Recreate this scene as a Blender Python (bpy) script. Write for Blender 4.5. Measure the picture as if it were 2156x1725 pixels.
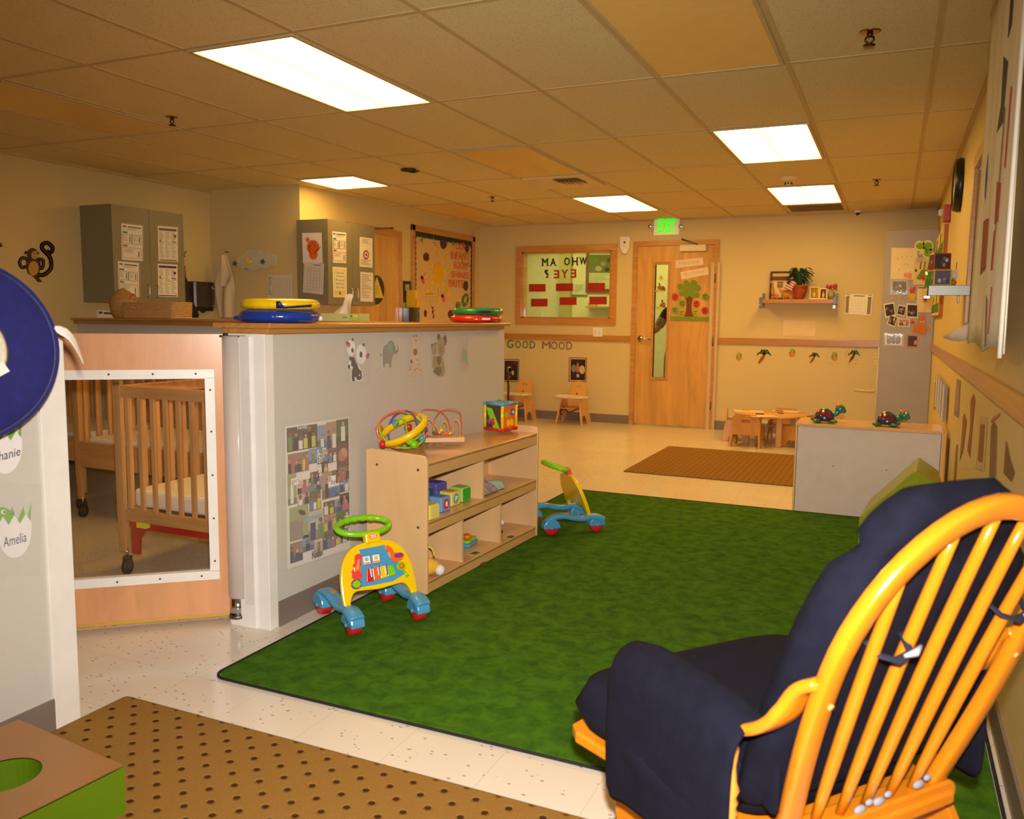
import bpy, bmesh, math, random
from mathutils import Vector, Matrix
PI=math.pi; sin=math.sin; cos=math.cos; R=math.radians
random.seed(7)
sc=bpy.context.scene; C=sc.collection
for o in list(bpy.data.objects): bpy.data.objects.remove(o)
# ---------------------------------------------------------------- camera
CAM=Vector((0,0,1.273)); F=1770.17; YAW,PIT,ROL=0.4237,-0.1086,0.0108
_f=Vector((-sin(YAW)*cos(PIT),cos(YAW)*cos(PIT),sin(PIT)))
_r=Vector((cos(YAW),sin(YAW),0)); _u=_r.cross(_f)
_R=cos(ROL)*_r+sin(ROL)*_u; _U=-sin(ROL)*_r+cos(ROL)*_u
cd=bpy.data.cameras.new('camera'); cam=bpy.data.objects.new('camera',cd); C.objects.link(cam)
m=Matrix.Identity(4)
for i in range(3): m[i][0]=_R[i]; m[i][1]=_U[i]; m[i][2]=-_f[i]; m[i][3]=CAM[i]
cam.matrix_world=m; cd.sensor_fit='HORIZONTAL'; cd.sensor_width=36; cd.lens=36*F/2156; cd.clip_start=.05
cd.dof.use_dof=True; cd.dof.focus_distance=4.2; cd.dof.aperture_fstop=4.5
sc.camera=cam
# ---------------------------------------------------------------- world, exposure, camera flash
w=bpy.data.worlds.new('world'); sc.world=w; w.use_nodes=True
w.node_tree.nodes['Background'].inputs[0].default_value=(1,.72,.42,1); w.node_tree.nodes['Background'].inputs[1].default_value=.02
vs=sc.view_settings; vs.view_transform='Standard'; vs.look='None'; vs.gamma=1; vs.use_curve_mapping=False; vs.exposure=0.0
PANEL=15.5; PANELCOL=(1,.585,.14)
fl=bpy.data.lights.new('camera_flash','SPOT'); fl.energy=560; fl.color=(1,.94,.87); fl.shadow_soft_size=.03; fl.spot_size=R(98); fl.spot_blend=1.0
flo=bpy.data.objects.new('camera_flash',fl); C.objects.link(flo); flo.matrix_world=Matrix.Translation(_U*.13+_R*.02)@m@Matrix.Rotation(R(-8),4,'X')
H=2.445; XL=-6.0; XS=-4.94; XR=.355; YB=9.87; YJ=6.25; XW=-2.24; YW=4.76
# ---------------------------------------------------------------- pixel -> world plane
def ray(x,y): return (_R*((x-1078)/F)-_U*((y-862.5)/F)+_f)
def U(x,y,ax,val):
    d=ray(x,y); return CAM+d*((val-CAM[ax])/d[ax])
class PL:
    """a real plane of the room; points read off the photograph are laid on it"""
    def __init__(s,p0,n): s.p0=Vector(p0); s.n=Vector(n).normalized()
    def P(s,x,y,d=0):
        r=ray(x,y); t=(s.n.dot(s.p0-CAM))/s.n.dot(r); return CAM+r*t+s.n*d
    def D(s,dist): return PL(s.p0+s.n*dist,s.n)
pl_back=PL((0,YB,0),(0,-1,0)); pl_half=PL((XW,0,0),(1,0,0)); pl_near=PL((-2.27,0,0),(1,0,0))
pl_side=PL((XS,0,0),(1,0,0)); pl_jog=PL((0,YJ,0),(0,-1,0)); pl_left=PL((XL,0,0),(1,0,0)); pl_right=PL((XR,0,0),(-1,0,0))
# ---------------------------------------------------------------- materials
def lin(c):
    return tuple(((v/255)/12.92 if v/255<=.04045 else ((v/255+.055)/1.055)**2.4) for v in c)+(1,)
MATS={}
def M(name,rgb=(200,200,200),rough=.5,metal=0.,spec=.5,noise=None,bump=None,coat=0,emit=None,trans=0,wood=None,alpha=1,sheen=0):
    if name in MATS: return MATS[name]
    mt=bpy.data.materials.new(name); mt.use_nodes=True; nt=mt.node_tree; b=nt.nodes['Principled BSDF']
    col=lin(rgb); b.inputs['Base Color'].default_value=col
    b.inputs['Roughness'].default_value=rough; b.inputs['Metallic'].default_value=metal
    b.inputs['Specular IOR Level'].default_value=spec
    if coat: b.inputs['Coat Weight'].default_value=coat; b.inputs['Coat Roughness'].default_value=.08
    if trans: b.inputs['Transmission Weight'].default_value=trans
    if sheen: b.inputs['Sheen Weight'].default_value=sheen; b.inputs['Sheen Roughness'].default_value=.4
    if alpha<1: b.inputs['Alpha'].default_value=alpha
    if emit: b.inputs['Emission Color'].default_value=lin(emit[0]); b.inputs['Emission Strength'].default_value=emit[1]
    tc=nt.nodes.new('ShaderNodeTexCoord')
    def mapn(scale):
        mp=nt.nodes.new('ShaderNodeMapping'); mp.inputs['Scale'].default_value=scale if hasattr(scale,'__len__') else (scale,)*3
        nt.links.new(tc.outputs['Object'],mp.inputs[0]); return mp
    if wood is None and noise is None: noise=(12,.035)
    if wood:
        sc_,amt=wood; mp=mapn(sc_); n=nt.nodes.new('ShaderNodeTexNoise'); n.inputs['Scale'].default_value=1; n.inputs['Detail'].default_value=6; n.inputs['Roughness'].default_value=.6; n.inputs['Distortion'].default_value=.6
        nt.links.new(mp.outputs[0],n.inputs['Vector'])
    else:
        s_,amt=noise; mp=mapn(s_); n=nt.nodes.new('ShaderNodeTexNoise'); n.inputs['Scale'].default_value=1; n.inputs['Detail'].default_value=3
        nt.links.new(mp.outputs[0],n.inputs['Vector'])
    cr=nt.nodes.new('ShaderNodeValToRGB'); e=cr.color_ramp.elements
    e[0].position=.3; e[1].position=.7
    e[0].color=tuple(max(0,v*(1-amt)) for v in col[:3])+(1,); e[1].color=tuple(min(1,v*(1+amt)) for v in col[:3])+(1,)
    nt.links.new(n.outputs['Fac'],cr.inputs[0]); nt.links.new(cr.outputs[0],b.inputs['Base Color'])
    if bump:
        bs,st=bump; mp2=mapn(bs); n2=nt.nodes.new('ShaderNodeTexNoise'); n2.inputs['Scale'].default_value=1; n2.inputs['Detail'].default_value=4
        nt.links.new(mp2.outputs[0],n2.inputs['Vector']); bp=nt.nodes.new('ShaderNodeBump'); bp.inputs['Strength'].default_value=st; bp.inputs['Distance'].default_value=.004
        nt.links.new(n2.outputs['Fac'],bp.inputs['Height']); nt.links.new(bp.outputs[0],b.inputs['Normal'])
    MATS[name]=mt; return mt
def paint(name,rgb,rough=.35): return M(name,rgb,rough)
def pap(rgb):
    return M('paper_%d_%d_%d'%tuple(rgb),rgb,.6,spec=.3)
def node_mat(name,fn,rough=.5):
    mt=bpy.data.materials.new(name); mt.use_nodes=True; nt=mt.node_tree; b=nt.nodes['Principled BSDF']; b.inputs['Roughness'].default_value=rough
    fn(nt,b); MATS[name]=mt; return mt
def N(nt,t,**k):
    n=nt.nodes.new('ShaderNode'+t)
    for a,v in k.items(): setattr(n,a,v)
    return n
def math_(nt,op,a,b=None,c=None):
    n=N(nt,'Math',operation=op)
    for i,v in enumerate((a,b,c)):
        if v is None: continue
        if isinstance(v,(int,float)): n.inputs[i].default_value=v
        else: nt.links.new(v,n.inputs[i])
    return n.outputs[0]
def mixc(nt,fac,a,b):
    n=N(nt,'Mix',data_type='RGBA')
    for i,v in ((0,fac),(6,a),(7,b)):
        if isinstance(v,tuple): n.inputs[i].default_value=v
        elif isinstance(v,(int,float)): n.inputs[i].default_value=v
        else: nt.links.new(v,n.inputs[i])
    return n.outputs[2]
# floor: vinyl composition tile with flecks and seams
def _floor(nt,b):
    tc=N(nt,'TexCoord'); s=N(nt,'SeparateXYZ'); nt.links.new(tc.outputs['Object'],s.inputs[0])
    def line(o,off):
        f=math_(nt,'FRACT',math_(nt,'MULTIPLY',math_(nt,'ADD',o,off),1/.3048)); return math_(nt,'LESS_THAN',f,.007)
    L=math_(nt,'MAXIMUM',line(s.outputs[0],10.12),line(s.outputs[1],10.05))
    mp=N(nt,'Mapping'); mp.inputs['Scale'].default_value=(50,95,1); mp.inputs['Rotation'].default_value=(0,0,.5); nt.links.new(tc.outputs['Object'],mp.inputs[0])
    v=N(nt,'TexVoronoi'); v.inputs['Scale'].default_value=1; nt.links.new(mp.outputs[0],v.inputs['Vector'])
    hs=N(nt,'SeparateColor'); nt.links.new(v.outputs['Color'],hs.inputs[0])
    fleck=math_(nt,'MULTIPLY',math_(nt,'LESS_THAN',v.outputs['Distance'],.30),math_(nt,'GREATER_THAN',hs.outputs[0],.90))
    n=N(nt,'TexNoise'); n.inputs['Scale'].default_value=2.2; nt.links.new(tc.outputs['Object'],n.inputs['Vector'])
    base=mixc(nt,n.outputs['Fac'],lin((214,202,184)),lin((226,214,196)))
    c1=mixc(nt,math_(nt,'MULTIPLY',fleck,.75),base,lin((104,96,84)))
    c2=mixc(nt,math_(nt,'MULTIPLY',L,.30),c1,lin((120,108,90)))
    nt.links.new(c2,b.inputs['Base Color']); b.inputs['Roughness'].default_value=.16; b.inputs['Specular IOR Level'].default_value=.5
    n2=N(nt,'TexNoise'); n2.inputs['Scale'].default_value=3; nt.links.new(tc.outputs['Object'],n2.inputs['Vector'])
    bp=N(nt,'Bump'); bp.inputs['Strength'].default_value=.12; bp.inputs['Distance'].default_value=.01; nt.links.new(n2.outputs['Fac'],bp.inputs['Height']); nt.links.new(bp.outputs[0],b.inputs['Normal'])
node_mat('vinyl_floor',_floor)
def _ceil(nt,b):
    tc=N(nt,'TexCoord')
    def fl(scale,th,rot):
        mp=N(nt,'Mapping'); mp.inputs['Scale'].default_value=scale; mp.inputs['Rotation'].default_value=(0,0,rot); nt.links.new(tc.outputs['Object'],mp.inputs[0])
        v=N(nt,'TexVoronoi'); v.inputs['Scale'].default_value=1; nt.links.new(mp.outputs[0],v.inputs['Vector']); h=N(nt,'SeparateColor'); nt.links.new(v.outputs['Color'],h.inputs[0])
        return math_(nt,'MULTIPLY',math_(nt,'LESS_THAN',v.outputs['Distance'],th),math_(nt,'GREATER_THAN',h.outputs[1],.62))
    f=math_(nt,'MAXIMUM',fl((150,80,1),.26,.2),fl((70,120,1),.2,1.1))
    c=mixc(nt,math_(nt,'MULTIPLY',f,.55),lin((222,204,152)),lin((120,96,60)))
    nt.links.new(c,b.inputs['Base Color']); b.inputs['Roughness'].default_value=.9
    bp=N(nt,'Bump',invert=True); bp.inputs['Strength'].default_value=.5; bp.inputs['Distance'].default_value=.002; nt.links.new(f,bp.inputs['Height']); nt.links.new(bp.outputs[0],b.inputs['Normal'])
node_mat('ceiling_tile',_ceil)
def _rug(nt,b):
    tc=N(nt,'TexCoord')
    n=N(nt,'TexNoise'); n.inputs['Scale'].default_value=15; n.inputs['Detail'].default_value=6; n.inputs['Roughness'].default_value=.62; n.inputs['Distortion'].default_value=.5; nt.links.new(tc.outputs['Object'],n.inputs['Vector'])
    cr=N(nt,'ValToRGB'); nt.links.new(n.outputs['Fac'],cr.inputs[0]); e=cr.color_ramp.elements; e[0].position=.34; e[1].position=.62; e[0].color=lin((52,86,11)); e[1].color=lin((78,118,20))
    n2=N(nt,'TexNoise'); n2.inputs['Scale'].default_value=420; n2.inputs['Detail'].default_value=2; nt.links.new(tc.outputs['Object'],n2.inputs['Vector'])
    c=mixc(nt,math_(nt,'MULTIPLY',n2.outputs['Fac'],.35),cr.outputs[0],lin((24,52,8)))
    nt.links.new(c,b.inputs['Base Color']); b.inputs['Roughness'].default_value=.95; b.inputs['Specular IOR Level'].default_value=.1
    b.inputs['Sheen Weight'].default_value=.15; b.inputs['Sheen Tint'].default_value=lin((60,130,40))
    h=math_(nt,'ADD',n2.outputs['Fac'],math_(nt,'MULTIPLY',n.outputs['Fac'],2.5))
    bp=N(nt,'Bump'); bp.inputs['Strength'].default_value=.55; bp.inputs['Distance'].default_value=.006; nt.links.new(h,bp.inputs['Height']); nt.links.new(bp.outputs[0],b.inputs['Normal'])
node_mat('green_carpet',_rug)
def mat_mat(name,c0,c1,dot):
    def fn(nt,b):
        tc=N(nt,'TexCoord'); s=N(nt,'SeparateXYZ'); nt.links.new(tc.outputs['Object'],s.inputs[0])
        def lat(ox,oy):
            a=math_(nt,'SUBTRACT',math_(nt,'FRACT',math_(nt,'ADD',math_(nt,'MULTIPLY',s.outputs[0],1/.0955),20+ox)),.5)
            d=math_(nt,'SUBTRACT',math_(nt,'FRACT',math_(nt,'ADD',math_(nt,'MULTIPLY',s.outputs[1],1/.0875),20+oy)),.5)
            return math_(nt,'POWER',math_(nt,'ADD',math_(nt,'POWER',a,2),math_(nt,'POWER',d,2)),.5)
        dd=math_(nt,'MINIMUM',lat(.1,.1),lat(.6,.6)); k=math_(nt,'LESS_THAN',dd,.10)
        n=N(nt,'TexNoise'); n.inputs['Scale'].default_value=260; n.inputs['Detail'].default_value=3; nt.links.new(tc.outputs['Object'],n.inputs['Vector'])
        base=mixc(nt,n.outputs['Fac'],lin(c0),lin(c1)); c=mixc(nt,math_(nt,'MULTIPLY',k,.95),base,lin(dot)); nt.links.new(c,b.inputs['Base Color'])
        b.inputs['Roughness'].default_value=.95; b.inputs['Specular IOR Level'].default_value=.15
        h=math_(nt,'ADD',math_(nt,'MULTIPLY',math_(nt,'MINIMUM',dd,.16),30),n.outputs['Fac'])
        bp=N(nt,'Bump'); bp.inputs['Strength'].default_value=.6; bp.inputs['Distance'].default_value=.002; nt.links.new(h,bp.inputs['Height']); nt.links.new(bp.outputs[0],b.inputs['Normal'])
    return node_mat(name,fn)
mat_mat('tan_mat',(116,82,34),(160,118,56),(62,32,10))
# lit diffuser: two tubes behind the lens
def _panel(nt,b):
    tc=N(nt,'TexCoord'); s=N(nt,'SeparateXYZ'); nt.links.new(tc.outputs['Generated'],s.inputs[0])
    w_=math_(nt,'ABSOLUTE',math_(nt,'SINE',math_(nt,'MULTIPLY',s.outputs[0],2*PI)))
    st=math_(nt,'MULTIPLY',math_(nt,'ADD',.30,math_(nt,'MULTIPLY',w_,1.0)),PANEL)
    out=nt.nodes['Material Output']; em=N(nt,'Emission'); em.inputs[0].default_value=PANELCOL+(1,); nt.links.new(st,em.inputs[1]); nt.links.new(em.outputs[0],out.inputs[0])
node_mat('lit_diffuser',_panel)
WALL=M('wall_paint',(208,188,134),.55,noise=(90,.015),bump=(220,.12))
WALLG=M('half_wall_paint',(196,190,180),.45,noise=(60,.012),bump=(260,.10))
BASE=M('vinyl_baseboard',(122,108,98),.4)
OAK=M('oak_trim',(190,134,68),.32,wood=((3,3,60),.22),coat=.3)
OAKY=M('oak_trim_long',(176,120,60),.3,wood=((30,1.5,60),.2),coat=.3)
OAKX=M('oak_trim_across',(178,122,60),.3,wood=((1.5,30,60),.2),coat=.3)
DOORW=M('door_veneer',(204,154,86),.3,wood=((9,9,1.1),.22),coat=.25)
MAPLE=M('maple_ply',(222,178,124),.32,wood=((7,7,1.5),.07),coat=.25)
MAPY=M('maple_ply_long',(214,166,104),.25,wood=((9,1.2,9),.08),coat=.35)
BIRCH=M('birch_gate',(206,146,100),.28,wood=((14,14,2.0),.12),coat=.4)
CRIBW=M('crib_wood',(206,154,96),.35,wood=((16,16,1.6),.2),coat=.2)
CRIBH=M('crib_wood_rail',(200,148,90),.35,wood=((1.8,20,24),.2),coat=.2)
HONEY=M('honey_lacquer',(214,126,22),.22,wood=((5,5,5),.10),coat=.5)
NAVY=M('navy_canvas',(18,18,32),.9,noise=(26,.2),bump=(500,.35),spec=.15)
WHITEP=M('white_gloss_paint',(226,220,212),.35)
CREAM=M('cream_plastic',(220,206,180),.4)
CHROME=M('chrome',(200,200,200),.18,metal=1)
STEEL=M('brushed_steel',(118,116,108),.42,metal=1)
BLK=M('black_plastic',(18,17,18),.35)
RUB=M('black_rubber',(28,26,26),.6)
GREYL=M('grey_laminate',(130,122,98),.42,noise=(30,.02))
GREYM=M('grey_metal_door',(150,142,134),.4,noise=(8,.03))
YEL=M('yellow_plastic',(238,196,10),.25,coat=.3)
SKY=M('sky_blue_plastic',(74,148,190),.28,coat=.3)
LIME=M('lime_plastic',(128,200,16),.25,coat=.3)
RED=M('red_plastic',(206,32,34),.25,coat=.3)
ORG=M('orange_plastic',(238,104,14),.25,coat=.3)
PUR=M('purple_plastic',(108,76,150),.3,coat=.3)
CORAL=M('coral_plastic',(232,92,76),.28,coat=.3)
GRN=M('green_plastic',(26,130,70),.3,coat=.3)
BLU=M('blue_plastic',(30,60,150),.3,coat=.3)
WHT=M('white_plastic',(232,228,220),.35)
MATT=M('mattress_cloth',(232,222,214),.7,bump=(60,.2))
SCREW=M('screw_steel',(120,116,110),.3,metal=1)
def pane(name,ref,rough,tint):
    def fn(nt,b):
        out=nt.nodes['Material Output']; tr=N(nt,'BsdfTransparent'); tr.inputs[0].default_value=tint; gl=N(nt,'BsdfGlossy'); gl.inputs['Roughness'].default_value=rough
        lw=N(nt,'LayerWeight'); lw.inputs[0].default_value=.25; tc=N(nt,'TexCoord'); mp=N(nt,'Mapping'); mp.inputs['Scale'].default_value=(5,5,60); mp.inputs['Rotation'].default_value=(.5,.9,.4); nt.links.new(tc.outputs['Object'],mp.inputs[0]); n=N(nt,'TexNoise'); n.inputs['Scale'].default_value=3; n.inputs['Detail'].default_value=4; nt.links.new(mp.outputs[0],n.inputs['Vector'])
        sc=math_(nt,'MULTIPLY',math_(nt,'GREATER_THAN',n.outputs['Fac'],.70),ref*2)
        f=math_(nt,'ADD',math_(nt,'ADD',ref,sc),math_(nt,'MULTIPLY',lw.outputs['Fresnel'],.5)); mx=N(nt,'MixShader'); nt.links.new(f,mx.inputs[0]); nt.links.new(tr.outputs[0],mx.inputs[1]); nt.links.new(gl.outputs[0],mx.inputs[2]); nt.links.new(mx.outputs[0],out.inputs[0])
    return node_mat(name,fn)
GLASS=pane('window_glass',.015,.02,(.97,.98,.94,1)); ACRY=pane('scratched_acrylic',.05,.12,(.96,.95,.92,1))
FILM=M('clear_tape_film',(230,226,220),.12,alpha=.08,noise=(1,.0),spec=.8)
# ---------------------------------------------------------------- mesh builder
class MB:
    def __init__(s,X=None): s.v=[];s.f=[];s.mi=[];s.sm=[];s.ms=[];s.X=X
    def mid(s,m):
        if m not in s.ms: s.ms.append(m)
        return s.ms.index(m)
    def add(s,vs,fs,m,smooth=False,X=None):
        b=len(s.v)
        for v in vs:
            v=Vector(v)
            if X is not None: v=X@v
            if s.X is not None: v=s.X@v
            s.v.append(v)
        i=s.mid(m)
        for f in fs: s.f.append([b+k for k in f]); s.mi.append(i); s.sm.append(smooth)
        return s
    def box(s,a,b,m,X=None):
        x0,y0,z0=a;x1,y1,z1=b
        if x0>x1:x0,x1=x1,x0
        if y0>y1:y0,y1=y1,y0
        if z0>z1:z0,z1=z1,z0
        return s.add([(x0,y0,z0),(x1,y0,z0),(x1,y1,z0),(x0,y1,z0),(x0,y0,z1),(x1,y0,z1),(x1,y1,z1),(x0,y1,z1)],
            [(0,3,2,1),(4,5,6,7),(0,1,5,4),(1,2,6,5),(2,3,7,6),(3,0,4,7)],m,X=X)
    def ring_sweep(s,rings,m,cap=True,smooth=True,closed=False,X=None):
        n=len(rings[0]); vs=[p for r in rings for p in r]; fs=[]
        K=len(rings); 
        for i in range(K if closed else K-1):
            j=(i+1)%K
            for k in range(n):
                l=(k+1)%n; fs.append((i*n+k,i*n+l,j*n+l,j*n+k))
        if cap and not closed: fs.append(tuple(range(n-1,-1,-1))); fs.append(tuple((K-1)*n+k for k in range(n)))
        return s.add(vs,fs,m,smooth,X)
    def tube(s,path,r,m,n=10,closed=False,flat=1.0,X=None,cap=True,up=None):
        path=[Vector(p) for p in path]; K=len(path)
        rr=r if hasattr(r,'__len__') else [r]*K
        rings=[]; prev=Vector(up) if up else None
        for i in range(K):
            a=path[(i-1)%K] if (i>0 or closed) else path[i]; b=path[(i+1)%K] if (i<K-1 or closed) else path[i]
            t=(b-a); t=t.normalized() if t.length>1e-9 else Vector((0,0,1))
            if prev is None: prev=Vector((0,0,1)) if abs(t.z)<.9 else Vector((1,0,0))
            u=(prev-t*prev.dot(t)); u=u.normalized() if u.length>1e-6 else t.orthogonal().normalized()
            v=t.cross(u); prev=u
            rings.append([path[i]+u*(cos(2*PI*k/n)*rr[i]*flat)+v*(sin(2*PI*k/n)*rr[i]) for k in range(n)])
        return s.ring_sweep(rings,m,cap,True,closed,X)
    def cyl(s,a,b,r,m,r2=None,n=16,X=None,smooth=True):
        return s.tube([a,b],[r,r if r2 is None else r2],m,n,X=X)
    def lathe(s,prof,m,c=(0,0,0),n=24,axis='z',X=None,smooth=True):
        rings=[]
        for r,z in prof:
            r=max(r,1e-4); rings.append([Vector((cos(2*PI*k/n)*r,sin(2*PI*k/n)*r,z)) for k in range(n)])
        T=Matrix.Translation(c)
        if axis=='x': T=T@Matrix.Rotation(PI/2,4,'Y')
        if axis=='y': T=T@Matrix.Rotation(-PI/2,4,'X')
        if X is not None: T=X@T
        return s.ring_sweep(rings,m,True,smooth,False,T)
    def ball(s,c,r,m,n=14,X=None,rot=None):
        r3=r if hasattr(r,'__len__') else (r,)*3
        rings=[]
        h=n//2+1
        for i in range(1,h):
            a=PI*i/h; rings.append([Vector((r3[0]*sin(a)*cos(2*PI*k/n),r3[1]*sin(a)*sin(2*PI*k/n),-r3[2]*cos(a))) for k in range(n)])
        T=Matrix.Translation(c)
        if rot: T=T@Matrix.Rotation(rot[0],4,rot[1])
        if X is not None: T=X@T
        K=len(rings); vs=[p for q in rings for p in q]; fs=[]
        for i in range(K-1):
            for k in range(n): l=(k+1)%n; fs.append((i*n+k,i*n+l,(i+1)*n+l,(i+1)*n+k))
        vs+=[Vector((0,0,-r3[2])),Vector((0,0,r3[2]))]; a,b=len(vs)-2,len(vs)-1
        for k in range(n):
            l=(k+1)%n; fs.append((l,k,a)); fs.append(((K-1)*n+k,(K-1)*n+l,b))
        return s.add(vs,fs,m,True,T)
    def prism(s,pts,h,m,X=None,smooth=False):
        """outline (x,y) extruded from z=0 to z=h, placed by X"""
        n=len(pts)
        ar=sum(pts[i][0]*pts[(i+1)%n][1]-pts[(i+1)%n][0]*pts[i][1] for i in range(n))
        if ar<0: pts=pts[::-1]
        vs=[(x,y,0) for x,y in pts]+[(x,y,h) for x,y in pts]
        b=len(s.v); s.add(vs,[tuple(range(n-1,-1,-1)),tuple(range(n,2*n))],m,False,X)
        i=s.mid(m)
        for k in range(n):
            l=(k+1)%n; s.f.append([b+k,b+l,b+n+l,b+n+k]); s.mi.append(i); s.sm.append(smooth)
        return s
    def sheet(s,grid,m,th=.002,X=None):
        """grid of points -> thick smooth sheet"""
        a=len(grid);b=len(grid[0]); g=[[Vector(p) for p in r] for r in grid]
        vs=[p for r in g for p in r]; nn=[]
        for i in range(a):
            for j in range(b):
                du=g[min(i+1,a-1)][j]-g[max(i-1,0)][j]; dv=g[i][min(j+1,b-1)]-g[i][max(j-1,0)]; q=du.cross(dv); nn.append(q.normalized() if q.length>1e-12 else Vector((0,0,1)))
        vs2=[v-n_*th for v,n_ in zip(vs,nn)]; fs=[];o=a*b
        for i in range(a-1):
            for j in range(b-1):
                q=(i*b+j,(i+1)*b+j,(i+1)*b+j+1,i*b+j+1); fs.append(q); fs.append(tuple(o+k for k in q[::-1]))
        bd=[i*b for i in range(a)]+[(a-1)*b+j for j in range(1,b)]+[i*b+b-1 for i in range(a-2,-1,-1)]+[j for j in range(b-2,0,-1)]
        for k in range(len(bd)):
            p,q=bd[k],bd[(k+1)%len(bd)]; fs.append((p,o+p,o+q,q))
        return s.add(vs+vs2,fs,m,True,X)
    # ---- things read off the photograph and laid on a wall plane
    def ppoly(s,pl,pts,m,d=.001,t=.0008):
        P=[pl.P(x,y,d) for x,y in pts]; n=len(P)
        if n<3: return s
        nr=Vector((0,0,0))
        for i in range(n): nr+=P[i].cross(P[(i+1)%n])
        if nr.dot(pl.n)<0: P=P[::-1]
        Q=[p+pl.n*t for p in P]
        return s.add(P+Q,[tuple(range(n-1,-1,-1)),tuple(range(n,2*n))]+[(k,(k+1)%n,n+(k+1)%n,n+k) for k in range(n)],m)
    def pell(s,pl,cx,cy,rx,ry,m,d=.001,rot=0,n=18,t=.0008):
        r=R(rot); return s.ppoly(pl,[(cx+rx*cos(a)*cos(r)-ry*sin(a)*sin(r),cy+rx*cos(a)*sin(r)+ry*sin(a)*cos(r)) for a in [2*PI*k/n for k in range(n)]],m,d,t)
    def pline(s,pl,pts,w,m,d=.001,t=.0008):
        for (x0,y0),(x1,y1) in zip(pts,pts[1:]):
            L=math.hypot(x1-x0,y1-y0) or 1; nx,ny=-(y1-y0)/L*w/2,(x1-x0)/L*w/2; ex,ey=(x1-x0)/L*w*.25,(y1-y0)/L*w*.25
            s.ppoly(pl,[(x0+nx-ex,y0+ny-ey),(x1+nx+ex,y1+ny+ey),(x1-nx+ex,y1-ny+ey),(x0-nx-ex,y0-ny-ey)],m,d,t)
        return s
    def ptext(s,pl,txt,quad,m,d=.001,bold=0,t=.0008):
        """quad: photo points of the text's bottom-left, bottom-right, top-right, top-left"""
        (a,b,c,e)=quad
        if bold:
            g=abs(bold)*math.hypot(e[0]-a[0],e[1]-a[1])*.8 if bold>0 else 0
            for i,(dx,dy) in enumerate(((g,0),(-g,0),(0,g),(0,-g))): s.ptext(pl,txt,[(p[0]+dx,p[1]+dy) for p in quad],m,d+.00003*(i+1),0,t)
        vs,fs=glyphs(txt,0)
        def mp(u,v): return tuple((a[i]*(1-u)+b[i]*u)*(1-v)+(e[i]*(1-u)+c[i]*u)*v for i in (0,1))
        P=[pl.P(*mp(u,v),d+t) for u,v in vs]
        if fs:
            f=fs[0]; nr=(P[f[1]]-P[f[0]]).cross(P[f[2]]-P[f[0]])
            if nr.dot(pl.n)<0: fs=[tuple(reversed(q)) for q in fs]
        return s.add(P,fs,m)
    def plines(s,pl,quad,n,m,d=.001,fill=.45,gap=0,seed=1):
        rg=random.Random(seed); (a,b,c,e)=quad
        def mp(u,v): return tuple((a[i]*(1-u)+b[i]*u)*(1-v)+(e[i]*(1-u)+c[i]*u)*v for i in (0,1))
        for k in range(n):
            v0=1-(k+fill)/n; v1=1-k/n; u=0
            u1=rg.uniform(.6,1) if rg.random()<.8 else rg.uniform(.3,.6)
            s.ppoly(pl,[mp(0,v0),mp(u1,v0),mp(u1,v1),mp(0,v1)],m,d,.0003)
        return s
    def build(s,name,parent=None,label=None,cat=None,group=None,kind=None,bevel=0,sub=0,org=None,bseg=2,smooth=None,weld=False):
        me=bpy.data.meshes.new(name); X=None
        if parent is None and org is None and s.v:
            xs=[v.x for v in s.v];ys=[v.y for v in s.v];zs=[v.z for v in s.v]; org=((min(xs)+max(xs))/2,(min(ys)+max(ys))/2,min(zs))
        o_=Vector(org) if (org is not None and parent is None) else Vector((0,0,0))
        me.from_pydata([v-o_ for v in s.v],[],s.f)
        for mm in s.ms: me.materials.append(mm)
        me.polygons.foreach_set('material_index',s.mi)
        me.polygons.foreach_set('use_smooth',[True]*len(s.sm) if smooth else s.sm)
        me.update()
        ob=bpy.data.objects.new(name,me); C.objects.link(ob); ob.location=o_
        if parent is not None: ob.parent=parent
        if label: ob['label']=label
        if cat: ob['category']=cat
        if group: ob['group']=group
        if kind: ob['kind']=kind
        if weld:
            bm=bmesh.new(); bm.from_mesh(me); bmesh.ops.remove_doubles(bm,verts=bm.verts,dist=1e-4); bm.to_mesh(me); bm.free()
        if bevel:
            md=ob.modifiers.new('b','BEVEL'); md.width=bevel; md.segments=bseg; md.limit_method='ANGLE'; md.angle_limit=R(40)
        if sub:
            md=ob.modifiers.new('s','SUBSURF'); md.levels=sub; md.render_levels=sub
        return ob
_G={}
def glyphs(txt,bold=0):
    k=(txt,bold)
    if k in _G: return _G[k]
    cu=bpy.data.curves.new('t','FONT'); cu.body=txt; cu.offset=bold; cu.resolution_u=3; ob=bpy.data.objects.new('t',cu); C.objects.link(ob)
    dg=bpy.context.evaluated_depsgraph_get(); dg.update(); me=bpy.data.meshes.new_from_object(ob.evaluated_get(dg))
    vs=[v.co.copy() for v in me.vertices]; fs=[tuple(p.vertices) for p in me.polygons]
    bpy.data.objects.remove(ob); bpy.data.meshes.remove(me)
    x0=min(v.x for v in vs);x1=max(v.x for v in vs);y0=min(v.y for v in vs);y1=max(v.y for v in vs)
    _G[k]=([((v.x-x0)/(x1-x0),(v.y-y0)/(y1-y0)) for v in vs],fs); return _G[k]
def thing(name,label,cat,loc=(0,0,0),rz=0,group=None,rot=None):
    o=bpy.data.objects.new(name,None); C.objects.link(o); o.empty_display_size=.1; o.location=loc; o.rotation_euler=rot if rot else (0,0,rz)
    o['label']=label; o['category']=cat
    if group: o['group']=group
    return o
def kids(o): return [c for c in bpy.data.objects if c.parent==o]
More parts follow.
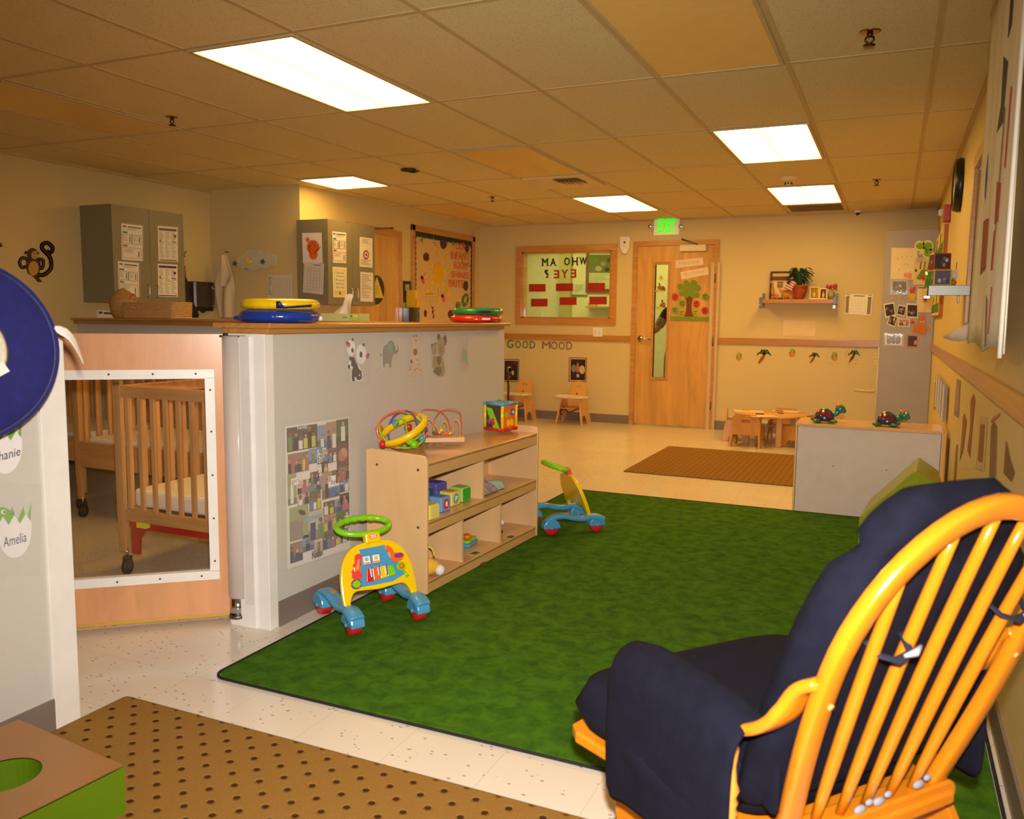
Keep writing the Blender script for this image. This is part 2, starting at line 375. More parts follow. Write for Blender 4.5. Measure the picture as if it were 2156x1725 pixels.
def dup(o,loc=None,rz=None,label=None,group=None,parent=None):
    c=o.copy(); C.objects.link(c)
    if parent is not None: c.parent=parent
    for ch in kids(o): dup(ch,parent=c)
    if loc is not None: c.location=loc
    if rz is not None: c.rotation_euler=(0,0,rz)
    if label: c['label']=label
    if group: c['group']=group
    return c
def TR(loc=(0,0,0),rx=0,ry=0,rz=0):
    return Matrix.Translation(loc)@Matrix.Rotation(rz,4,'Z')@Matrix.Rotation(ry,4,'Y')@Matrix.Rotation(rx,4,'X')
def rr(w,h,r,n=5,cx=0,cy=0):
    P=[]
    for (sx,sy,a0) in ((1,1,0),(-1,1,90),(-1,-1,180),(1,-1,270)):
        for k in range(n+1):
            a=R(a0+90*k/n); P.append((cx+sx*(w/2-r)+r*cos(a),cy+sy*(h/2-r)+r*sin(a)))
    return P
def ell(rx,ry,n=24,cx=0,cy=0): return [(cx+rx*cos(2*PI*k/n),cy+ry*sin(2*PI*k/n)) for k in range(n)]
def spline(P,n=8,closed=False):
    P=[Vector(p) for p in P]; K=len(P); out=[]
    for i in range(K if closed else K-1):
        g=lambda j:P[j%K] if closed else P[max(0,min(K-1,j))]
        a,b,c,d=g(i-1),g(i),g(i+1),g(i+2)
        for k in range(n):
            t=k/n; out.append(.5*((2*b)+(c-a)*t+(2*a-5*b+4*c-d)*t*t+(-a+3*b-3*c+d)*t**3))
    if not closed: out.append(P[-1])
    return out
# ================================================================ the room shell
st='structure'
MB().box((XL-.2,-2.2,-.05),(XR+.2,YB+2.2,0),MATS['vinyl_floor']).build('floor',kind=st,org=(0,0,0))
b=MB(); b.box((XL-.1,-2.1,H),(XR+.1,YB,H+.04),MATS['ceiling_tile'])
GRID=M('grid_bar',(196,170,118),.5)
GX=[-4.1666+.6096*c for c in range(-3,8)]; GY=[2.933+1.2192*r for r in range(-4,6)]
for x in GX: b.box((x-.012,-2.1,H-.004),(x+.012,YB,H),GRID)
for y in GY: b.box((XL,y-.012,H-.0035),(XR,y+.012,H),GRID)
b.box((XL,-2.1,H-.02),(XL+.02,YJ,H),GRID); b.box((XR-.02,-2.1,H-.02),(XR,YB,H),GRID); b.box((XS,YB-.02,H-.02),(XR,YB,H),GRID)
b.build('ceiling',kind=st,org=(0,0,H))
MB().box((XL-.12,-2.1,0),(XL,YJ+.1,H),WALL).build('wall_left',kind=st)
MB().box((XL,YJ,0),(XS,YJ+.12,H),WALL).box((XS-.12,YJ+.12,0),(XS,YB+.0,H),WALL).build('wall_kitchen',kind=st)
MB().box((XL-.12,-2.2,0),(XR+.12,-2.1,H),WALL).build('wall_front',kind=st)
# back wall with openings for the viewing window and the door
wx0,wx1=U(1087,600,1,YB).x,U(1299,600,1,YB).x; wz0,wz1=1.195,2.17
dx0,dx1=-2.885,-1.868; dz=2.19
WI=(wx0+.075,wx1-.075,wz0+.075,wz1-.075)
b=MB()
for a,c in (((XS-.12,0),(WI[0],H)),((WI[0],0),(WI[1],WI[2])),((WI[0],WI[3]),(WI[1],H)),((WI[1],0),(dx0+.05,H)),((dx0+.05,dz-.05),(dx1-.05,H)),((dx1-.05,0),(XR+.12,H))):
    b.box((a[0],YB,a[1]),(c[0],YB+.13,c[1]),WALL)
b.build('wall_back',kind=st)
# right wall with the window reveal
ry0,ry1,rz0,rz1=3.56,5.05,1.27,2.07
b=MB()
for a,c in (((-2.1,0),(ry0,H)),((ry1,0),(YB,H)),((ry0,0),(ry1,rz0)),((ry0,rz1),(ry1,H))): b.box((XR,a[0],a[1]),(XR+.12,c[0],c[1]),WALL)
b.build('wall_right',kind=st)
# half walls round the crib corner
def halfwall(name,x0,y0,x1,y1,h=1.2):
    MB().box((x0,y0,0),(x1,y1,h),WALLG).build(name,kind=st)
halfwall('wall_partition_play',-2.42,2.65,XW,YW)
halfwall('wall_partition_rear',XL,4.76,XW-.02,4.88,1.19)
halfwall('wall_partition_near',-2.42,-2.1,-2.27,1.69)
MB().box((-2.445,2.60,0),(XW+.004,2.652,1.2),WHITEP).box((-2.43,2.59,0),(-2.30,2.60,1.19),WHITEP).build('trim_1',kind=st,bevel=.002)
MB().box((-2.43,1.66,0),(-2.262,1.745,1.21),WHITEP).build('trim_2',kind=st,bevel=.002)
MB().box((-2.46,2.56,1.222),(-2.175,YW+.03,1.242),OAKY).box((-2.44,2.585,1.2),(-2.205,YW+.005,1.222),OAKY).build('trim_3',kind=st,bevel=.004)
MB().box((XL,4.70,1.222),(-2.46,4.94,1.238),OAKX).box((XL,4.73,1.19),(-2.44,4.91,1.222),OAKX).build('trim_4',kind=st,bevel=.004)
MB().box((-2.45,-2.1,1.2),(-2.24,1.74,1.235),OAKY).build('trim_5',kind=st,bevel=.004)
# chair rails
MB().box((XS,YB-.02,1.0),(dx0,YB,1.072),OAKX).box((dx1,YB-.02,1.0),(XR,YB,1.072),OAKX).build('trim_6',kind=st,bevel=.004)
MB().box((XR-.02,-2.1,.995),(XR,YB-.02,1.07),OAKY).build('trim_7',kind=st,bevel=.004)
# baseboards
MB().box((XS,YB-.008,0),(dx0,YB,.105),BASE).box((dx1,YB-.008,0),(XR,YB,.105),BASE).build('baseboard_back',kind=st)
MB().box((XR-.01,-2.1,0),(XR,YB,.105),BASE).build('baseboard_right',kind=st)
MB().box((XW,2.655,0),(XW+.008,YW,.105),BASE).build('baseboard_play_partition',kind=st)
MB().box((-2.27,-2.1,0),(-2.262,1.66,.105),BASE).build('baseboard_near_partition',kind=st)
MB().box((XL,-2.1,0),(XL+.008,4.76,.105),BASE).build('baseboard_left',kind=st)
# corridor seen through the glass
CW=M('corridor_paint',(222,214,176),.6)
b=MB(); y1=YB+1.75
b.box((XL-.2,y1,0),(XR+.4,y1+.05,2.6),CW).box((XL-.25,YB+.13,0),(XL-.2,y1,2.6),CW).box((XR+.35,YB+.13,0),(XR+.4,y1,2.6),CW)
b.box((U(1178,600,1,y1-.1).x,y1-.10,0),(U(1200,600,1,y1-.1).x,y1,2.5),M('corridor_pier',(180,172,112),.6))
b.build('wall_corridor',kind=st)
MB().box((XL-.2,YB+.13,2.5),(XR+.4,y1,2.53),CW).build('ceiling_corridor',kind=st)
# ---- viewing window in the back wall
b=MB(); x0,x1,z0,z1=wx0,wx1,wz0,wz1
for a,c in (((x0,z0),(x1,z0+.075)),((x0,z1-.075),(x1,z1)),((x0,z0+.075),(x0+.075,z1-.075)),((x1-.075,z0+.075),(x1,z1-.075))): b.box((a[0],YB-.02,a[1]),(c[0],YB+.0,c[1]),OAK)
x0+=.075;x1-=.075;z0+=.075;z1-=.075
for a,c in (((x0,z0),(x1,z0+.02)),((x0,z1-.02),(x1,z1)),((x0,z0),(x0+.02,z1)),((x1-.02,z0),(x1,z1))): b.box((a[0],YB,a[1]),(c[0],YB+.13,c[1]),OAK)
w1=b.build('window_1',kind=st,bevel=.002)
MB().box((x0+.02,YB+.05,z0+.02),(x1-.02,YB+.056,z1-.02),GLASS).build('window_pane',parent=w1).location=-w1.location
# ---- window in the right wall (mostly behind the cloth banner)
b=MB()
for a,c in (((ry0-.07,rz0-.07),(ry1+.07,rz0)),((ry0-.07,rz1),(ry1+.07,rz1+.07)),((ry0-.07,rz0),(ry0,rz1)),((ry1,rz0),(ry1+.07,rz1))): b.box((XR-.02,a[0],a[1]),(XR,c[0],c[1]),OAK)
for a,c in (((ry0,rz0),(ry1,rz0+.02)),((ry0,rz1-.02),(ry1,rz1)),((ry0,rz0),(ry0+.02,rz1)),((ry1-.02,rz0),(ry1,rz1))): b.box((XR,a[0],a[1]),(XR+.12,c[0],c[1]),OAK)
w2=b.build('window_2',kind=st,bevel=.002)
MB().box((XR+.06,ry0,rz0),(XR+.066,ry1,rz1),GLASS).build('window_pane',parent=w2).location=-w2.location
MB().box((XR+.12,ry0-.3,rz0-.3),(XR+.14,ry1+.3,rz1+.3),M('window_backing',(96,84,66),.7)).build('trim_8',kind=st)
# ---- main door
d1=thing('door_1','','door'); del d1['category']; del d1['label']; d1['kind']=st; d1.location=(0,0,0)
b=MB()
b.box((dx0,YB-.02,0),(dx0+.055,YB+.13,dz-.055),OAK).box((dx1-.055,YB-.02,0),(dx1,YB+.13,dz-.055),OAK).box((dx0,YB-.02,dz-.055),(dx1,YB+.13,dz),OAK)
b.build('door_frame',parent=d1,bevel=.002)
ys=YB+.0; lx0,lx1=U(1379,600,1,ys).x,U(1406,600,1,ys).x; lz0,lz1=U(1390,795,1,ys).z,U(1395,557,1,ys).z
sx0,sx1=dx0+.057,dx1-.057
b=MB()
for a,c in (((sx0,.012),(lx0,dz-.057)),((lx1,.012),(sx1,dz-.057)),((lx0,.012),(lx1,lz0)),((lx0,lz1),(lx1,dz-.057))): b.box((a[0],ys,a[1]),(c[0],ys+.045,c[1]),DOORW)
b.build('door_panel',parent=d1)
b=MB(); e=.03
for a,c in (((lx0-e,lz0-e),(lx1+e,lz0)),((lx0-e,lz1),(lx1+e,lz1+e)),((lx0-e,lz0),(lx0,lz1)),((lx1,lz0),(lx1+e,lz1))): b.box((a[0],ys-.010,a[1]),(c[0],ys+.055,c[1]),OAK)
b.build('door_window_frame',parent=d1,bevel=.002)
MB().box((lx0,ys+.02,lz0),(lx1,ys+.026,lz1),GLASS).build('door_pane',parent=d1)
h=U(1349,713,1,ys)
b=MB().lathe([(.036,0),(.034,.008),(.018,.012),(.014,.05)],CHROME,c=(h.x,ys,h.z),axis='y',X=None)
b=MB(); b.cyl((h.x,ys,h.z),(h.x,ys-.010,h.z),.036,CHROME).cyl((h.x,ys-.008,h.z),(h.x,ys-.055,h.z),.013,CHROME).tube([(h.x,ys-.05,h.z),(h.x+.05,ys-.055,h.z-.002),(h.x+.12,ys-.045,h.z-.006)],[.012,.011,.008],CHROME).ball((h.x+.122,ys-.045,h.z-.006),.009,RUB)
b.build('door_handle',parent=d1)
a=U(1431,516,1,ys-.05); c=U(1486,528,1,ys-.05)
MB().box((a.x,ys-.05,c.z),(c.x,ys,a.z),CREAM).build('door_closer',parent=d1,bevel=.004)
p=[U(1467,514,1,ys-.06),U(1437,504,1,ys-.04)]
MB().tube([p[0],p[1]],.008,STEEL,n=6).ball(p[1],.014,STEEL).ball(p[0],.012,STEEL).build('closer_arm',parent=d1)
# clear finger guards beside the hinges
GUARD=M('guard_strip',(222,196,160),.25,alpha=.75,noise=(1,0))
g0,g1=U(1493,700,1,ys).x,U(1500,700,1,ys).x; g2,g3=U(1507,700,1,ys).x,U(1512,700,1,ys).x
MB().box((g0,ys-.024,.0),(g1,ys-.016,1.93),GUARD).box((g2,ys-.034,0),(g3,ys-.024,1.93),GUARD).build('hinge_guard',parent=d1)
for z in (1.75,1.02,.28): MB().cyl((g1+.012,ys-.02,z-.05),(g1+.012,ys-.02,z+.05),.008,STEEL,n=8).build('door_hinge',parent=d1)
# ---- side-wall door behind the kitchen cabinet
d2=thing('door_2','','door'); del d2['category']; del d2['label']; d2['kind']=st
b=MB(); ya,yb=6.94,7.96
b.box((XS,yb-.07,0),(XS+.02,yb,2.12),OAK).box((XS,ya,0),(XS+.02,ya+.07,2.12),OAK).box((XS,ya,2.12),(XS+.02,yb,2.19),OAK)
b.build('door_frame',parent=d2,bevel=.002)
MB().box((XS,ya+.07,.01),(XS+.012,yb-.07,2.12),DOORW).build('door_panel',parent=d2)
b=MB(); b.tube([U(790,482,0,XS+.10),U(828,480,0,XS+.14)],.008,STEEL,n=6).ball(U(826,481,0,XS+.14),.014,STEEL)
b.build('closer_arm',parent=d2)
# ================================================================ ceiling fittings
UNLIT=M('unlit_diffuser',(232,196,112),.35); BARW=M('fixture_frame',(190,168,128),.4)
def fixture(x0,y0,x1,y1,lit,label):
    t=thing('ceiling_light',label,'ceiling light',((x0+x1)/2,(y0+y1)/2,H-.012),group='lit ceiling panels' if lit else 'unlit ceiling panels')
    hx,hy=(x1-x0)/2-.012,(y1-y0)/2-.012; e=.018
    b=MB()
    for a,c in (((-hx,-hy),(hx,-hy+e)),((-hx,hy-e),(hx,hy)),((-hx,-hy+e),(-hx+e,hy-e)),((hx-e,-hy+e),(hx,hy-e))): b.box((a[0],a[1],0),(c[0],c[1],.012),BARW)
    b.build('frame',parent=t,bevel=.002)
    MB().box((-hx+e,-hy+e,.004),(hx-e,hy-e,.010),MATS['lit_diffuser'] if lit else UNLIT).build('diffuser',parent=t)
    return t
gx=lambda c:-4.1666+.6096*c
gy=lambda r:2.933+1.2192*r
fixture(gx(2),gy(0),gx(3),gy(1),1,'large glowing ceiling panel nearest the camera, upper left of the photo')
fixture(gx(5),gy(2),gx(6),gy(3),1,'glowing ceiling panel at right, in front of the smoke detector')
fixture(gx(-1),gy(2.5),gx(0),gy(3),1,'square glowing ceiling panel above the kitchen wall corner')
fixture(gx(2),gy(4),gx(3),gy(5),1,'glowing ceiling panel above the viewing window, in front of the exit sign')
fixture(gx(5),gy(4),gx(6),gy(5),1,'glowing ceiling panel behind the smoke detector, farthest right')
fixture(gx(5),gy(0),gx(6),gy(1),0,'switched-off ceiling panel at the top of the photo, nearest the camera')
fixture(gx(-1),gy(0),gx(0),gy(1),0,'switched-off ceiling panel at the far left above the crib corner')
fixture(gx(2),gy(2),gx(3),gy(3),0,'switched-off ceiling panel beside the square air vent')
fixture(gx(-1),gy(4),gx(0),gy(5),0,'switched-off ceiling panel above the bulletin board')
# square air diffuser with a louvre
t=thing('air_vent','cream square ceiling air vent with one dark louvred corner','vent',((gx(2)+gx(3))/2,gy(3)+.30,H-.02))
MB().prism(rr(.56,.56,.02),.018,M('vent_face',(224,200,150),.4)).build('vent_plate',parent=t,bevel=.004)
b=MB(); b.box((-.02,-.22,-.003),(.20,.02,.0),M('vent_dark',(70,48,34),.6)); 
for k in range(6): b.box((.0+.035*k,-.08,-.008),(.006+.035*k,.10,-.001),M('vent_face2',(214,190,140),.4))
b.build('louvre',parent=t)
MB().box((gx(5)+.05,gy(5)+.16,H-.006),(gx(6)-.04,gy(5)+.62,H-.001),M('grille_dark',(98,80,62),.6,wood=((1,60,1),.3))).build('return_grille',label='dark brown ceiling grille behind the last lit panel at right',cat='vent')
def sprinkler(p,label,s=1):
    t=thing('sprinkler_head',label,'sprinkler',(p.x,p.y,H),group='ceiling sprinklers')
    t.scale=(s,s,s)
    MB().lathe([(.001,-.003),(.03,-.005),(.036,-.002),(.036,0)],M('brass_dull',(168,130,80),.35,metal=1)).build('escutcheon',parent=t)
    b=MB(); b.cyl((0,0,-.003),(0,0,-.02),.010,M('bronze',(92,62,40),.4,metal=1)).tube([(-.012,0,-.018),(-.014,0,-.03),(0,0,-.044)],.0035,MATS['bronze'],n=6).tube([(.012,0,-.018),(.014,0,-.03),(0,0,-.044)],.0035,MATS['bronze'],n=6).lathe([(.001,-.05),(.02,-.05),(.02,-.046),(.001,-.044)],MATS['bronze'])
    b.build('deflector',parent=t)
sprinkler(U(1832,66,2,H),'bronze ceiling sprinkler near the right wall, biggest in the photo',1.15)
sprinkler(U(362,246,2,H),'bronze ceiling sprinkler left of the big glowing panel')
sprinkler(U(1037,414,2,H),'small bronze ceiling sprinkler left of the panel above the viewing window')
sprinkler(U(1846,378,2,H),'small ceiling sprinkler right of the farthest right lit panel')
p=U(1661,374,2,H)
t=thing('smoke_detector','round cream smoke detector between the two right ceiling lights','smoke detector',(p.x,p.y,H))
MB().lathe([(.001,-.03),(.05,-.03),(.085,-.006),(.085,0)],M('detector_cream',(226,204,150),.4)).build('base',parent=t)
b=MB().lathe([(.001,-.065),(.026,-.064),(.03,-.03)],MATS['detector_cream'])
for k in range(8): b.box((-.006,.0285,-.058),(.006,.032,-.042),BLK,X=Matrix.Rotation(k*PI/4,4,'Z'))
b.build('sensor',parent=t)
p=U(860,355,2,H)
b=MB(); b.ball((p.x,p.y,H-.012),(.07,.05,.014),M('dark_bracket',(60,38,26),.5)).tube([(p.x,p.y,H-.016),(p.x+.06,p.y-.01,H-.03),(p.x+.11,p.y-.02,H-.028)],[.014,.012,.006],MATS['dark_bracket'],n=8)
b.build('ceiling_bracket',label='dark brown broken bracket on the ceiling right of the square light',cat='bracket')
p=Vector((-.415,YB-.12,H))
t=thing('security_camera','small white dome security camera on ceiling edge by back wall','security camera',p)
MB().lathe([(.001,-.03),(.035,-.028),(.04,0)],WHT).build('housing',parent=t)
MB().ball((.0,-.005,-.035),.022,BLK).build('dome',parent=t)
# ================================================================ EXIT sign
t=thing('exit_sign','lit white EXIT sign with green letters above the door','exit sign',(0,0,0))
pe=pl_back.D(.05); a=pe.P(1377,462); c=pe.P(1429,494)
t.location=((a.x+c.x)/2,YB,c.z)
L=-t.location
b=MB(X=Matrix.Translation(L)); b.box((a.x,YB-.05,c.z),(c.x,YB,a.z),M('exit_face',(225,235,200),.4,emit=((225,240,190),.12))); b.box((a.x+.05,YB-.045,a.z),(c.x-.05,YB,a.z+.02),WHT)
b.build('sign_box',parent=t,bevel=.004)
MB(X=Matrix.Translation(L)).ptext(pe,'EXIT',[(1386,489.5),(1421,489.5),(1421,462),(1386,462)],M('exit_green',(40,230,10),.4,emit=((40,255,10),.75)),.001,bold=.05).build('lettering',parent=t)
for s_,x in (('left',1369.5),('right',1434)):
    q=pe.P(x,477); b=MB(X=Matrix.Translation(L)); b.cyl((q.x,YB-.03,q.z),(q.x,YB-.07,q.z),.026,WHT,r2=.03).ball((q.x,YB-.07,q.z),(.024,.008,.024),CHROME).tube([(q.x,YB-.03,q.z),((a.x if s_=='left' else c.x),YB-.025,q.z)],.008,WHT,n=6)
    b.build('lamp_head',parent=t)
# white wall unit, switch plate
q0,q1=pl_back.P(1307,499),pl_back.P(1328,535); cx=(q0.x+q1.x)/2; t=thing('soap_dispenser','white shield-shaped wall dispenser between window and door','dispenser',(cx,YB,q1.z))
hh=q0.z-q1.z; hw=(q1.x-q0.x)/2
MB().prism([(-hw,hh*.92),(-hw*.8,hh),(hw*.8,hh),(hw,hh*.92),(hw*.9,hh*.4),(hw*.45,.01),(0,0),(-hw*.45,.01),(-hw*.9,hh*.4)],.05,WHT,X=Matrix.Rotation(PI/2,4,'X')).build('cover',parent=t,bevel=.006)
MB().cyl((0,-.05,hh*.66),(0,-.053,hh*.66),.012,BLK).box((-.02,-.052,hh*.42),(.02,-.05,hh*.44),M('grey_print',(120,120,120),.5)).build('button',parent=t)
q0,q1=pl_back.P(1250,690),pl_back.P(1269,709); t=thing('light_switch','white double rocker switch plate under viewing window','light switch',((q0.x+q1.x)/2,YB,q1.z))
w_=(q1.x-q0.x); h_=q0.z-q1.z
MB().box((-w_/2,-.025,0),(w_/2,0,h_),WHT).build('plate',parent=t,bevel=.002)
for s_ in (-1,1): MB().box((s_*w_*.22-.008,-.031,h_*.3),(s_*w_*.22+.008,-.024,h_*.7),M('switch_cream',(212,206,196),.4)).build('toggle',parent=t)
# ================================================================ rugs and mats
g=MATS['green_carpet']
b=MB(); b.prism(rr(2.44,3.64,.05,6,-.90,3.99),.009,g); rug=b.build('green_rug',label='large green carpet rug with thin dark bound edge on the play floor',cat='rug',bevel=.003,org=(-.90,3.99,0))
pts=[(x,y,.0055) for x,y in rr(2.455,3.655,.055,6,-.90,3.99)]
MB(X=Matrix.Translation((.90,-3.99,0))).tube(pts,.0055,M('rug_binding',(18,14,14),.8),n=6,closed=True).build('binding',parent=rug)
def mat_(x0,y0,x1,y1,label,rz=0,name='floor_mat'):
    o=MB().prism(rr(x1-x0,y1-y0,.012,3),.008,MATS['tan_mat']).build(name,label=label,cat='mat',org=(0,0,0),bevel=.003)
    e=MB().tube([(x,y,.0045) for x,y in rr(x1-x0,y1-y0,.015,3)],.0045,M('mat_edge',(112,84,44),.8),n=6,closed=True).build('rubber_edge',parent=o)
    o.location=((x0+x1)/2,(y0+y1)/2,0); o.rotation_euler=(0,0,rz)
mat_(-2.262,.45,-.55,1.917,'tan ribbed entrance mat with dimple pattern, nearest the camera')
mat_(-2.0,6.72,-.25,8.28,'tan ribbed mat on the far floor before the round table')
# ================================================================ low cabinet with its back to us
t=thing('low_cabinet','low white-backed wooden cabinet with two toy turtles on its top','cabinet',(-.115,6.004,0))
x0,x1,y0,y1,h=-.445,.435,-.17,.20,.60
MB().box((x0+.012,y0,.0),(x1-.012,y0+.008,h-.022),M('cabinet_back',(206,190,172),.5)).build('back_panel',parent=t)
MB().box((x0,y0,0),(x0+.018,y1,h-.02),MAPLE).build('side_panel',parent=t,bevel=.003)
MB().box((x1-.018,y0,0),(x1,y1,h-.02),MAPLE).build('side_panel',parent=t,bevel=.003)
MB().box((x0-.004,y0-.006,h-.022),(x1+.004,y1+.006,h),MAPY).build('top',parent=t,bevel=.004)
MB().box((x0+.018,y0+.01,.28),(x1-.018,y1,.298),MAPLE).build('shelf',parent=t)
b=MB(); 
for x in (-.2,.12): b.cyl((x,y0,.33),(x,y0-.003,.33),.004,SCREW,n=8)
b.build('screws',parent=t)
# ================================================================ toy shelf
SX,SY,SR=-1.875,3.235,R(-2.2)
shelf=thing('toy_shelf','long maple toy shelf with two tiers of cubbies against the half wall','shelf',(SX,SY,.0118),rz=SR)
# local: x depth (0 front .. -.33 back), y length 0..1.20
D_=.335; L_=1.205; HT=.625
prof=[(-D_,0),(0,0),(0,HT-.012),(-.014,HT+.012),(-.04,HT+.016),(-D_+.03,HT+.028),(-D_,HT+.02)]
def side(y,last=False):
    X=TR((0,y+.018,0))@Matrix.Rotation(PI/2,4,'X')
    return MB().prism(prof,.018,MAPLE,X=X).build('side_panel',parent=shelf,bevel=.004)
s1=side(0); side(L_-.018)
b=MB()
for x,z in ((-.27,.58),(-.045,.575),(-.045,.31),(-.27,.33)): b.cyl((x,0,z),(x,-.004,z),.006,SCREW,n=10)
b.build('screw',parent=s1)
def board(z,name,lip):
    MB().box((-D_+.01,.018,z-.016),(-.004,L_-.018,z),MAPY).build(name,parent=shelf,bevel=.002)
    MB().box((-.02,.018,z-.016-lip),(-.004,L_-.018,z-.002),MAPY).build('shelf_lip',parent=shelf,bevel=.003)
board(.605,'top',.05); board(.335,'shelf',.042); board(.058,'shelf',.041)
MB().box((-D_+.008,.018,.0),(-D_+.016,L_-.018,.60),MAPLE).build('back_panel',parent=shelf)
MB().box((-D_+.016,.565,.335),(-.02,.580,.59),MAPLE).build('divider',parent=shelf)
for y in (.355,.765): MB().box((-D_+.016,y,.058),(-.02,y+.014,.32),MAPLE).build('divider',parent=shelf)
sl=PL(Matrix.Rotation(SR,3,'Z')@Vector((0,0,0))+Vector((SX,SY,0))+Matrix.Rotation(SR,3,'Z')@Vector((-.004,0,0)),Matrix.Rotation(SR,3,'Z')@Vector((1,0,0)))
def inv(o): return Matrix.Rotation(-o.rotation_euler[2],4,'Z')@Matrix.Translation(-o.location)
MB(X=inv(shelf)).pell(sl,1017,1187,8,3,M('burnt_mark',(120,76,36),.5),.001,rot=-25).build('maker_mark',parent=shelf)
def photocard(px,py,w,h,zs,label):
    c=U(px,py,2,zs)
    b=MB(X=TR((c.x,c.y,zs),rz=SR)); b.box((-w/2,-h/2,0),(w/2,h/2,.0006),pap((214,196,164))); b.box((-w/2+.008,-h/2+.008,.0006),(w/2-.008,h/2-.008,.0009),pap((110,88,60)))
    b.build('photo_card',label=label,cat='card',group='small photo cards taped to the shelf boards')
photocard(1000,1165,.05,.07,.0706,'small photo card taped in the middle lower cubby')
photocard(1075,1131,.05,.07,.0706,'small photo card taped in the right lower cubby')
photocard(926,1206,.05,.07,.0706,'small photo card taped by the yellow plush in the left lower cubby')
photocard(1052,1031,.05,.07,.3476,'small photo card taped in the upper right cubby by the cloth')
# ================================================================ crib gate
GO=Vector((-2.453,2.642,0)); GD=Vector((-.462,-.396,0)).normalized(); GN=Vector((-GD.y,GD.x,0)); GN=GN if GN.x>0 else -GN
gz=math.atan2(GD.y,GD.x)
gate=thing('gate','half-height birch gate with white-framed clear window, swung inward','gate',GO,rz=gz)
# local x along the gate, local y: -? toward camera
sg=-1 if (Matrix.Rotation(gz,3,'Z')@Vector((0,1,0))).dot(GN)<0 else 1
W_=.90; wx=(.093,.76); wz_=(.215,1.02); T=.038
b=MB()
for a,c in (((0,.028),(wx[0],1.195)),((wx[1],.028),(W_,1.195)),((wx[0],.028),(wx[1],wz_[0])),((wx[0],wz_[1]),(wx[1],1.195))): b.box((a[0],-sg*T,a[1]),(c[0],0,c[1]),BIRCH)
b.build('panel',parent=gate)
MB().box((0,-sg*T,.02),(W_,sg*.001,.034),M('gate_edge_strip',(196,150,60),.5)).build('bottom_edge',parent=gate)
b=MB(); e=.033; y=sg*.007
for a,c in (((wx[0]-e,wz_[0]-e),(wx[1]+e,wz_[0]+.004)),((wx[0]-e,wz_[1]-.004),(wx[1]+e,wz_[1]+e)),((wx[0]-e,wz_[0]),(wx[0]+.004,wz_[1])),((wx[1]-.004,wz_[0]),(wx[1]+e,wz_[1]))): b.box((a[0],-sg*T*.6,a[1]),(c[0],y,c[1]),WHITEP)
wf=b.build('window_frame',parent=gate)
b=MB()
for x,z in [(wx[0]-.016,zz) for zz in (.26,.44,.62,.80,.97)]+[(xx,wz_[1]+.016) for xx in (.13,.29,.45,.62)]+[(xx,wz_[0]-.015) for xx in (.13,.29,.45,.62)]: b.cyl((x,y,z),(x,y+sg*.002,z),.0042,SCREW,n=8)
b.build('screw_heads',parent=wf)
MB().box((wx[0],-sg*.018,wz_[0]),(wx[1],-sg*.014,wz_[1]),ACRY).build('window_pane',parent=gate)
MB().box((-.012,-sg*.03,.034),(.0,sg*.004,1.19),WHITEP).build('edge_trim',parent=gate)
VIN=M('vinyl_guard',(232,218,208),.22,alpha=.42,noise=(1,0),spec=.7)
# clear guard strip and pivots between the gate and the post
t=thing('hinge_guard','frosted plastic finger guard covering the gap between gate and post','hinge guard',(-2.41,2.62,0))
rg=[]
for k in range(9):
    a=k/8; rg.append((-.03+.085*a,-.033-.016*sin(PI*a)))
b=MB(); b.sheet([[(x,y,.12),(x,y,1.19)] for x,y in rg],VIN,th=.0015); b.build('strip',parent=t)
b=MB(); b.cyl((.005,-.015,.006),(.005,-.015,.035),.015,CHROME).cyl((.005,-.018,.04),(.005,-.018,.115),.031,CHROME).cyl((.005,-.018,.033),(.005,-.018,.046),.035,STEEL); b.build('floor_pivot',parent=t)
b=MB(); b.box((-.045,-.03,1.185),(.08,-.005,1.192),STEEL).cyl((-.02,-.02,1.175),(-.02,-.02,1.2),.012,STEEL,n=10); b.build('top_bracket',parent=t)
MB().box((.06,-.032,.10),(.105,-.022,1.19),M('grey_channel',(214,206,196),.4)).build('channel',parent=t)
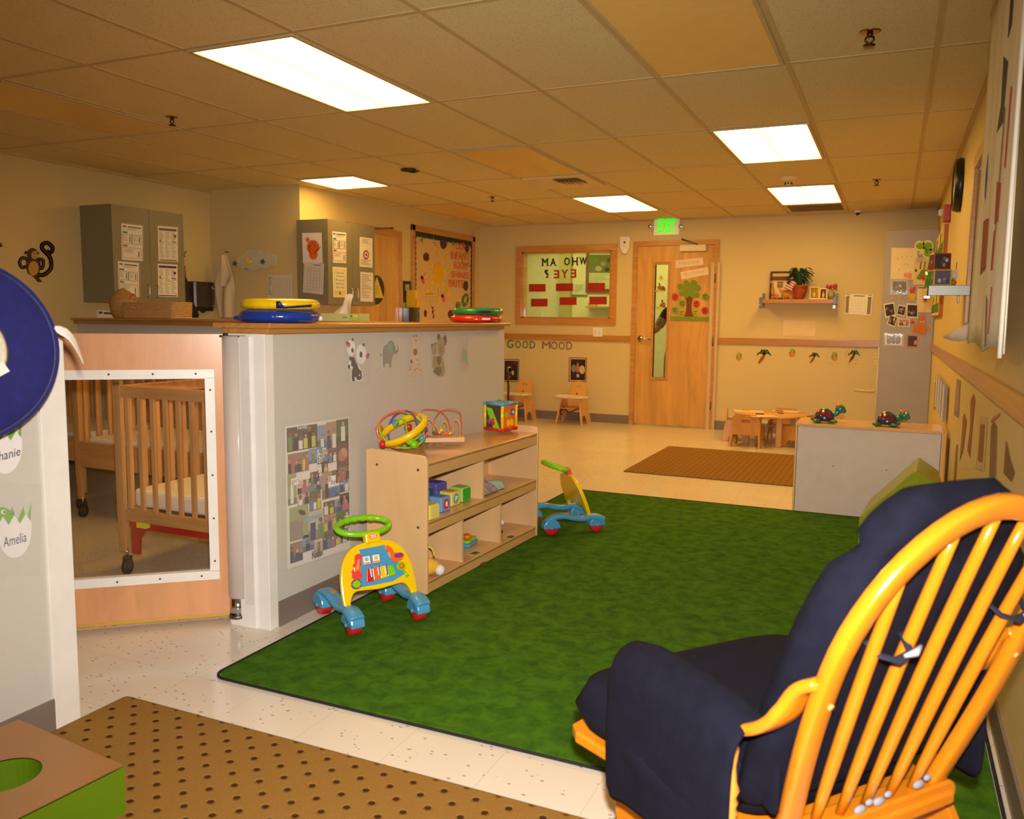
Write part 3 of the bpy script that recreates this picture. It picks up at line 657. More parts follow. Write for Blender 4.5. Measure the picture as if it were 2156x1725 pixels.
# ================================================================ cribs
def caster(b,x,y,z=0,r=.038,a=.5):
    X=TR((x,y,0),rz=a)
    b.lathe([(.001,-.012),(r,-.012),(r+.002,0),(r,.012),(.001,.012)],RUB,c=(0,0,r),axis='x',X=X,n=18)
    b.lathe([(.001,-.014),(r*.45,-.014),(r*.45,.014),(.001,.014)],STEEL,c=(0,0,r),axis='x',X=X,n=12)
    b.box((-.018,-.012,r-.006),(-.014,.016,r*2+.012),STEEL,X=X).box((.014,-.012,r-.006),(.018,.016,r*2+.012),STEEL,X=X).box((-.018,-.012,r*2+.008),(.018,.016,r*2+.014),STEEL,X=X)
    b.cyl((x,y,r*2+.01),(x,y,.13),.007,CHROME,n=10)
def crib(loc,W,Dp,label,z0=.33,z1=.93,mz=.42,front=True,redbase=False,name='crib',ends='slats',nslat=None,legz=.115,posts=.05):
    t=thing(name,label,'crib',loc,group='wooden cribs on casters')
    for x,y in ((0,0),(W,0),(0,Dp),(W,Dp)):
        b=MB(); w2=posts/2
        b.prism([(-w2,.30),(w2,.30),(w2,z1+.02),(-w2,z1+.02)],.022,CRIBW,X=TR((x,y+.011,0))@Matrix.Rotation(PI/2,4,'X')); b.prism([(-w2*.5,legz),(w2,legz),(w2,.30),(-w2,.30)],.022,CRIBW,X=TR((x,y+.011,0))@Matrix.Rotation(PI/2,4,'X'))
        b.build('post',parent=t,bevel=.002)
        cb=MB(); caster(cb,x+.02*(1 if x==0 else -1),y,a=.4+x); cb.build('caster',parent=t)
    def side_x(y):
        MB().box((.03,y-.012,z1-.055),(W-.02,y+.012,z1),CRIBH).build('top_rail',parent=t,bevel=.004)
        MB().box((.03,y-.012,z0-.06),(W-.02,y+.012,z0),CRIBH).build('bottom_rail',parent=t,bevel=.004)
        n=nslat or int(W/.078)
        for k in range(n):
            x=.06+(W-.12)*k/(n-1); MB().box((x-.0125,y-.007,z0),(x+.0125,y+.007,z1-.055),CRIBW).build('slat',parent=t,bevel=.002)
    def side_y(x):
        MB().box((x-.012,.02,z1-.055),(x+.012,Dp-.02,z1),CRIBH).build('top_rail',parent=t,bevel=.004)
        MB().box((x-.012,.02,z0-.06),(x+.012,Dp-.02,z0),CRIBH).build('bottom_rail',parent=t,bevel=.004)
        n=int(Dp/.085)
        for k in range(n):
            y=.06+(Dp-.12)*k/(n-1); MB().box((x-.007,y-.0125,z0),(x+.007,y+.0125,z1-.055),CRIBW).build('slat',parent=t,bevel=.002)
    if front: side_x(0)
    else: MB().box((.02,-.012,mz-.18),(W-.02,.012,mz-.02),CRIBH).build('front_board',parent=t,bevel=.004)
    side_x(Dp); side_y(0); side_y(W)
    MB().prism(rr(W-.06,Dp-.05,.05,5,W/2,Dp/2),.085,MATT,X=TR((0,0,mz-.085))).build('mattress',parent=t,bevel=.015)
    if redbase:
        RB=M('red_painted_frame',(176,24,22),.35)
        b=MB(); b.box((.03,.015,z0-.10),(W-.03,.03,z0-.05),RB); b.prism([(0,.10),(.05,.10),(.055,.18),(.10,.235),(.16,.26),(.16,.29),(0,.29)],.014,RB,X=TR((.03,.034,0))@Matrix.Rotation(PI/2,4,'X')); b.build('red_underframe',parent=t)
        MB().box((.105,-.013,z0-.085),(.165,.014,z0-.058),pap((226,214,40))).build('warning_label',parent=t)
    return t
crib((-3.39,2.895,0),1.02,.64,'small slatted wooden crib with red underframe, nearest the gate window',redbase=True,nslat=12)
crib((-4.60,3.62,0),1.18,.66,'wooden crib behind the red-framed one, low front board and white mattress',front=False,mz=.50,z0=.44,z1=1.06)
crib((-5.90,3.75,0),1.16,.66,'wooden crib farthest left, against the left wall',front=False,mz=.50,z0=.44,z1=1.06)
crib((-3.30,4.02,0),.82,.60,'wooden crib in the corner behind the two nearer cribs',front=True,mz=.50,z0=.40,z1=1.06)
MB().box((-4.28,4.262,.93),(-4.12,4.266,.985),pap((232,216,150))).box((-4.27,4.2615,.955),(-4.14,4.262,.958),pap((120,110,80))).build('crib_note',label='yellow paper note taped to slats of the middle crib',cat='note')
# plastic bag with bottles on the floor under the crib
t=thing('plastic_bag','clear plastic bag with a green bottle lying under the crib','bag',(-2.72,3.05,0))
rnd=random.Random(3); b=MB(); b.ball((0,0,.07),(.16,.12,.07),M('bag_film',(200,200,200),.15,alpha=.35,noise=(20,.2),bump=(40,1.0)),n=20); b.build('bag_film',parent=t)
MB().cyl((-.02,-.03,.05),(.09,.0,.055),.03,M('green_bottle',(40,130,50),.15,coat=.5)).build('bottle',parent=t)
MB().cyl((-.09,.02,.05),(-.02,.05,.07),.035,M('amber_can',(140,90,50),.3)).build('can',parent=t)
# ================================================================ kitchen cabinets
def papersheet(pl,q,name,label,cat='sheet',group=None,parent=None,base=(232,226,214),extra=None,film=True,d=.002):
    """q: four photo corners bl br tr tl"""
    b=MB(); 
    b.ppoly(pl,q,pap(base),d)
    if extra: extra(b,pl,d+.001)
    if film:
        cx=sum(p[0] for p in q)/4; cy=sum(p[1] for p in q)/4
        b.ppoly(pl,[(cx+(x-cx)*1.12,cy+(y-cy)*1.06) for x,y in q],FILM,d+.003,.0003)
    return b.build(name,label=label,cat=cat,group=group,parent=parent)
def sub(q,u0,v0,u1,v1):
    a,b_,c,e=q
    mp=lambda u,v:tuple((a[i]*(1-u)+b_[i]*u)*(1-v)+(e[i]*(1-u)+c[i]*u)*v for i in (0,1))
    return [mp(u0,v0),mp(u1,v0),mp(u1,v1),mp(u0,v1)]
def frame_box(b,pl,q,m,d,w=.8):
    q2=list(q)+[q[0]]; b.pline(pl,q2,w,m,d,.0003)
INK=pap((60,56,60)); GREYI=pap((150,144,138)); REDI=pap((190,50,50)); GRNI=pap((40,120,100)); BLUI=pap((60,70,130))
def procedure(col2):
    def fn(b,pl,d,q=None):
        pass
    return fn
def cabinet(x0,x1,y0,y1,z0,z1,label,facing_x):
    t=thing('wall_cabinet',label,'cabinet',(x0,(y0+y1)/2,z0),group='grey kitchen wall cabinets')
    W=y1-y0
    MB().box((0,-W/2,0),(facing_x-x0-.02,W/2,z1-z0),GREYL).build('body',parent=t,bevel=.001)
    for s_ in (0,1):
        a=-W/2+s_*W/2+.002; dr=MB().box((facing_x-x0-.02,a,.0),(facing_x-x0,a+W/2-.004,z1-z0),GREYL).build('door',parent=t,bevel=.001)
        y=-.045 if s_==0 else .045; X=facing_x-x0
        MB().tube(spline([(X,y,.05),(X+.028,y,.055),(X+.032,y,.10),(X+.028,y,.145),(X,y,.15)],5),.0045,M('pull_wire',(196,186,160),.25,metal=.9),n=8).build('handle',parent=dr)
    return t
cabinet(XL,0,4.83,5.57,1.36,2.13,'grey two-door wall cabinet on the left wall, notices on both doors',-5.65)
cabinet(XS,0,6.20,6.945,1.375,2.125,'grey two-door wall cabinet beside the kitchen corner, drawing on its side',-4.60)
plc=PL((-5.65,0,0),(1,0,0)); plr=PL((-4.60,0,0),(1,0,0)); plrs=PL((0,6.20,0),(0,-1,0))
def notice(pl,q,label,head,box1,col2,d=.002,film=True,cols=False,group='laminated notices on the cabinet doors'):
    b=MB(); b.ppoly(pl,q,pap((230,226,216)),d); d2=d+.001
    if cols:
        b.ppoly(pl,sub(q,.05,.88,.95,.95),pap((70,50,90)),d2,.0003); b.ppoly(pl,sub(q,.05,.02,.95,.05),pap((60,40,70)),d2,.0003)
        for k in range(3): b.plines(pl,sub(q,.06+.31*k,.08,.06+.31*k+.27,.84),17,GREYI,d2,.4,seed=k)
        b.ppoly(pl,sub(q,.80,.70,.92,.78),INK,d2+.0004,.0003); b.ppoly(pl,sub(q,.08,.55,.14,.62),INK,d2+.0004,.0003); b.ppoly(pl,sub(q,.7,.55,.92,.58),BLUI,d2+.0004,.0003)
    else:
        b.ptext(pl,'LATEX',sub(q,.06,.90,.24,.95),INK,d2) if False else None
        b.ppoly(pl,sub(q,.30,.905,.92,.94),INK,d2,.0003); b.ppoly(pl,sub(q,.06,.90,.22,.95),pap((120,60,70)),d2,.0003)
        b.plines(pl,sub(q,.25,.82,.85,.88),2,GREYI,d2,.4)
        b.ppoly(pl,sub(q,.05,.74,.28,.79),head,d2,.0003)
        for k in (0,1):
            qq=sub(q,.05+.45*k,.46,.48+.45*k,.71); frame_box(b,pl,qq,box1,d2); b.plines(pl,sub(qq,.1,.2,.6,.85),5,GREYI,d2,.4,seed=k); b.ppoly(pl,sub(qq,.75,.15,.85,.85),INK,d2,.0003)
        b.ppoly(pl,sub(q,.05,.37,.28,.42),col2,d2,.0003); qq=sub(q,.05,.06,.94,.34); frame_box(b,pl,qq,col2,d2); b.plines(pl,sub(qq,.08,.45,.68,.85),3,GREYI,d2,.4); b.ppoly(pl,sub(qq,.84,.12,.90,.7),INK,d2,.0003)
    if film:
        cx=sum(p[0] for p in q)/4; cy=sum(p[1] for p in q)/4
        b.ppoly(pl,[(cx+(x-cx)*1.12,cy+(y-cy)*1.05) for x,y in q],FILM,d+.003,.0003)
    b.build('notice',label=label,cat='notice',group=group)
k=1/4.312; O=lambda *L:[(x*k,360+y*k) for x,y in L]
notice(plc,O((1105,805),(1292,818),(1292,500),(1100,475)),'laminated notice with red-edged box, upper left cabinet door',GRNI,INK,REDI)
notice(plc,O((1078,1120),(1260,1145),(1258,838),(1068,820)),'laminated notice with olive tab, lower left cabinet door behind the basket',GRNI,INK,pap((120,120,30)))
notice(plc,O((1437,818),(1612,826),(1610,515),(1430,500)),'three-column printed notice with glossy tape, upper on the right door of left cabinet',GRNI,INK,REDI,cols=True)
notice(plc,O((1435,1140),(1612,1146),(1608,852),(1430,842)),'three-column printed notice, lower on the right door of left cabinet',GRNI,INK,REDI,cols=True,film=False)
k2=440/2156; O2=lambda *L:[(440+x*k2,380+y*k2) for x,y in L]
notice(plr,O2((1277,848),(1415,855),(1412,540),(1270,525)),'white notice with red box, upper left door of the right cabinet',GRNI,INK,REDI,film=False)
q=O2((1280,1205),(1420,1210),(1418,900),(1272,890))
b=MB(); b.ppoly(plr,q,pap((232,228,190)),.002); b.ppoly(plr,sub(q,.1,.06,.9,.92),pap((226,214,120)),.003,.0003); b.ppoly(plr,sub(q,.14,.22,.86,.88),pap((236,230,200)),.0035,.0003)
for i,tx in enumerate(('Classroom','Allergy and','Food','Restrictions','Guest Notes')): b.ptext(plr,tx,sub(q,.2,.78-.12*i,.8,.85-.12*i),pap((120,104,70)),.004)
b.ppoly(plr,sub(q,.45,.1,.55,.18),INK,.004,.0003); b.build('notice',label='pale yellow bordered notice about allergies, lower left door of right cabinet',cat='notice',group='laminated notices on the cabinet doors')
q=O2((1550,890),(1685,902),(1683,600),(1553,582))
b=MB(); b.ppoly(plr,q,pap((232,224,208)),.002); c=sub(q,.5,.42,.5,.42)[0]; b.pell(plr,c[0],c[1],6,10,pap((160,30,30)),.003); b.pell(plr,c[0],c[1],3.8,6.5,pap((232,224,208)),.004); b.pell(plr,c[0],c[1],2,3.6,pap((160,60,50)),.005); b.plines(plr,sub(q,.2,.78,.8,.95),4,GREYI,.003,.4); b.plines(plr,sub(q,.1,.05,.9,.25),4,GREYI,.003,.4)
b.build('notice',label='white notice with red ring emblem, upper right door of right cabinet',cat='notice',group='laminated notices on the cabinet doors')
q=O2((1560,1248),(1692,1254),(1690,955),(1560,942))
b=MB(); b.ppoly(plr,q,pap((228,220,204)),.002); b.plines(plr,sub(q,.1,.1,.9,.92),14,GREYI,.003,.35); b.build('notice',label='plain text notice, lower right door of the right cabinet',cat='notice',group='laminated notices on the cabinet doors')
# child's drawing and a list on the cabinet's side
q=O2((972,858),(1175,850),(1163,540),(962,543))
b=MB(); b.ppoly(plrs,q,pap((228,218,216)),.002)
c=(440+1075*k2,380+690*k2); OD=pap((222,104,20))
b.pell(plrs,c[0],c[1],13,15,OD,.003); b.pell(plrs,c[0]+1,c[1]+15,9,11,OD,.0035); b.pell(plrs,c[0]-11,c[1]-16,4,5,OD,.003)
rnd=random.Random(5)
for i in range(26):
    a=rnd.uniform(0,6.28); r=rnd.uniform(8,17); b.pline(plrs,[(c[0]+r*cos(a),c[1]+r*sin(a)),(c[0]+r*.6*cos(a+1.2),c[1]+r*.9*sin(a+1.2))],.7,[pap((196,60,20)),pap((120,60,130)),pap((240,140,40))][i%3],.0042,.0003)
b.pell(plrs,c[0]-7,c[1]-2,1.5,1.5,INK,.005); b.pell(plrs,c[0]+5,c[1]-2,1.5,1.5,INK,.005)
b.build('child_drawing',label='orange crayon drawing on white paper, side of right cabinet',cat='drawing')
q=O2((972,1155),(1180,1180),(1192,856),(985,845))
b=MB(); b.ppoly(plrs,q,pap((206,200,190)),.004)
b.plines(plrs,sub(q,.45,.90,.85,.94),1,INK,.005,.5); 
for i in range(5): b.pline(plrs,[sub(q,.2+.15*i,.12,0,0)[0],sub(q,.2+.15*i,.82,0,0)[0]],.5,GREYI,.005,.0003)
for i in range(8): b.pline(plrs,[sub(q,.2,.12+.1*i,0,0)[0],sub(q,.9,.12+.1*i,0,0)[0]],.4,GREYI,.005,.0003)
b.build('chart',label='grey printed chart below the drawing on the cabinet side',cat='chart')
# staff notice on the left wall below the cabinet
q=[(206,690),(242,690),(242,655),(203,652)]
b=MB(); b.ppoly(pl_left,q,pap((226,222,214)),.002); b.ppoly(pl_left,sub(q,.1,.78,.3,.9),pap((120,60,80)),.003,.0003); b.ppoly(pl_left,sub(q,.38,.78,.95,.88),INK,.003,.0003); b.ppoly(pl_left,sub(q,.1,.4,.35,.55),GRNI,.003,.0003)
b.build('wall_notice',label='white notice on left wall behind the basket, partly hidden',cat='notice')
# ================================================================ glider rocking chair
CH=thing('glider_chair','honey-coloured wooden glider rocking chair with navy cushions','rocking chair',(-.004,1.679,0),rz=.902)
rc=.338; sr_,cr_=sin(rc),cos(rc); Z0=.34
def BK(u,h,d=0): return Vector((u,-h*sr_+d*cr_,Z0+h*cr_+d*sr_))   # point of the reclined back: across, up the back, forward
aW,hs,bT,w0=.256,.397,.28,.402
def archpt(s_):
    if s_<=1: return (-(w0/2+(aW-w0/2)*sin(s_*PI/2)),hs*s_)
    if s_<=2: a=PI*(s_-1); return (-aW*cos(a),hs+bT*sin(a))
    s2=3-s_; return ((w0/2+(aW-w0/2)*sin(s2*PI/2)),hs*s2)
AP=[archpt(3*k/72) for k in range(73)]
def arch_w(u): # height of the arch at across-position u
    x=min(1,abs(u)/aW); return hs+bT*math.sqrt(max(0,1-x*x))
rings=[]
for i,(u,h) in enumerate(AP):
    a=AP[max(0,i-1)]; c=AP[min(72,i+1)]; t=Vector((c[0]-a[0],c[1]-a[1])).normalized(); n=Vector((-t.y,t.x))
    wv,dv=.0205,.0135; r=[]
    for k in range(12):
        an=2*PI*k/12; ca,sa=cos(an),sin(an); q=lambda v:math.copysign(abs(v)**.38,v)
        r.append(BK(u+n.x*wv*q(ca),h+n.y*wv*q(ca),dv*q(sa)))
    rings.append(r)
MB().ring_sweep(rings,HONEY).build('back_arch',parent=CH)
for k in range(5):
    f=(k-2)/3; u0=f*w0/2; u1=f*w0/2*1.36; h1=arch_w(u1)-.012
    P=[BK(u0*(1-s_)+u1*s_,h1*s_,.004*sin(PI*s_)) for s_ in [i/8 for i in range(9)]]
    MB().tube(P,[.0085,.0105,.012,.0125,.0125,.012,.0115,.0105,.009],HONEY,n=10).build('spindle',parent=CH)
# back rail with rounded ends
MB().prism(rr(.50,.05,.024,6),.05,HONEY,X=TR((0,.028,Z0-.018))@Matrix.Rotation(PI/2,4,'X')).build('back_rail',parent=CH,bevel=.005)
# seat frame
fr=[(-.235,-.03),(.235,-.03),(.33,.52),(.315,.56),(.27,.575),(-.27,.575),(-.315,.56),(-.33,.52)]
MB().prism(fr,.028,HONEY,X=TR((0,0,.300))).build('seat_frame',parent=CH,bevel=.006)
# arms
for s_ in (-1,1):
    A=spline([(s_*.258,-.118,.690),(s_*.270,-.085,.668),(s_*.283,-.050,.605),(s_*.290,.005,.566),(s_*.297,.08,.562),(s_*.303,.20,.562),(s_*.305,.33,.556),(s_*.30,.365,.548)],6)
    rg=[]
    for i,p in enumerate(A):
        q=A[min(i+1,len(A)-1)]-A[max(i-1,0)]; q=q.normalized(); side_=Vector((1,0,0)); upv=side_.cross(q)*(1); upv.normalize(); wd=.029 if i<10 else .034
        rg.append([p+side_*(wd*math.copysign(abs(cos(a))**.5,cos(a)))+upv*(.0115*math.copysign(abs(sin(a))**.5,sin(a))) for a in [2*PI*k/12 for k in range(12)]])
    MB().ring_sweep(rg,HONEY).build('arm',parent=CH)
    for y in (.06,.33):
        prof=[(.010,.0),(.012,.02),(.017,.03),(.012,.04),(.016,.05),(.012,.06),(.016,.07),(.012,.08),(.018,.095),(.012,.11),(.010,.14),(.014,.17),(.011,.2),(.010,.235)]
        MB().lathe(prof,M('turned_post',(222,146,60),.3,coat=.4),c=(s_*.285,y,.326),n=14).build('arm_post',parent=CH)
# glider base: side panels, links, feet
for s_ in (-1,1):
    MB().prism([(-.16,.02),(.50,.02),(.505,.06),(.44,.10),(.46,.20),(.47,.295),(.20,.295),(.02,.25),(-.06,.12),(-.16,.07)],.024,HONEY,X=TR((s_*.275+.012,0,0))@Matrix.Rotation(PI/2,4,'Z')@Matrix.Rotation(PI/2,4,'X')).build('base_panel',parent=CH,bevel=.004)
    MB().box((s_*.25-.008,-.24,.26),(s_*.25+.008,-.12,.30),HONEY).build('glide_link',parent=CH,bevel=.004)
for y in (0,.40): MB().box((-.27,y-.02,.04),(.27,y+.02,.075),HONEY).build('cross_bar',parent=CH,bevel=.004)
for u,h in ((-.246,.33),(.246,.33)): MB().cyl(BK(u,h,-.012),BK(u,h,-.0165),.006,M('wood_plug',(226,160,90),.3),n=10).build('wood_plug',parent=CH)
# cushions
def pillow(W,Hh,T,fn,m,seg=22,e=.38,rnd=0):
    """soft box: superellipse outline, mapped by fn(u,v,w)"""
    vs=[];fs=[];n=seg
    for sd in (1,-1):
        for i in range(n+1):
            for j in range(n+1):
                x=2*i/n-1;y=2*j/n-1; d=(max(0,1-abs(x)**5)*max(0,1-abs(y)**5))**e
                if rnd:
                    r_=max(abs(x),abs(y)); L_c=math.hypot(x,y)
                    if L_c>1e-9: ca,sa=x/L_c,y/L_c; k_=r_*(abs(ca)**rnd+abs(sa)**rnd)**(-1/rnd); x,y=ca*k_,sa*k_
                    d=max(0,1-r_**6)**e
                vs.append(fn(x*W/2,y*Hh/2,sd*T/2*d))
    o=(n+1)**2
    for i in range(n):
        for j in range(n):
            a=i*(n+1)+j; q=(a,a+n+1,a+n+2,a+1); fs.append(q); fs.append(tuple(o+k for k in q[::-1]))
    bd=[i*(n+1) for i in range(n+1)]+[n*(n+1)+j for j in range(1,n+1)]+[i*(n+1)+n for i in range(n-1,-1,-1)]+[j for j in range(n-1,0,-1)]
    return vs,fs
# back cushion follows the arch, slightly wider, with a head roll seam
def backc(x,y,w):
    v=(y/.5+1)/2           # 0 bottom .. 1 top
    h=.015+v*.668
    lim=.262 if h<.38 else .262*math.sqrt(max(.0,1-((h-.38)/.32)**2))
    seam=.030*math.exp(-((h-.565)/.018)**2)
    u=x/.5*2*max(.02,lim-(seam*.7))*.5*2/2
    th=w*(1-.45*math.exp(-((h-.565)/.022)**2))
    return BK(u,h,.074+th+.004*sin(9*h))
vs,fs=pillow(1.0,1.0,.104,backc,NAVY,seg=30,e=.30)
for i,v in enumerate(vs): pass
MB().add(vs,fs,NAVY,True).build('back_cushion',parent=CH,weld=True)
def seatc(x,y,w):
    yy=.292+y*.93; ww=(x/.29)*(.235+.105*min(1,max(0,(yy+.02)/.5))); bulge=.012*cos(3*x)*cos(3*y)
    return Vector((ww*1.0,yy,.395+w+bulge+.01*max(0,yy-.3)))
vs,fs=pillow(.60,.575,.14,seatc,NAVY,e=.30,rnd=7,seg=28)
MB().add(vs,fs,NAVY,True).build('seat_cushion',parent=CH,weld=True)
# arm pads: padded covers draped over the arms with a hanging pocket
def armpad(s_):
    pr=[(-.050,-.285),(-.052,-.16),(-.050,-.03),(-.040,.012),(-.012,.030),(.018,.028),(.040,.008),(.048,-.03),(.050,-.10),(.05,-.16)]
    g=[]
    for i in range(13):
        v=i/12; y=-.012+v*.375; row=[]
        for x,z in pr:
            bul=1+.10*sin(PI*v); zz=z*bul if z>-.05 else z-(.0)
            if z<-.05 and x<0: zz=z*(.82+.22*(v**.7)) 
            top=.556-.03*(1-v)*.5-.055*max(0,v-.82)/.18*0+(.012 if .1<v<.9 else 0)
            row.append((s_*(.292-0)+(-s_*-1)*0+ (x if s_<0 else -x)*bul*(1.0 if s_<0 else 1.0),y,top+zz))
        g.append(row)
    b=MB(); b.sheet(g,NAVY,th=.016 if s_<0 else -.016)
    return b
o=armpad(-1).build('arm_pad',parent=CH,sub=1)
# pocket on the outer side of the near arm pad
g=[]
for i in range(9):
    v=i/8; y=.0+v*.355; g.append([(-.348-.012*sin(PI*v),y,.528-.10*(1-v)**1.4-.055*sin(PI*v)),(-.356-.014*sin(PI*v),y,.41-.03*sin(PI*v)),(-.346,y,.305+.035*(1-v))])
MB().sheet(g,NAVY,th=.004).build('pad_pocket',parent=o)
armpad(1).build('arm_pad',parent=CH,sub=1)
# ties and their white knots
TIE=M('navy_tie',(24,28,52),.8); KN=M('white_tie',(150,150,156),.8)
for u,h,s_ in ((-.135,.415,0),(.17,.44,1)):
    MB().tube([BK(u-.035,h+.01,.04),BK(u-.03,h,-.008),BK(u,h-.006,-.022),BK(u+.035,h+.0,-.018),BK(u+.055,h+.012,.03)],.0085,TIE,n=8,flat=.35).build('cushion_tie',parent=CH)
    MB().tube([BK(u+.005,h+.006,-.026),BK(u+.022,h+.014,-.032),BK(u+.04,h+.02,-.026)],[.003,.007,.003],KN,n=7).build('tie_knot',parent=CH)
for u,h in ((.02,.022),(.13,.030),(-.03,.018)):
    MB().ball(BK(u,h,-.012),(.016,.006,.009),KN,n=10).ball(BK(u+.02,h+.012,-.012),(.011,.005,.007),KN,n=8).build('tie_knot',parent=CH)
# ================================================================ green foam wedge between chair and cabinet
GF=M('olive_vinyl',(140,150,30),.35); LB=M('light_blue_vinyl',(90,160,200),.35)
a=U(1808,1095,1,5.02); tp=U(1928,994,1,4.92); rt=U(1975,1048,1,5.0)
t=thing('foam_wedge','olive green foam climbing wedge with light blue inset, before low cabinet','foam wedge',(.05,5.1,0.014))
X0=a.x-.05; X1=tp.x-.05
b=MB(); b.add([(X0,-.10,0),(X0,-.10,a.z),(X1,-.18,tp.z),(.24,-.12,tp.z-.10),(.24,-.12,0),(X0+.04,.45,0),(X0+.04,.45,a.z),(X1+.03,.45,tp.z-.02),(.24,.45,tp.z-.10),(.24,.45,0)],
    [(0,4,3,2,1),(5,6,7,8,9),(0,1,6,5),(1,2,7,6),(2,3,8,7),(3,4,9,8),(4,0,5,9)],GF); b.build('foam_body',parent=t,bevel=.012)
MB().add([(X0+.10,-.142,.02),(X0+.11,-.147,a.z-.08),(X1-.005,-.186,tp.z-.16),(X1+.02,-.182,.02),(X0+.10,-.130,.02),(X0+.11,-.130,a.z-.08),(X1-.005,-.150,tp.z-.16),(X1+.02,-.150,.02)],[(0,3,2,1),(0,1,5,4),(1,2,6,5),(2,3,7,6),(4,5,6,7),(3,0,4,7)],LB).build('blue_inset',parent=t)
# ================================================================ foam block with a round hole, bottom left
TF=M('tan_vinyl',(150,104,56),.4,bump=(30,.1)); GV=M('green_vinyl',(88,118,12),.38,bump=(24,.15))
c0=U(262,1612,2,.135); 
t=thing('foam_block','tan-topped green foam block with a round hole, bottom left corner','foam block',(c0.x,c0.y,0.008))
t.rotation_euler=(0,0,0); Lx=Vector((-.44,.045,0)).normalized()
c1=U(40,1515,2,.135); c2=U(0,1725,2,.135)
ex=(c1-c0); lx=ex.length; ex.normalize(); ey=Vector((ex.y,-ex.x,0)); ey=ey if ey.y<0 else -ey
ly=.60; hc=U(10,1632,2,.135)-c0; hu=hc.dot(ex); hv=hc.dot(ey); hr=.082
def hp(u,v,z): return ex*u+ey*v+Vector((0,0,z))
n=32; ring=[(hu+hr*cos(2*PI*k/n),hv+hr*sin(2*PI*k/n)) for k in range(n)]
def sq(k):
    a=2*PI*k/n; dx,dy=cos(a),sin(a); tx=((lx-hu)/dx if dx>0 else (-hu)/dx) if abs(dx)>1e-6 else 1e9; ty=((ly-hv)/dy if dy>0 else (-hv)/dy) if abs(dy)>1e-6 else 1e9
    tt=min(tx,ty); return (hu+dx*tt,hv+dy*tt)
out=[sq(k) for k in range(n)]
for c in ((0,0),(lx,0),(lx,ly),(0,ly)):
    k=min(range(n),key=lambda i:(out[i][0]-c[0])**2+(out[i][1]-c[1])**2); out[k]=c
Z=.127
vs=[hp(u,v,Z) for u,v in ring]+[hp(u,v,Z) for u,v in out]
MB().add(vs+[v-Vector((0,0,.004)) for v in vs],[(k,(k+1)%n,n+(k+1)%n,n+k) for k in range(n)],TF).build('tan_top',parent=t)
vs=[hp(u,v,z) for z in (0,Z-.003) for u,v in ring]+[hp(u,v,z) for z in (0,Z-.003) for u,v in out]
f1=[(k,n+k,n+(k+1)%n,(k+1)%n) for k in range(n)]; f2=[(2*n+k,2*n+(k+1)%n,3*n+(k+1)%n,3*n+k) for k in range(n)]
MB().add(vs,f1+f2+[(k,(k+1)%n,2*n+(k+1)%n,2*n+k) for k in range(n)],GV).build('green_side',parent=t)
# ================================================================ round blue cushion with ribbon over the near half wall
VEL=M('blue_velour',(22,22,96),.85,noise=(40,.18),bump=(300,.3),sheen=.25)
cc=Vector((-2.17,1.365,1.172)); t=thing('round_cushion','big round blue velour cushion hanging over the near half wall','cushion',cc)
t.rotation_euler=(0,0,R(-22))
prof=[(.001,.020),(.12,.022),(.19,.018),(.225,.008),(.238,0),(.225,-.008),(.19,-.018),(.12,-.022),(.001,-.020)]
MB().lathe(prof[::-1],VEL,axis='x',n=48).build('blue_cover',parent=t)
MB().tube([(.0,.238*cos(2*PI*k/60),.238*sin(2*PI*k/60)) for k in range(60)],.006,VEL,n=8,closed=True).build('piping',parent=t)
PC=M('cream_print',(214,208,180),.8,noise=(60,.12))
MB().lathe([(.001,.008),(.06,.006),(.105,.003),(.115,0)],PC,c=(.0275,.0,.0),axis='x',n=32).build('cream_patch',parent=t)
MB().box((.030,.035,-.100),(.033,.075,-.070),M('white_tag',(228,224,214),.7),X=Matrix.Rotation(.5,4,'X')).build('tag',parent=t)
RIB=M('satin_ribbon',(226,220,214),.25,sheen=.3)
MB().sheet([[(.01,.222,.075),(.025,.228,.045)],[(.02,.262,.065),(.035,.25,.035)],[(.015,.285,.03),(.045,.262,.02)],[(.02,.290,-.005),(.05,.275,-.01)],[(.03,.296,-.045),(.034,.294,-.045)]],RIB,th=.0015).build('ribbon',parent=t,sub=1)
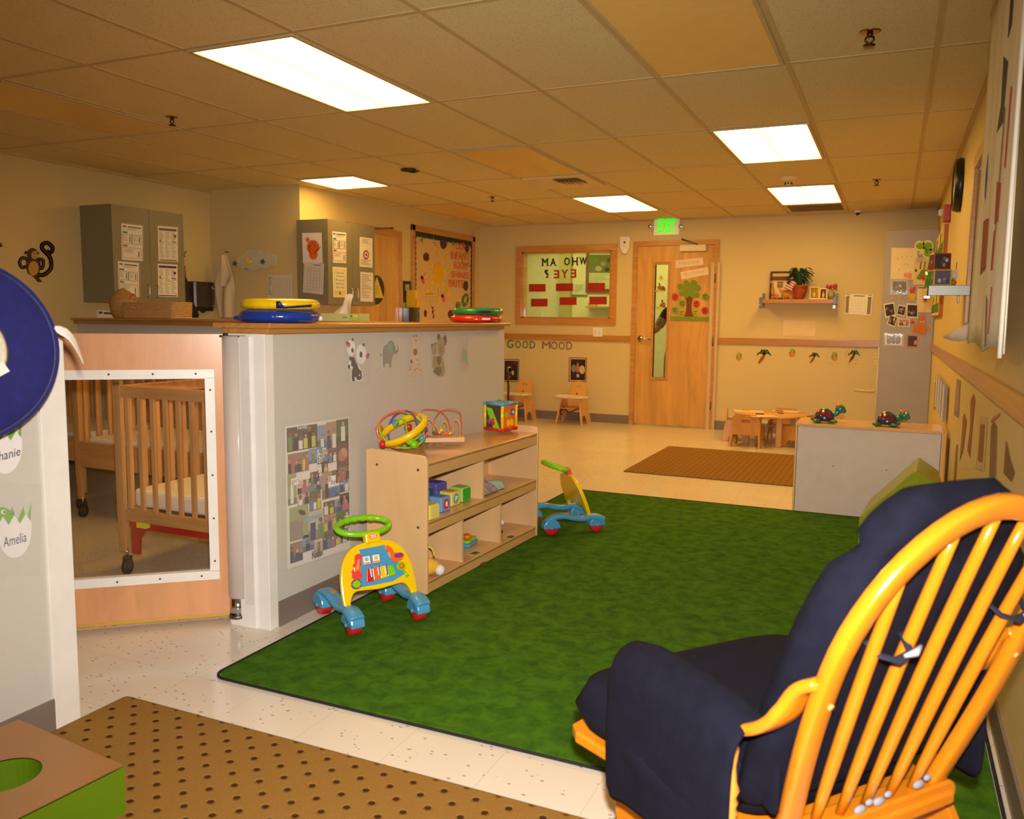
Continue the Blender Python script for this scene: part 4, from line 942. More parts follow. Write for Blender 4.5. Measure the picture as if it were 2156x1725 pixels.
# ================================================================ push walkers
def walker(loc,rz,label,clip=YEL):
    t=thing('push_walker',label,'push toy',loc,rz=rz,group='toddler push walkers')
    # local +y = front (panel face), x = across
    for s_ in (-1,1):
        P=[(s_*.145,-.178,.070),(s_*.146,-.135,.100),(s_*.148,-.07,.108),(s_*.150,-.01,.094),(s_*.150,.05,.086),(s_*.150,.10,.092),(s_*.150,.145,.088),(s_*.150,.185,.066)]
        P=spline(P,4); n=len(P); rg=[]
        for i,p in enumerate(P):
            a=P[min(i+1,n-1)]-P[max(i-1,0)]; a.normalize(); up=Vector((1,0,0)).cross(a); wd=.030 if i<n*.75 else .034; hh=.016+.012*max(0,(i/n-.7)/.3)
            rg.append([p+Vector((1,0,0))*wd*math.copysign(abs(cos(q))**.6,cos(q))+up*hh*math.copysign(abs(sin(q))**.6,sin(q)) for q in [2*PI*k/14 for k in range(14)]])
        sk=MB().ring_sweep(rg,SKY)
        for y in (-.145,.145):
            sk.prism([(.052*cos(a_),.052*sin(a_)) for a_ in [PI*k/12 for k in range(13)]]+[(-.052,-.006),(.052,-.006)],.060,SKY,X=TR((s_*.148-.030,y,.046))@Matrix.Rotation(PI/2,4,'Z')@Matrix.Rotation(PI/2,4,'X'))
        o=sk.build('side_skid',parent=t,bevel=.006)
        if s_>0: MB().prism([(-.035,-.01),(-.01,-.014),(.0,-.01),(.03,-.014),(.035,.0),(.012,.012),(.0,.006),(-.02,.014),(-.03,.008)],.002,M('star_sticker',(222,140,20),.5),X=TR((s_*.147,-.06,.1215),rz=PI/2)).build('sticker',parent=o)
        for y in (-.145,.145):
            MB().lathe([(.001,-.024),(.038,-.024),(.043,-.018),(.043,.018),(.038,.024),(.001,.024)],RED,c=(s_*.148,y,.043),axis='x',n=24).build('wheel',parent=t)
            MB().cyl((s_*.148-.036,y,.045),(s_*.148+.036,y,.045),.008,SKY,n=10).build('axle_cap',parent=o)
    # leaning panel: frame in plane; lean back toward -y
    ln=R(20); PX=Matrix.Translation((0,.112,.095))@Matrix.Rotation(PI,4,'Z')@Matrix.Rotation(PI/2-ln,4,'X')
    L=[(-.165,0),(-.168,.06),(-.162,.13),(-.145,.185),(-.115,.225),(-.07,.248),(0,.255)]
    S=[(v.x,v.y) for v in spline([(x,y,0) for x,y in L],4)]
    outer=S+[(-x,y) for x,y in S[::-1][1:]]
    cut=[(v.x,v.y) for v in spline([(.138,0,0),(.134,.030,0),(.110,.060,0),(.06,.060,0),(0,.055,0),(-.06,.060,0),(-.110,.060,0),(-.134,.030,0),(-.138,0,0)],4)]
    pan=MB().prism(outer+cut,.022,YEL,X=PX@Matrix.Translation((0,0,-.022))).build('panel',parent=t,bevel=.005)
    # rim legs deepen into the skids
    b=MB()
    for s_ in (-1,1): b.tube([PX@Vector((-s_*.151,.004,-.011)),Vector((s_*.151,.105,.080))],.016,YEL,n=10)
    b.build('panel_leg',parent=t)
    def at(name,pts,z,h,m,bev=.0015,par=None):
        pts=[(x,y if z<0 else .030+.875*y) for x,y in pts]
        return MB().prism(pts,h,m,X=PX@Matrix.Translation((0,0,z))).build(name,parent=par or pan,bevel=bev)
    at('blue_insert',[(-.07,.225),(.05,.228),(.068,.20),(.085,.16),(.118,.115),(.118,.075),(.06,.052),(-.105,.052),(-.118,.075),(-.085,.12),(-.085,.16),(-.07,.19)],0,.003,SKY)
    # guitar
    gt=[(-.085,.205),(-.067,.207),(-.062,.19),(-.072,.165),(-.068,.155),(-.077,.145),(-.082,.128),(-.072,.105),(-.082,.09),(-.105,.088),(-.122,.105),(-.12,.128),(-.108,.14),(-.11,.155),(-.1,.165),(-.097,.18),(-.093,.198)]
    o=at('guitar',[(x+.0,y) for x,y in gt],.003,.007,M('guitar_red',(226,64,50),.3,coat=.3)); at('guitar_body',rr(.028,.026,.005,3,-.093,.138),.010,.004,ORG,par=o)
    b=MB()
    for k in (-.004,0,.004): b.cyl(PX@Vector((-.094+k,.148,.0145)),PX@Vector((-.080+k,.188,.012)),.0008,M('string_cream',(236,206,140),.4),n=5)
    b.build('strings',parent=o)
    # open book
    for s_,pc in ((-1,(150,170,200)),(1,(200,190,120))):
        cx=-.022+s_*.0215
        o=at('book_page',rr(.040,.048,.003,3,cx,.170),.003,.003,M('book_edge',(64,130,176),.4)); at('picture',rr(.031,.038,.002,2,cx,.170),.006,.0008,pap((234,226,206)),bev=0,par=o)
        at('picture_figure',ell(.009,.010,14,cx,.175),.0068,.0006,pap(pc),bev=0,par=o); at('picture_ground',rr(.028,.009,.002,2,cx,.156),.0068,.0006,pap((226,150,40)),bev=0,par=o)
    # orange saxophone with purple button
    sx=[(.045,.222),(.062,.222),(.078,.205),(.083,.185),(.10,.18),(.12,.175),(.128,.16),(.115,.145),(.09,.138),(.07,.145),(.062,.165),(.06,.19),(.048,.205)]
    o=at('orange_horn',sx,.003,.008,ORG); at('purple_button',ell(.022,.012,20,.1,.168),.011,.006,M('violet_button',(136,52,140),.3,coat=.3),par=o)
    # piano keys
    kc=[RED,ORG,YEL,LIME]; rg=[-.062,-.028,.004,.036,.075]
    for k in range(4):
        x0,x1=rg[k],rg[k+1]; yb=.068+.003*k
        at('piano_key',[(x0,yb),(x1,yb+.003),(x1-(.008 if k==3 else 0),.132+(.0 if k<3 else -.006)),(x0+(.010 if k==0 else 0),.130)],.003,.010,kc[k],bev=.003)
    for k,x in enumerate((-.034,.0,.033)): at('purple_key',[(v[0],v[1]) for v in rr(.009,.052,.004,4,x,.112)],.010,.009,PUR,bev=.002)
    # rattle and drum
    o=at('rattle',ell(.021,.021,20,.106,.115),.003,.007,LIME); MB().ball(PX@Vector((.106,.131,.010)),.012,ORG).build('rattle_ball',parent=o)
    MB().tube([PX@Vector((.112,.113,.007)),PX@Vector((.124,.093,.007)),PX@Vector((.128,.084,.007))],[.005,.005,.008],LIME,n=8).build('rattle_grip',parent=o)
    o=at('drum',[(-.105+.024*cos(2*PI*k/8+.2),.070+.024*sin(2*PI*k/8+.2)) for k in range(8)],.003,.006,M('plum_plastic',(120,60,110),.35)); at('drum_skin',ell(.0175,.0175,20,-.105,.070),.009,.004,LIME,par=o)
    # clip and handle ring
    cl=at('handle_clip',[(-.036,.245),(.036,.245),(.033,.288),(-.033,.288)],-.024,.034,clip,bev=.006)
    b=MB(); b.prism(rr(.034,.016,.003,3,0,.272),.001,M('label_red',(206,40,40),.4),X=PX@Matrix.Translation((0,0,.0105))); 
    for yy in (.2755,.2685): b.prism(rr(.029,.0045,.001,2,0,yy),.0006,pap((240,230,220)),X=PX@Matrix.Translation((0,0,.0115)))
    b.build('clip_label',parent=cl)
    HX=PX@Matrix.Translation((0,.288,-.020))@Matrix.Rotation(R(-52),4,'X')
    pts=[HX@Vector((.118*cos(a_),.062+.064*sin(a_),0)) for a_ in [2*PI*k/56 for k in range(56)]]
    rad=[.0125+(.0035 if (8<=k<=22 and k%3==0) else 0) for k in range(56)]
    MB().tube(pts,rad,LIME,n=14,closed=True,up=(0,0,1)).build('handle_ring',parent=t)
    return t
wk=walker((-1.950,2.893,.0105),math.atan2(-.5,.866)-PI/2,'colourful push walker with piano keys in front of the toy shelf')
walker((-1.765,4.70,.0105),math.atan2(.68,.73)-PI/2,'push walker seen side-on beyond the far end of toy shelf',clip=CORAL)
# ================================================================ toys on the toy shelf top
t=thing('wire_ball_toy','tilted yellow ring toy with looping coloured rods on shelf top','toy',(U(848,952,2,.625).x,U(848,952,2,.625).y,.6375))
t.scale=(1.12,1.12,1.12); TX=TR((0,0,.085),rz=R(25))@Matrix.Rotation(R(-26),4,'Y')@Matrix.Rotation(R(22),4,'X')
b=MB(X=TX); b.tube([(.105*cos(a_),.085*sin(a_),0) for a_ in [2*PI*k/48 for k in range(48)]],.0125,YEL,n=12,closed=True,flat=1.3); b.build('yellow_ring',parent=t)
def loop(name,m,r,rot,rx=.1,ry=.085,frac=(0,1),n=44):
    a0,a1=frac; X=TR((0,0,.085),rz=rot[0])@Matrix.Rotation(rot[1],4,'X')@Matrix.Rotation(rot[2],4,'Y')
    P=[X@Vector((rx*cos(2*PI*(a0+(a1-a0)*k/n)),ry*sin(2*PI*(a0+(a1-a0)*k/n)),0)) for k in range(n+1)]
    return MB().tube(P,r,m,n=9).build(name,parent=t)
loop('coral_rod',CORAL,.0048,(R(50),R(80),0),.112,.080,(0,.97)); loop('purple_rod',PUR,.0045,(R(-25),R(75),R(8)),.092,.082,(.05,.8)); loop('lime_rod',LIME,.0045,(R(10),R(62),R(30)),.10,.08,(.1,.95))
MB().tube(spline([(-.03,-.02,.10),(-.02,.01,.13),(0,.02,.12),(.02,.0,.08),(.04,-.03,.05),(.07,-.02,.05),(.08,.02,.07)],6),.0045,LIME,n=8).build('lime_rod',parent=t)
for i,(p,m) in enumerate((((-.085,-.05,.090),ORG),((-.065,.045,.105),SKY),((.01,.03,.095),RED),((-.045,-.085,.030),RED),((.012,-.05,.038),ORG),((.06,.06,.045),SKY),((.075,-.03,.03),LIME),((.06,-.04,.045),LIME))):
    MB().lathe([(.001,-.013),(.012,-.013),(.017,-.006),(.017,.006),(.012,.013),(.001,.013)],m,c=p,n=8,axis='xyz'[i%3]).build('bead',parent=t,bevel=.001)
# bead maze
c=U(930,935,2,.622); t=thing('bead_maze','wooden-base bead maze with coral and orange wires on shelf top','bead maze',(c.x,c.y,.6352),rz=R(74))
MB().box((-.115,-.045,0),(.115,.045,.026),M('pale_beech',(222,172,128),.4,wood=((4,30,30),.08))).build('base',parent=t,bevel=.005)
t.rotation_euler=(0,0,R(35))
CW_=M('coral_wire',(214,96,70),.3,coat=.2); OW_=M('orange_wire',(232,150,40),.3,coat=.2)
MB().tube(spline([(-.105,.03,.02),(-.107,.03,.10),(-.10,.03,.155),(-.06,.02,.165),(0,.0,.155),(.04,-.02,.10),(.03,-.02,.04),(-.01,-.01,.05),(-.04,0,.10),(-.01,.02,.15),(.04,.03,.165),(.09,.03,.155),(.105,.03,.12),(.107,.03,.02)],6),.0028,CW_,n=7).build('coral_wire',parent=t)
MB().tube(spline([(-.08,-.02,.02),(-.082,-.02,.09),(-.07,-.02,.118),(-.05,-.02,.10),(-.04,-.01,.05),(-.015,0,.045),(0,0,.09),(.015,0,.105),(.03,0,.08),(.035,0,.04),(.055,.0,.045),(.062,0,.10),(.075,-.01,.115),(.09,-.02,.09),(.092,-.02,.02)],6),.0028,OW_,n=7).build('orange_wire',parent=t)
for k,(z,m) in enumerate(((.036,RED),(.054,BLU),(.072,ORG),(.090,RED))): MB().ball((-.081,-.02,z),.0088,m,n=12).build('bead',parent=t)
for p,m in (((-.04,-.008,.05),GRN),((-.028,-.004,.043),RED),((-.012,0,.048),YEL),((-.002,0,.058),YEL),((.022,-.02,.045),ORG),((.04,0,.042),YEL)): MB().ball(p,(.011,.008,.009),m,n=12).build('bead',parent=t)
# activity cube
c=U(1046,913,2,.622); t=thing('activity_cube','toy activity cube with light blue top and red base on shelf top','activity cube',(c.x,c.y+.05,.6352),rz=R(-14))
h_=.062; hz=.155
def bars(z,m,r,name):
    b=MB()
    for a_,c_ in (((-h_,-h_),(h_,-h_)),((h_,-h_),(h_,h_)),((h_,h_),(-h_,h_)),((-h_,h_),(-h_,-h_))): b.cyl((a_[0],a_[1],z),(c_[0],c_[1],z),r,m,n=10)
    for x in (-h_,h_):
        for y in (-h_,h_): b.ball((x,y,z),r*1.3,m,n=12)
    b.build(name,parent=t)
bars(.014,RED,.0095,'red_base'); bars(hz,SKY,.0095,'blue_top')
MB().box((-h_,-h_,hz-.004),(h_,h_,hz+.005),SKY).build('top_plate',parent=t)
for x in (-h_,h_):
    for y in (-h_,h_): MB().cyl((x,y,.02),(x,y,hz-.006),.009,YEL,n=12).build('yellow_post',parent=t)
MB().box((h_-.004,-h_+.006,.018),(h_+.002,h_-.006,hz-.008),ORG).build('orange_face',parent=t,bevel=.003)
MB().box((-h_+.006,-h_-.002,.018),(h_-.006,-h_+.004,hz-.008),M('clear_face',(70,50,40),.1,coat=.5)).build('dark_face',parent=t)
MB().prism([(-.05,.135),(-.01,.13),(.005,.10),(.04,.035),(.045,.02),(.0,.02),(-.01,.05),(-.035,.09)],.006,LIME,X=TR((0,-h_-.002,0))@Matrix.Rotation(PI/2,4,'X')).build('lime_slide',parent=t,bevel=.002)
MB().ball((.0,-h_-.008,.055),(.016,.006,.022),RED,n=12).ball((-.03,-h_-.006,.055),(.012,.006,.018),PUR,n=12).build('spinner',parent=t)
def side_(pts,m,name,z=0): MB().prism(pts,.005,m,X=Matrix.Translation((h_+.002+z,0,0))@Matrix.Rotation(PI/2,4,'Z')@Matrix.Rotation(PI/2,4,'X')).build(name,parent=t,bevel=.0015)
side_([(-.028+.014*cos(a_),.095+.020*sin(a_)*(1.0 if sin(a_)>0 else .9)) for a_ in [2*PI*k/18 for k in range(18)]],LIME,'pear_knob')
side_(ell(.020,.020,20,.024,.108),PUR,'purple_dial'); side_(ell(.009,.009,10,.024,.108),pap((210,200,220)),'dial_star',.005)
side_(ell(.013,.020,16,-.012,.048),YEL,'yellow_knob'); side_(ell(.012,.020,16,.018,.050),YEL,'yellow_knob')
# ================================================================ things in the cubbies
def block(px,py,zs,s,m,label,rz,letter=None,lm=None,fm=None,face=None,cat='block'):
    c=U(px,py,2,zs); t=thing('soft_block',label,cat,(c.x,c.y,zs+.0005),rz=rz,group='soft blocks in the upper left cubby')
    MB().prism(rr(s,s,.006,3),s*.95,m).build('block_body',parent=t,bevel=.006)
    q=face or 'r'
    X=Matrix.Translation((s/2+.0006,0,s*.475))@Matrix.Rotation(PI/2,4,'Z')@Matrix.Rotation(PI/2,4,'X')
    if fm: MB().prism(rr(s*.86,s*.8,.008,4),.0012,fm,X=X).build('front_panel',parent=t)
    if letter:
        vs,fs=glyphs(letter,.03); MB(X=X@Matrix.Translation((-s*.13,-s*.16,.0025))).add([(u*s*.26,v*s*.34,0) for u,v in vs],fs,lm or pap((250,250,250))).build('letter',parent=t)
    return t
ZS=.3478
def blk(px,py,s,m,label,letter=None,lm=None,fm=None,deg=-5): return block(px,py,ZS,s,m,label,SR+R(deg),letter,lm,fm)
blk(902,1092,.075,M('butter_cloth',(226,200,84),.6),'yellow soft block, nearest in the upper left cubby',fm=pap((228,206,110)))
o=blk(926,1075,.075,M('powder_blue_cloth',(110,154,206),.6),'light blue soft block with letter e in a red ring','e',pap((235,232,226)),fm=None)
MB().prism(ell(.022,.026,20),.0012,pap((196,56,50)),X=Matrix.Translation((.0382,0,.036))@Matrix.Rotation(PI/2,4,'Z')@Matrix.Rotation(PI/2,4,'X')).build('red_ring',parent=o)
o=blk(947,1063,.075,M('butter_cloth',(226,200,84),.6),'yellow soft block with a white letter P','P',pap((240,240,230)))
MB().prism(ell(.020,.027,20),.0012,pap((100,160,150)),X=Matrix.Translation((.0382,0,.036))@Matrix.Rotation(PI/2,4,'Z')@Matrix.Rotation(PI/2,4,'X')).build('green_patch',parent=o)
blk(969,1054,.078,M('pale_lime_cloth',(168,196,90),.6),'lime soft block with bright green front, farthest right in its cubby',fm=M('block_green',(50,166,40),.35))
c=U(930,1050,2,.33); 
t=block(915,1056,ZS,.06,M('blue_check',(40,110,160),.6,noise=(90,.5)),'blue checked soft block behind the row of blocks',SR+.2); t.location.x-=.05
t=block(933,1050,ZS,.085,M('violet_print',(92,84,160),.6,noise=(70,.3)),'purple patterned soft block at the back of the cubby',SR-.15); t.location.x-=.055; t.location.y+=.02
# folded cloth toy upper right cubby
c=U(1040,1035,2,ZS); t=thing('cloth_toy','crumpled patterned cloth toy with red edge in upper right cubby','cloth toy',(c.x-.03,c.y-.05,ZS),rz=SR)
rnd=random.Random(11)
def blanket(w,l,h,m,name,dx=0,dy=0,sd=1,th=.004):
    rg=random.Random(sd); g=[]
    A=[[rg.uniform(-1,1) for _ in range(4)] for _ in range(2)]
    for i in range(15):
        row=[]
        for j in range(15):
            x=(i/14-.5)*w;y=(j/14-.5)*l; e=min(1,(1-abs(2*i/14-1))*3)*min(1,(1-abs(2*j/14-1))*3)
            z=.004+h*e*(.6+.2*sin(9*A[0][0]*i/14+3*j/14*A[0][1]+sd)+.2*sin(17*j/14*A[0][2]+7*i/14)); row.append((x+dx,y+dy,max(.004,z)))
        g.append(row)
    g=[r[::-1] for r in g]
    MB().sheet(g,m,th=-th if False else th).build(name,parent=t)
blanket(.15,.20,.055,M('grey_print_cloth',(150,132,124),.8,noise=(90,.45)),'patterned_cloth',-.03,.0,2)
blanket(.12,.24,.030,M('red_cloth',(180,40,30),.8),'red_edge',-.07,.03,5)
blanket(.09,.14,.040,M('sage_cloth',(160,176,156),.8),'green_flap',.0,.10,8)
# hand-held game, lower middle
c=U(988,1152,2,.0708); t=thing('musical_toy','small green and blue toy with orange button, lower middle cubby','toy',(c.x-.055,c.y+.045,.0708),rz=SR+.15)
MB().prism(rr(.12,.14,.02),.018,SKY).build('blue_base',parent=t,bevel=.004); MB().prism(rr(.11,.13,.02),.016,LIME,X=TR((0,0,.018))).build('green_top',parent=t,bevel=.005)
MB().ball((.01,.02,.036),(.026,.026,.016),ORG).build('orange_button',parent=t)
# plush zebra, lower right
c=U(1052,1128,2,.0708); t=thing('plush_zebra','small black and white plush animal, lower right cubby','plush toy',(c.x-.035,c.y+.03,.0708),rz=SR)
PW=M('plush_white',(228,220,216),.9,bump=(120,.4)); PB=M('plush_black',(28,24,26),.9)
MB().ball((-.02,0,.06),(.035,.04,.06),PW).build('body',parent=t); MB().ball((.01,-.005,.085),(.03,.026,.024),PW).ball((.035,-.005,.07),(.018,.018,.016),PW).build('head',parent=t)
MB().ball((.018,.0,.014),(.022,.016,.014),PB).build('foot',parent=t); MB().ball((-.01,-.035,.10),(.012,.010,.014),PB).build('ear',parent=t); MB().ball((-.03,.02,.135),(.03,.03,.02),M('plush_orange',(222,150,60),.9)).build('mane',parent=t)
# yellow plush and patterned wing, lower left
c=U(910,1215,2,.0708); t=thing('yellow_plush','yellow and purple plush toy with white nose, lower left cubby','plush toy',(c.x-.04,c.y,.0708),rz=SR+.1)
PY=M('plush_yellow',(226,170,50),.9,bump=(120,.4))
MB().ball((.0,-.0,.045),(.075,.038,.042),PY,rot=(.4,'Z')).build('body',parent=t); MB().ball((.068,.02,.030),(.024,.024,.026),PW).build('nose',parent=t)
MB().ball((-.06,-.012,.085),(.045,.034,.03),M('plush_purple',(110,80,150),.9)).build('purple_patch',parent=t)
MB().tube(spline([(-.06,.0,.10),(-.03,.03,.13),(.01,.05,.12),(.02,.06,.08)],6),.005,M('plush_cord',(220,200,60),.8),n=8).build('cord',parent=t)
MB().ball((.01,.085,.030),(.055,.022,.026),M('check_plush',(190,184,176),.9,noise=(120,.6)),rot=(-.5,'Z')).build('checked_wing',parent=t)
t=thing('bead_string','red and green dangling toy at the left end of lower cubby','toy',(U(898,1160,2,.06).x-.07,U(898,1160,2,.06).y-.02,.0708),rz=SR)
MB().tube([(0,0,.0),(0,.0,.22)],.004,M('cord_blue',(80,120,180),.6),n=6).build('cord',parent=t); MB().ball((0,0,.10),.018,RED).build('red_bead',parent=t); MB().ball((0,.01,.215),(.022,.022,.018),GRN).build('green_knob',parent=t)
# ================================================================ round cushions stacked on the half-wall cap
def disc(px,pybase,r,h,m,z,label,name='round_cushion',mark=None,rz=0,grp='round vinyl cushions stacked on the half wall'):
    c=U(px,pybase,0,-2.32); t=thing(name,label,'cushion',(-2.32,c.y,z),rz=rz,group=grp)
    prof=[(.001,0.002),(r*.80,.001),(r*.93,h*.10),(r*.99,h*.32),(r,h*.5),(r*.98,h*.72),(r*.92,h*.92),(r*.80,h),(r*.4,h*.98),(.001,h*.97)]
    MB().lathe(prof,m,n=48).build('cover',parent=t)
    return t
def vin(n,c): return M(n,c,.22,noise=(30,.08),bump=(28,.8),coat=.5)
VB=vin('blue_vinyl',(22,52,140)); VY=vin('yellow_vinyl',(228,186,14)); VG=vin('green_wrinkled_vinyl',(40,130,60)); VR=vin('red_vinyl',(196,36,28))
t=disc(589,682,.163,.052,VB,1.242,'blue round vinyl cushion under the yellow one, left cap end')
MB().ball((-.165,-.05,.018),(.035,.016,.012),VB).build('tie_flap',parent=t); MB().ball((.13,.10,.02),(.010,.010,.010),WHT).build('valve',parent=t)
t=disc(592,655,.160,.046,VY,1.2945,'yellow round vinyl cushion with navy mark, on top of the blue one',rz=.1)
NV=M('navy_vinyl',(28,32,84),.35)
P=[]; a0=math.atan2(CAM.y-t.location.y,CAM.x-t.location.x)-t.rotation_euler[2]
def onrim(da,z): a_=a0+da; r=.162*(1-.10*((z/.046-.5)*2)**4); return Vector((cos(a_)*r,sin(a_)*r,z))
g=[[onrim(-.12+.95*k/10,.004+.001*k if k>2 else .006),onrim(-.12+.95*k/10,(.034 if k<2 else .012)+.0012*k)] for k in range(11)]
MB().sheet(g,NV,th=-.0015).build('navy_mark',parent=t)
t=disc(1003,680,.160,.044,VR,1.242,'red round vinyl cushion under the green one, right cap end')
MB().box((.0,0,0),(.05,.002,.010),WHT,X=TR((.102,-.128,.018),rz=.75)).build('white_label',parent=t)
t=disc(1006,664,.157,.044,VG,1.2865,'green round vinyl cushion on top of the red one')
MB().ball((.10,-.125,.02),(.05,.008,.008),NV,rot=(.7,'Z')).build('navy_tie',parent=t)
# ================================================================ on the rear half wall
WK=M('wicker',(190,142,80),.6,noise=(90,.25),bump=(170,1.0))
ZC=1.2385
c=U(268,672,1,4.82); t=thing('wicker_basket','tall teardrop wicker basket with looped handle on rear half wall','basket',(c.x-.07,4.85,ZC)); t.scale=(.66,.66,.90)
b=MB(); prof=[(.10,0),(.125,.02),(.15,.09),(.155,.14),(.13,.19),(.085,.225),(.04,.25),(.012,.262)]
vs=[];n=28
b.lathe([(.001,.001)]+prof,WK,n=n); 
for k in range(7): 
    r=[.128,.145,.155,.158,.146,.118,.07][k]; z=[.03,.065,.10,.13,.17,.205,.235][k]; b.tube([(r*cos(2*PI*i/28),r*sin(2*PI*i/28),z) for i in range(28)],.004,WK,n=6,closed=True)
b.build('woven_body',parent=t)
MB().tube(spline([(.12,-.02,.15),(.17,-.02,.20),(.22,-.02,.20),(.235,-.02,.165)],6),.010,WK,n=8).build('handle',parent=t)
WK2=M('pale_wicker',(204,160,100),.6,noise=(90,.2),bump=(170,1.0))
a=U(271,672,1,4.79);c=U(378,672,1,4.79)
t=thing('wicker_tray','long low pale woven basket on rear half wall','basket',((a.x+c.x)/2,4.83,ZC))
W=c.x-a.x; b=MB()
for k in range(9):
    z=.008+k*.0138; s_=1+.02*k/9; b.tube([(x,y,z) for x,y in rr(W*s_,.19*s_,.03,4)],.0085,WK2,n=6,closed=True)
b.box((-W/2+.01,-.085,.002),(W/2-.01,.085,.010),WK2)
for k in range(34): x=-W/2+.02+(W-.04)*k/33; b.box((x-.002,-.102,.004),(x+.002,-.098,.12),WK2)
b.build('woven_body',parent=t)
MB().tube(spline([(-W*.36,-.105,.075),(-W*.33,-.118,.085),(-W*.25,-.118,.085),(-W*.22,-.105,.075)],5),.006,WK2,n=7).build('side_handle',parent=t)
# tissue box
a=U(680,676,1,4.80);c=U(761,676,1,4.80); t=thing('tissue_box','flat pale green tissue box with tissue standing out, rear half wall','tissue box',((a.x+c.x)/2,4.84,ZC))
W=c.x-a.x; TB=M('tissue_box_green',(186,196,140),.5); b=MB(); b.box((-W/2,-.06,0),(W/2,.06,.052),TB).build('box',parent=t,bevel=.001)
b=MB(); b.box((W*.24,-.0612,.0),(W/2,-.060,.052),pap((168,190,96))).box((W*.06,-.0612,.02),(W*.18,-.060,.03),pap((130,150,90))).box((W*.27,-.0618,.03),(W*.31,-.061,.04),pap((70,110,50))).box((W*.33,-.0618,.026),(W*.46,-.061,.042),pap((200,206,150))).build('printed_label',parent=t)
g=[]
for i in range(9):
    u=i/8; row=[]
    for j in range(9):
        v=j/8; w_=.17*(1-.6*v); x=-.02+.055*v+(u-.5)*w_; y=-.01+.02*sin(5*u+2*v)*(.4+v)+.015*cos(9*u); z=.05+.14*v*(1-.35*abs(u-.75)); row.append((x,y,z))
    g.append(row)
MB().sheet(g,M('tissue',(228,210,194),.8),th=.0012).build('tissue',parent=t,sub=1)
# ================================================================ kitchen corner
# black umbrella hanging by the cabinet
uy=U(390,600,0,-5.93).y-.03; t=thing('umbrella','folded black umbrella hanging from wall hook beside left cabinet','umbrella',(-5.91,uy+.0,1.24))
MB().tube([(-.06,0,.57),(0,0,.575),(.012,.0,.585),(.014,.02,.60)],.006,STEEL,n=8).build('wall_hook',parent=t)
MB().tube(spline([(0,.02,.55),(.0,.0,.585),(0,-.025,.565),(0,-.018,.54),(0,0,.53),(0,0,.46)],5),.005,STEEL,n=8).build('hanger',parent=t)
b=MB(); b.tube([(0,0,.47),(0,0,.40),(0,.005,.36)],[.014,.017,.014],M('umbrella_wood',(140,70,34),.35),n=10).cyl((0,0,.53),(0,0,.46),.004,STEEL,n=6); b.build('wooden_handle',parent=t)
BC=M('black_nylon',(22,20,26),.6); b=MB(); 
rg=[]
for z,r in ((.37,.02),(.33,.035),(.26,.045),(.22,.042),(.16,.062),(.08,.09),(.03,.105),(.005,.095)):
    rg.append([Vector((.7*r*(1+.18*cos(6*a_+z*9))*cos(a_),r*(1+.18*cos(6*a_+z*9))*sin(a_)+.02*(.3-z)/.3,z)) for a_ in [2*PI*k/30 for k in range(30)]])
b.ring_sweep(rg,BC).build('folded_canopy',parent=t)
# paper towel dispensers
def dispenser(loc,rz,label,W,Hh,D,name='towel_dispenser'):
    t=thing(name,label,'dispenser',loc,rz=rz,group='dark paper towel dispensers')
    SMK=M('smoked_plastic',(48,38,26),.18,coat=.6)
    pr=[(0,-W/2),(D*.75,-W/2),(D*.93,-W*.42),(D,-W*.25),(D*1.02,0),(D,W*.25),(D*.93,W*.42),(D*.75,W/2),(0,W/2)]
    MB().prism(pr,Hh-.03,SMK,X=TR((0,0,.03)),smooth=False).build('cover',parent=t,bevel=.006)
    MB().prism([(.01,-W*.42),(D*.8,-W*.40),(D*.9,0),(D*.8,W*.40),(.01,W*.42)],.03,BLK).build('towel_slot',parent=t)
    MB().ball((D*.55,0,.0),(.02,.03,.018),BLK).build('feed_lever',parent=t)
    b=MB(); y=W*.27; b.prism([(-.012,0),(.012,0),(0,.018)],.001,pap((226,222,214)),X=TR((D*.985,y,Hh*.80))@Matrix.Rotation(PI/2+.0,4,'Z')@Matrix.Rotation(PI/2,4,'X')); b.box((D*.985,y-.03,Hh*.765),(D*.988,y+.03,Hh*.78),pap((200,196,186))); b.box((D*.985,y-.03,Hh*.17),(D*.988,y+.03,Hh*.19),pap((200,196,186)))
    b.build('white_logo',parent=t)
yy0=U(419,620,0,-5.88).y; yy1=U(464,620,0,-5.88).y; zt=U(440,594,0,-5.88).z; zb=U(440,655,0,-5.88).z
dispenser((-5.995,(yy0+yy1)/2-.04,zb),0,'dark smoked towel dispenser on left wall beside the hanging towel',yy1-yy0,zt-zb,.11)
# towel on hook at the jog wall
TW=M('towel_cloth',(216,196,160),.95,bump=(200,.5))
def tp(x,y,d): return pl_jog.P(x,y,d)
t0=tp(480,533,.02); t=thing('hand_towel','cream hand towel hanging from a hook on kitchen corner wall','towel',(t0.x,t0.y,tp(490,672,0).z))
rows=[(533,478,482),(550,473,487),(575,466,494),(600,461,499),(617,462,497),(640,464,498),(672,468,501)]
g=[]
for k,(py,xa,xb) in enumerate(rows):
    row=[]
    for j in range(11):
        u=j/10; f=min(1,k/3); row.append(tp(xa+(xb-xa)*u,py,.035+.020*f*sin(9*u+.6*k)+.01*f)-t.location)
    g.append(row)
MB().sheet(g,TW,th=.006).build('towel_body',parent=t,sub=1)
g=[]
for k,(py,xa,xb) in enumerate([(536,479,484),(555,476,488),(575,476,499),(582,476,500),(594,475,496),(604,480,488)]):
    g.append([tp(xa+(xb-xa)*j/6,py,.075+.014*sin(5*j/6+k*.4))-t.location for j in range(7)])
MB().sheet(g,TW,th=.006).build('towel_fold',parent=t,sub=1)
MB().cyl(tp(480,531,0)-t.location,tp(480,531,.04)-t.location,.006,STEEL,n=8).build('hook',parent=t)
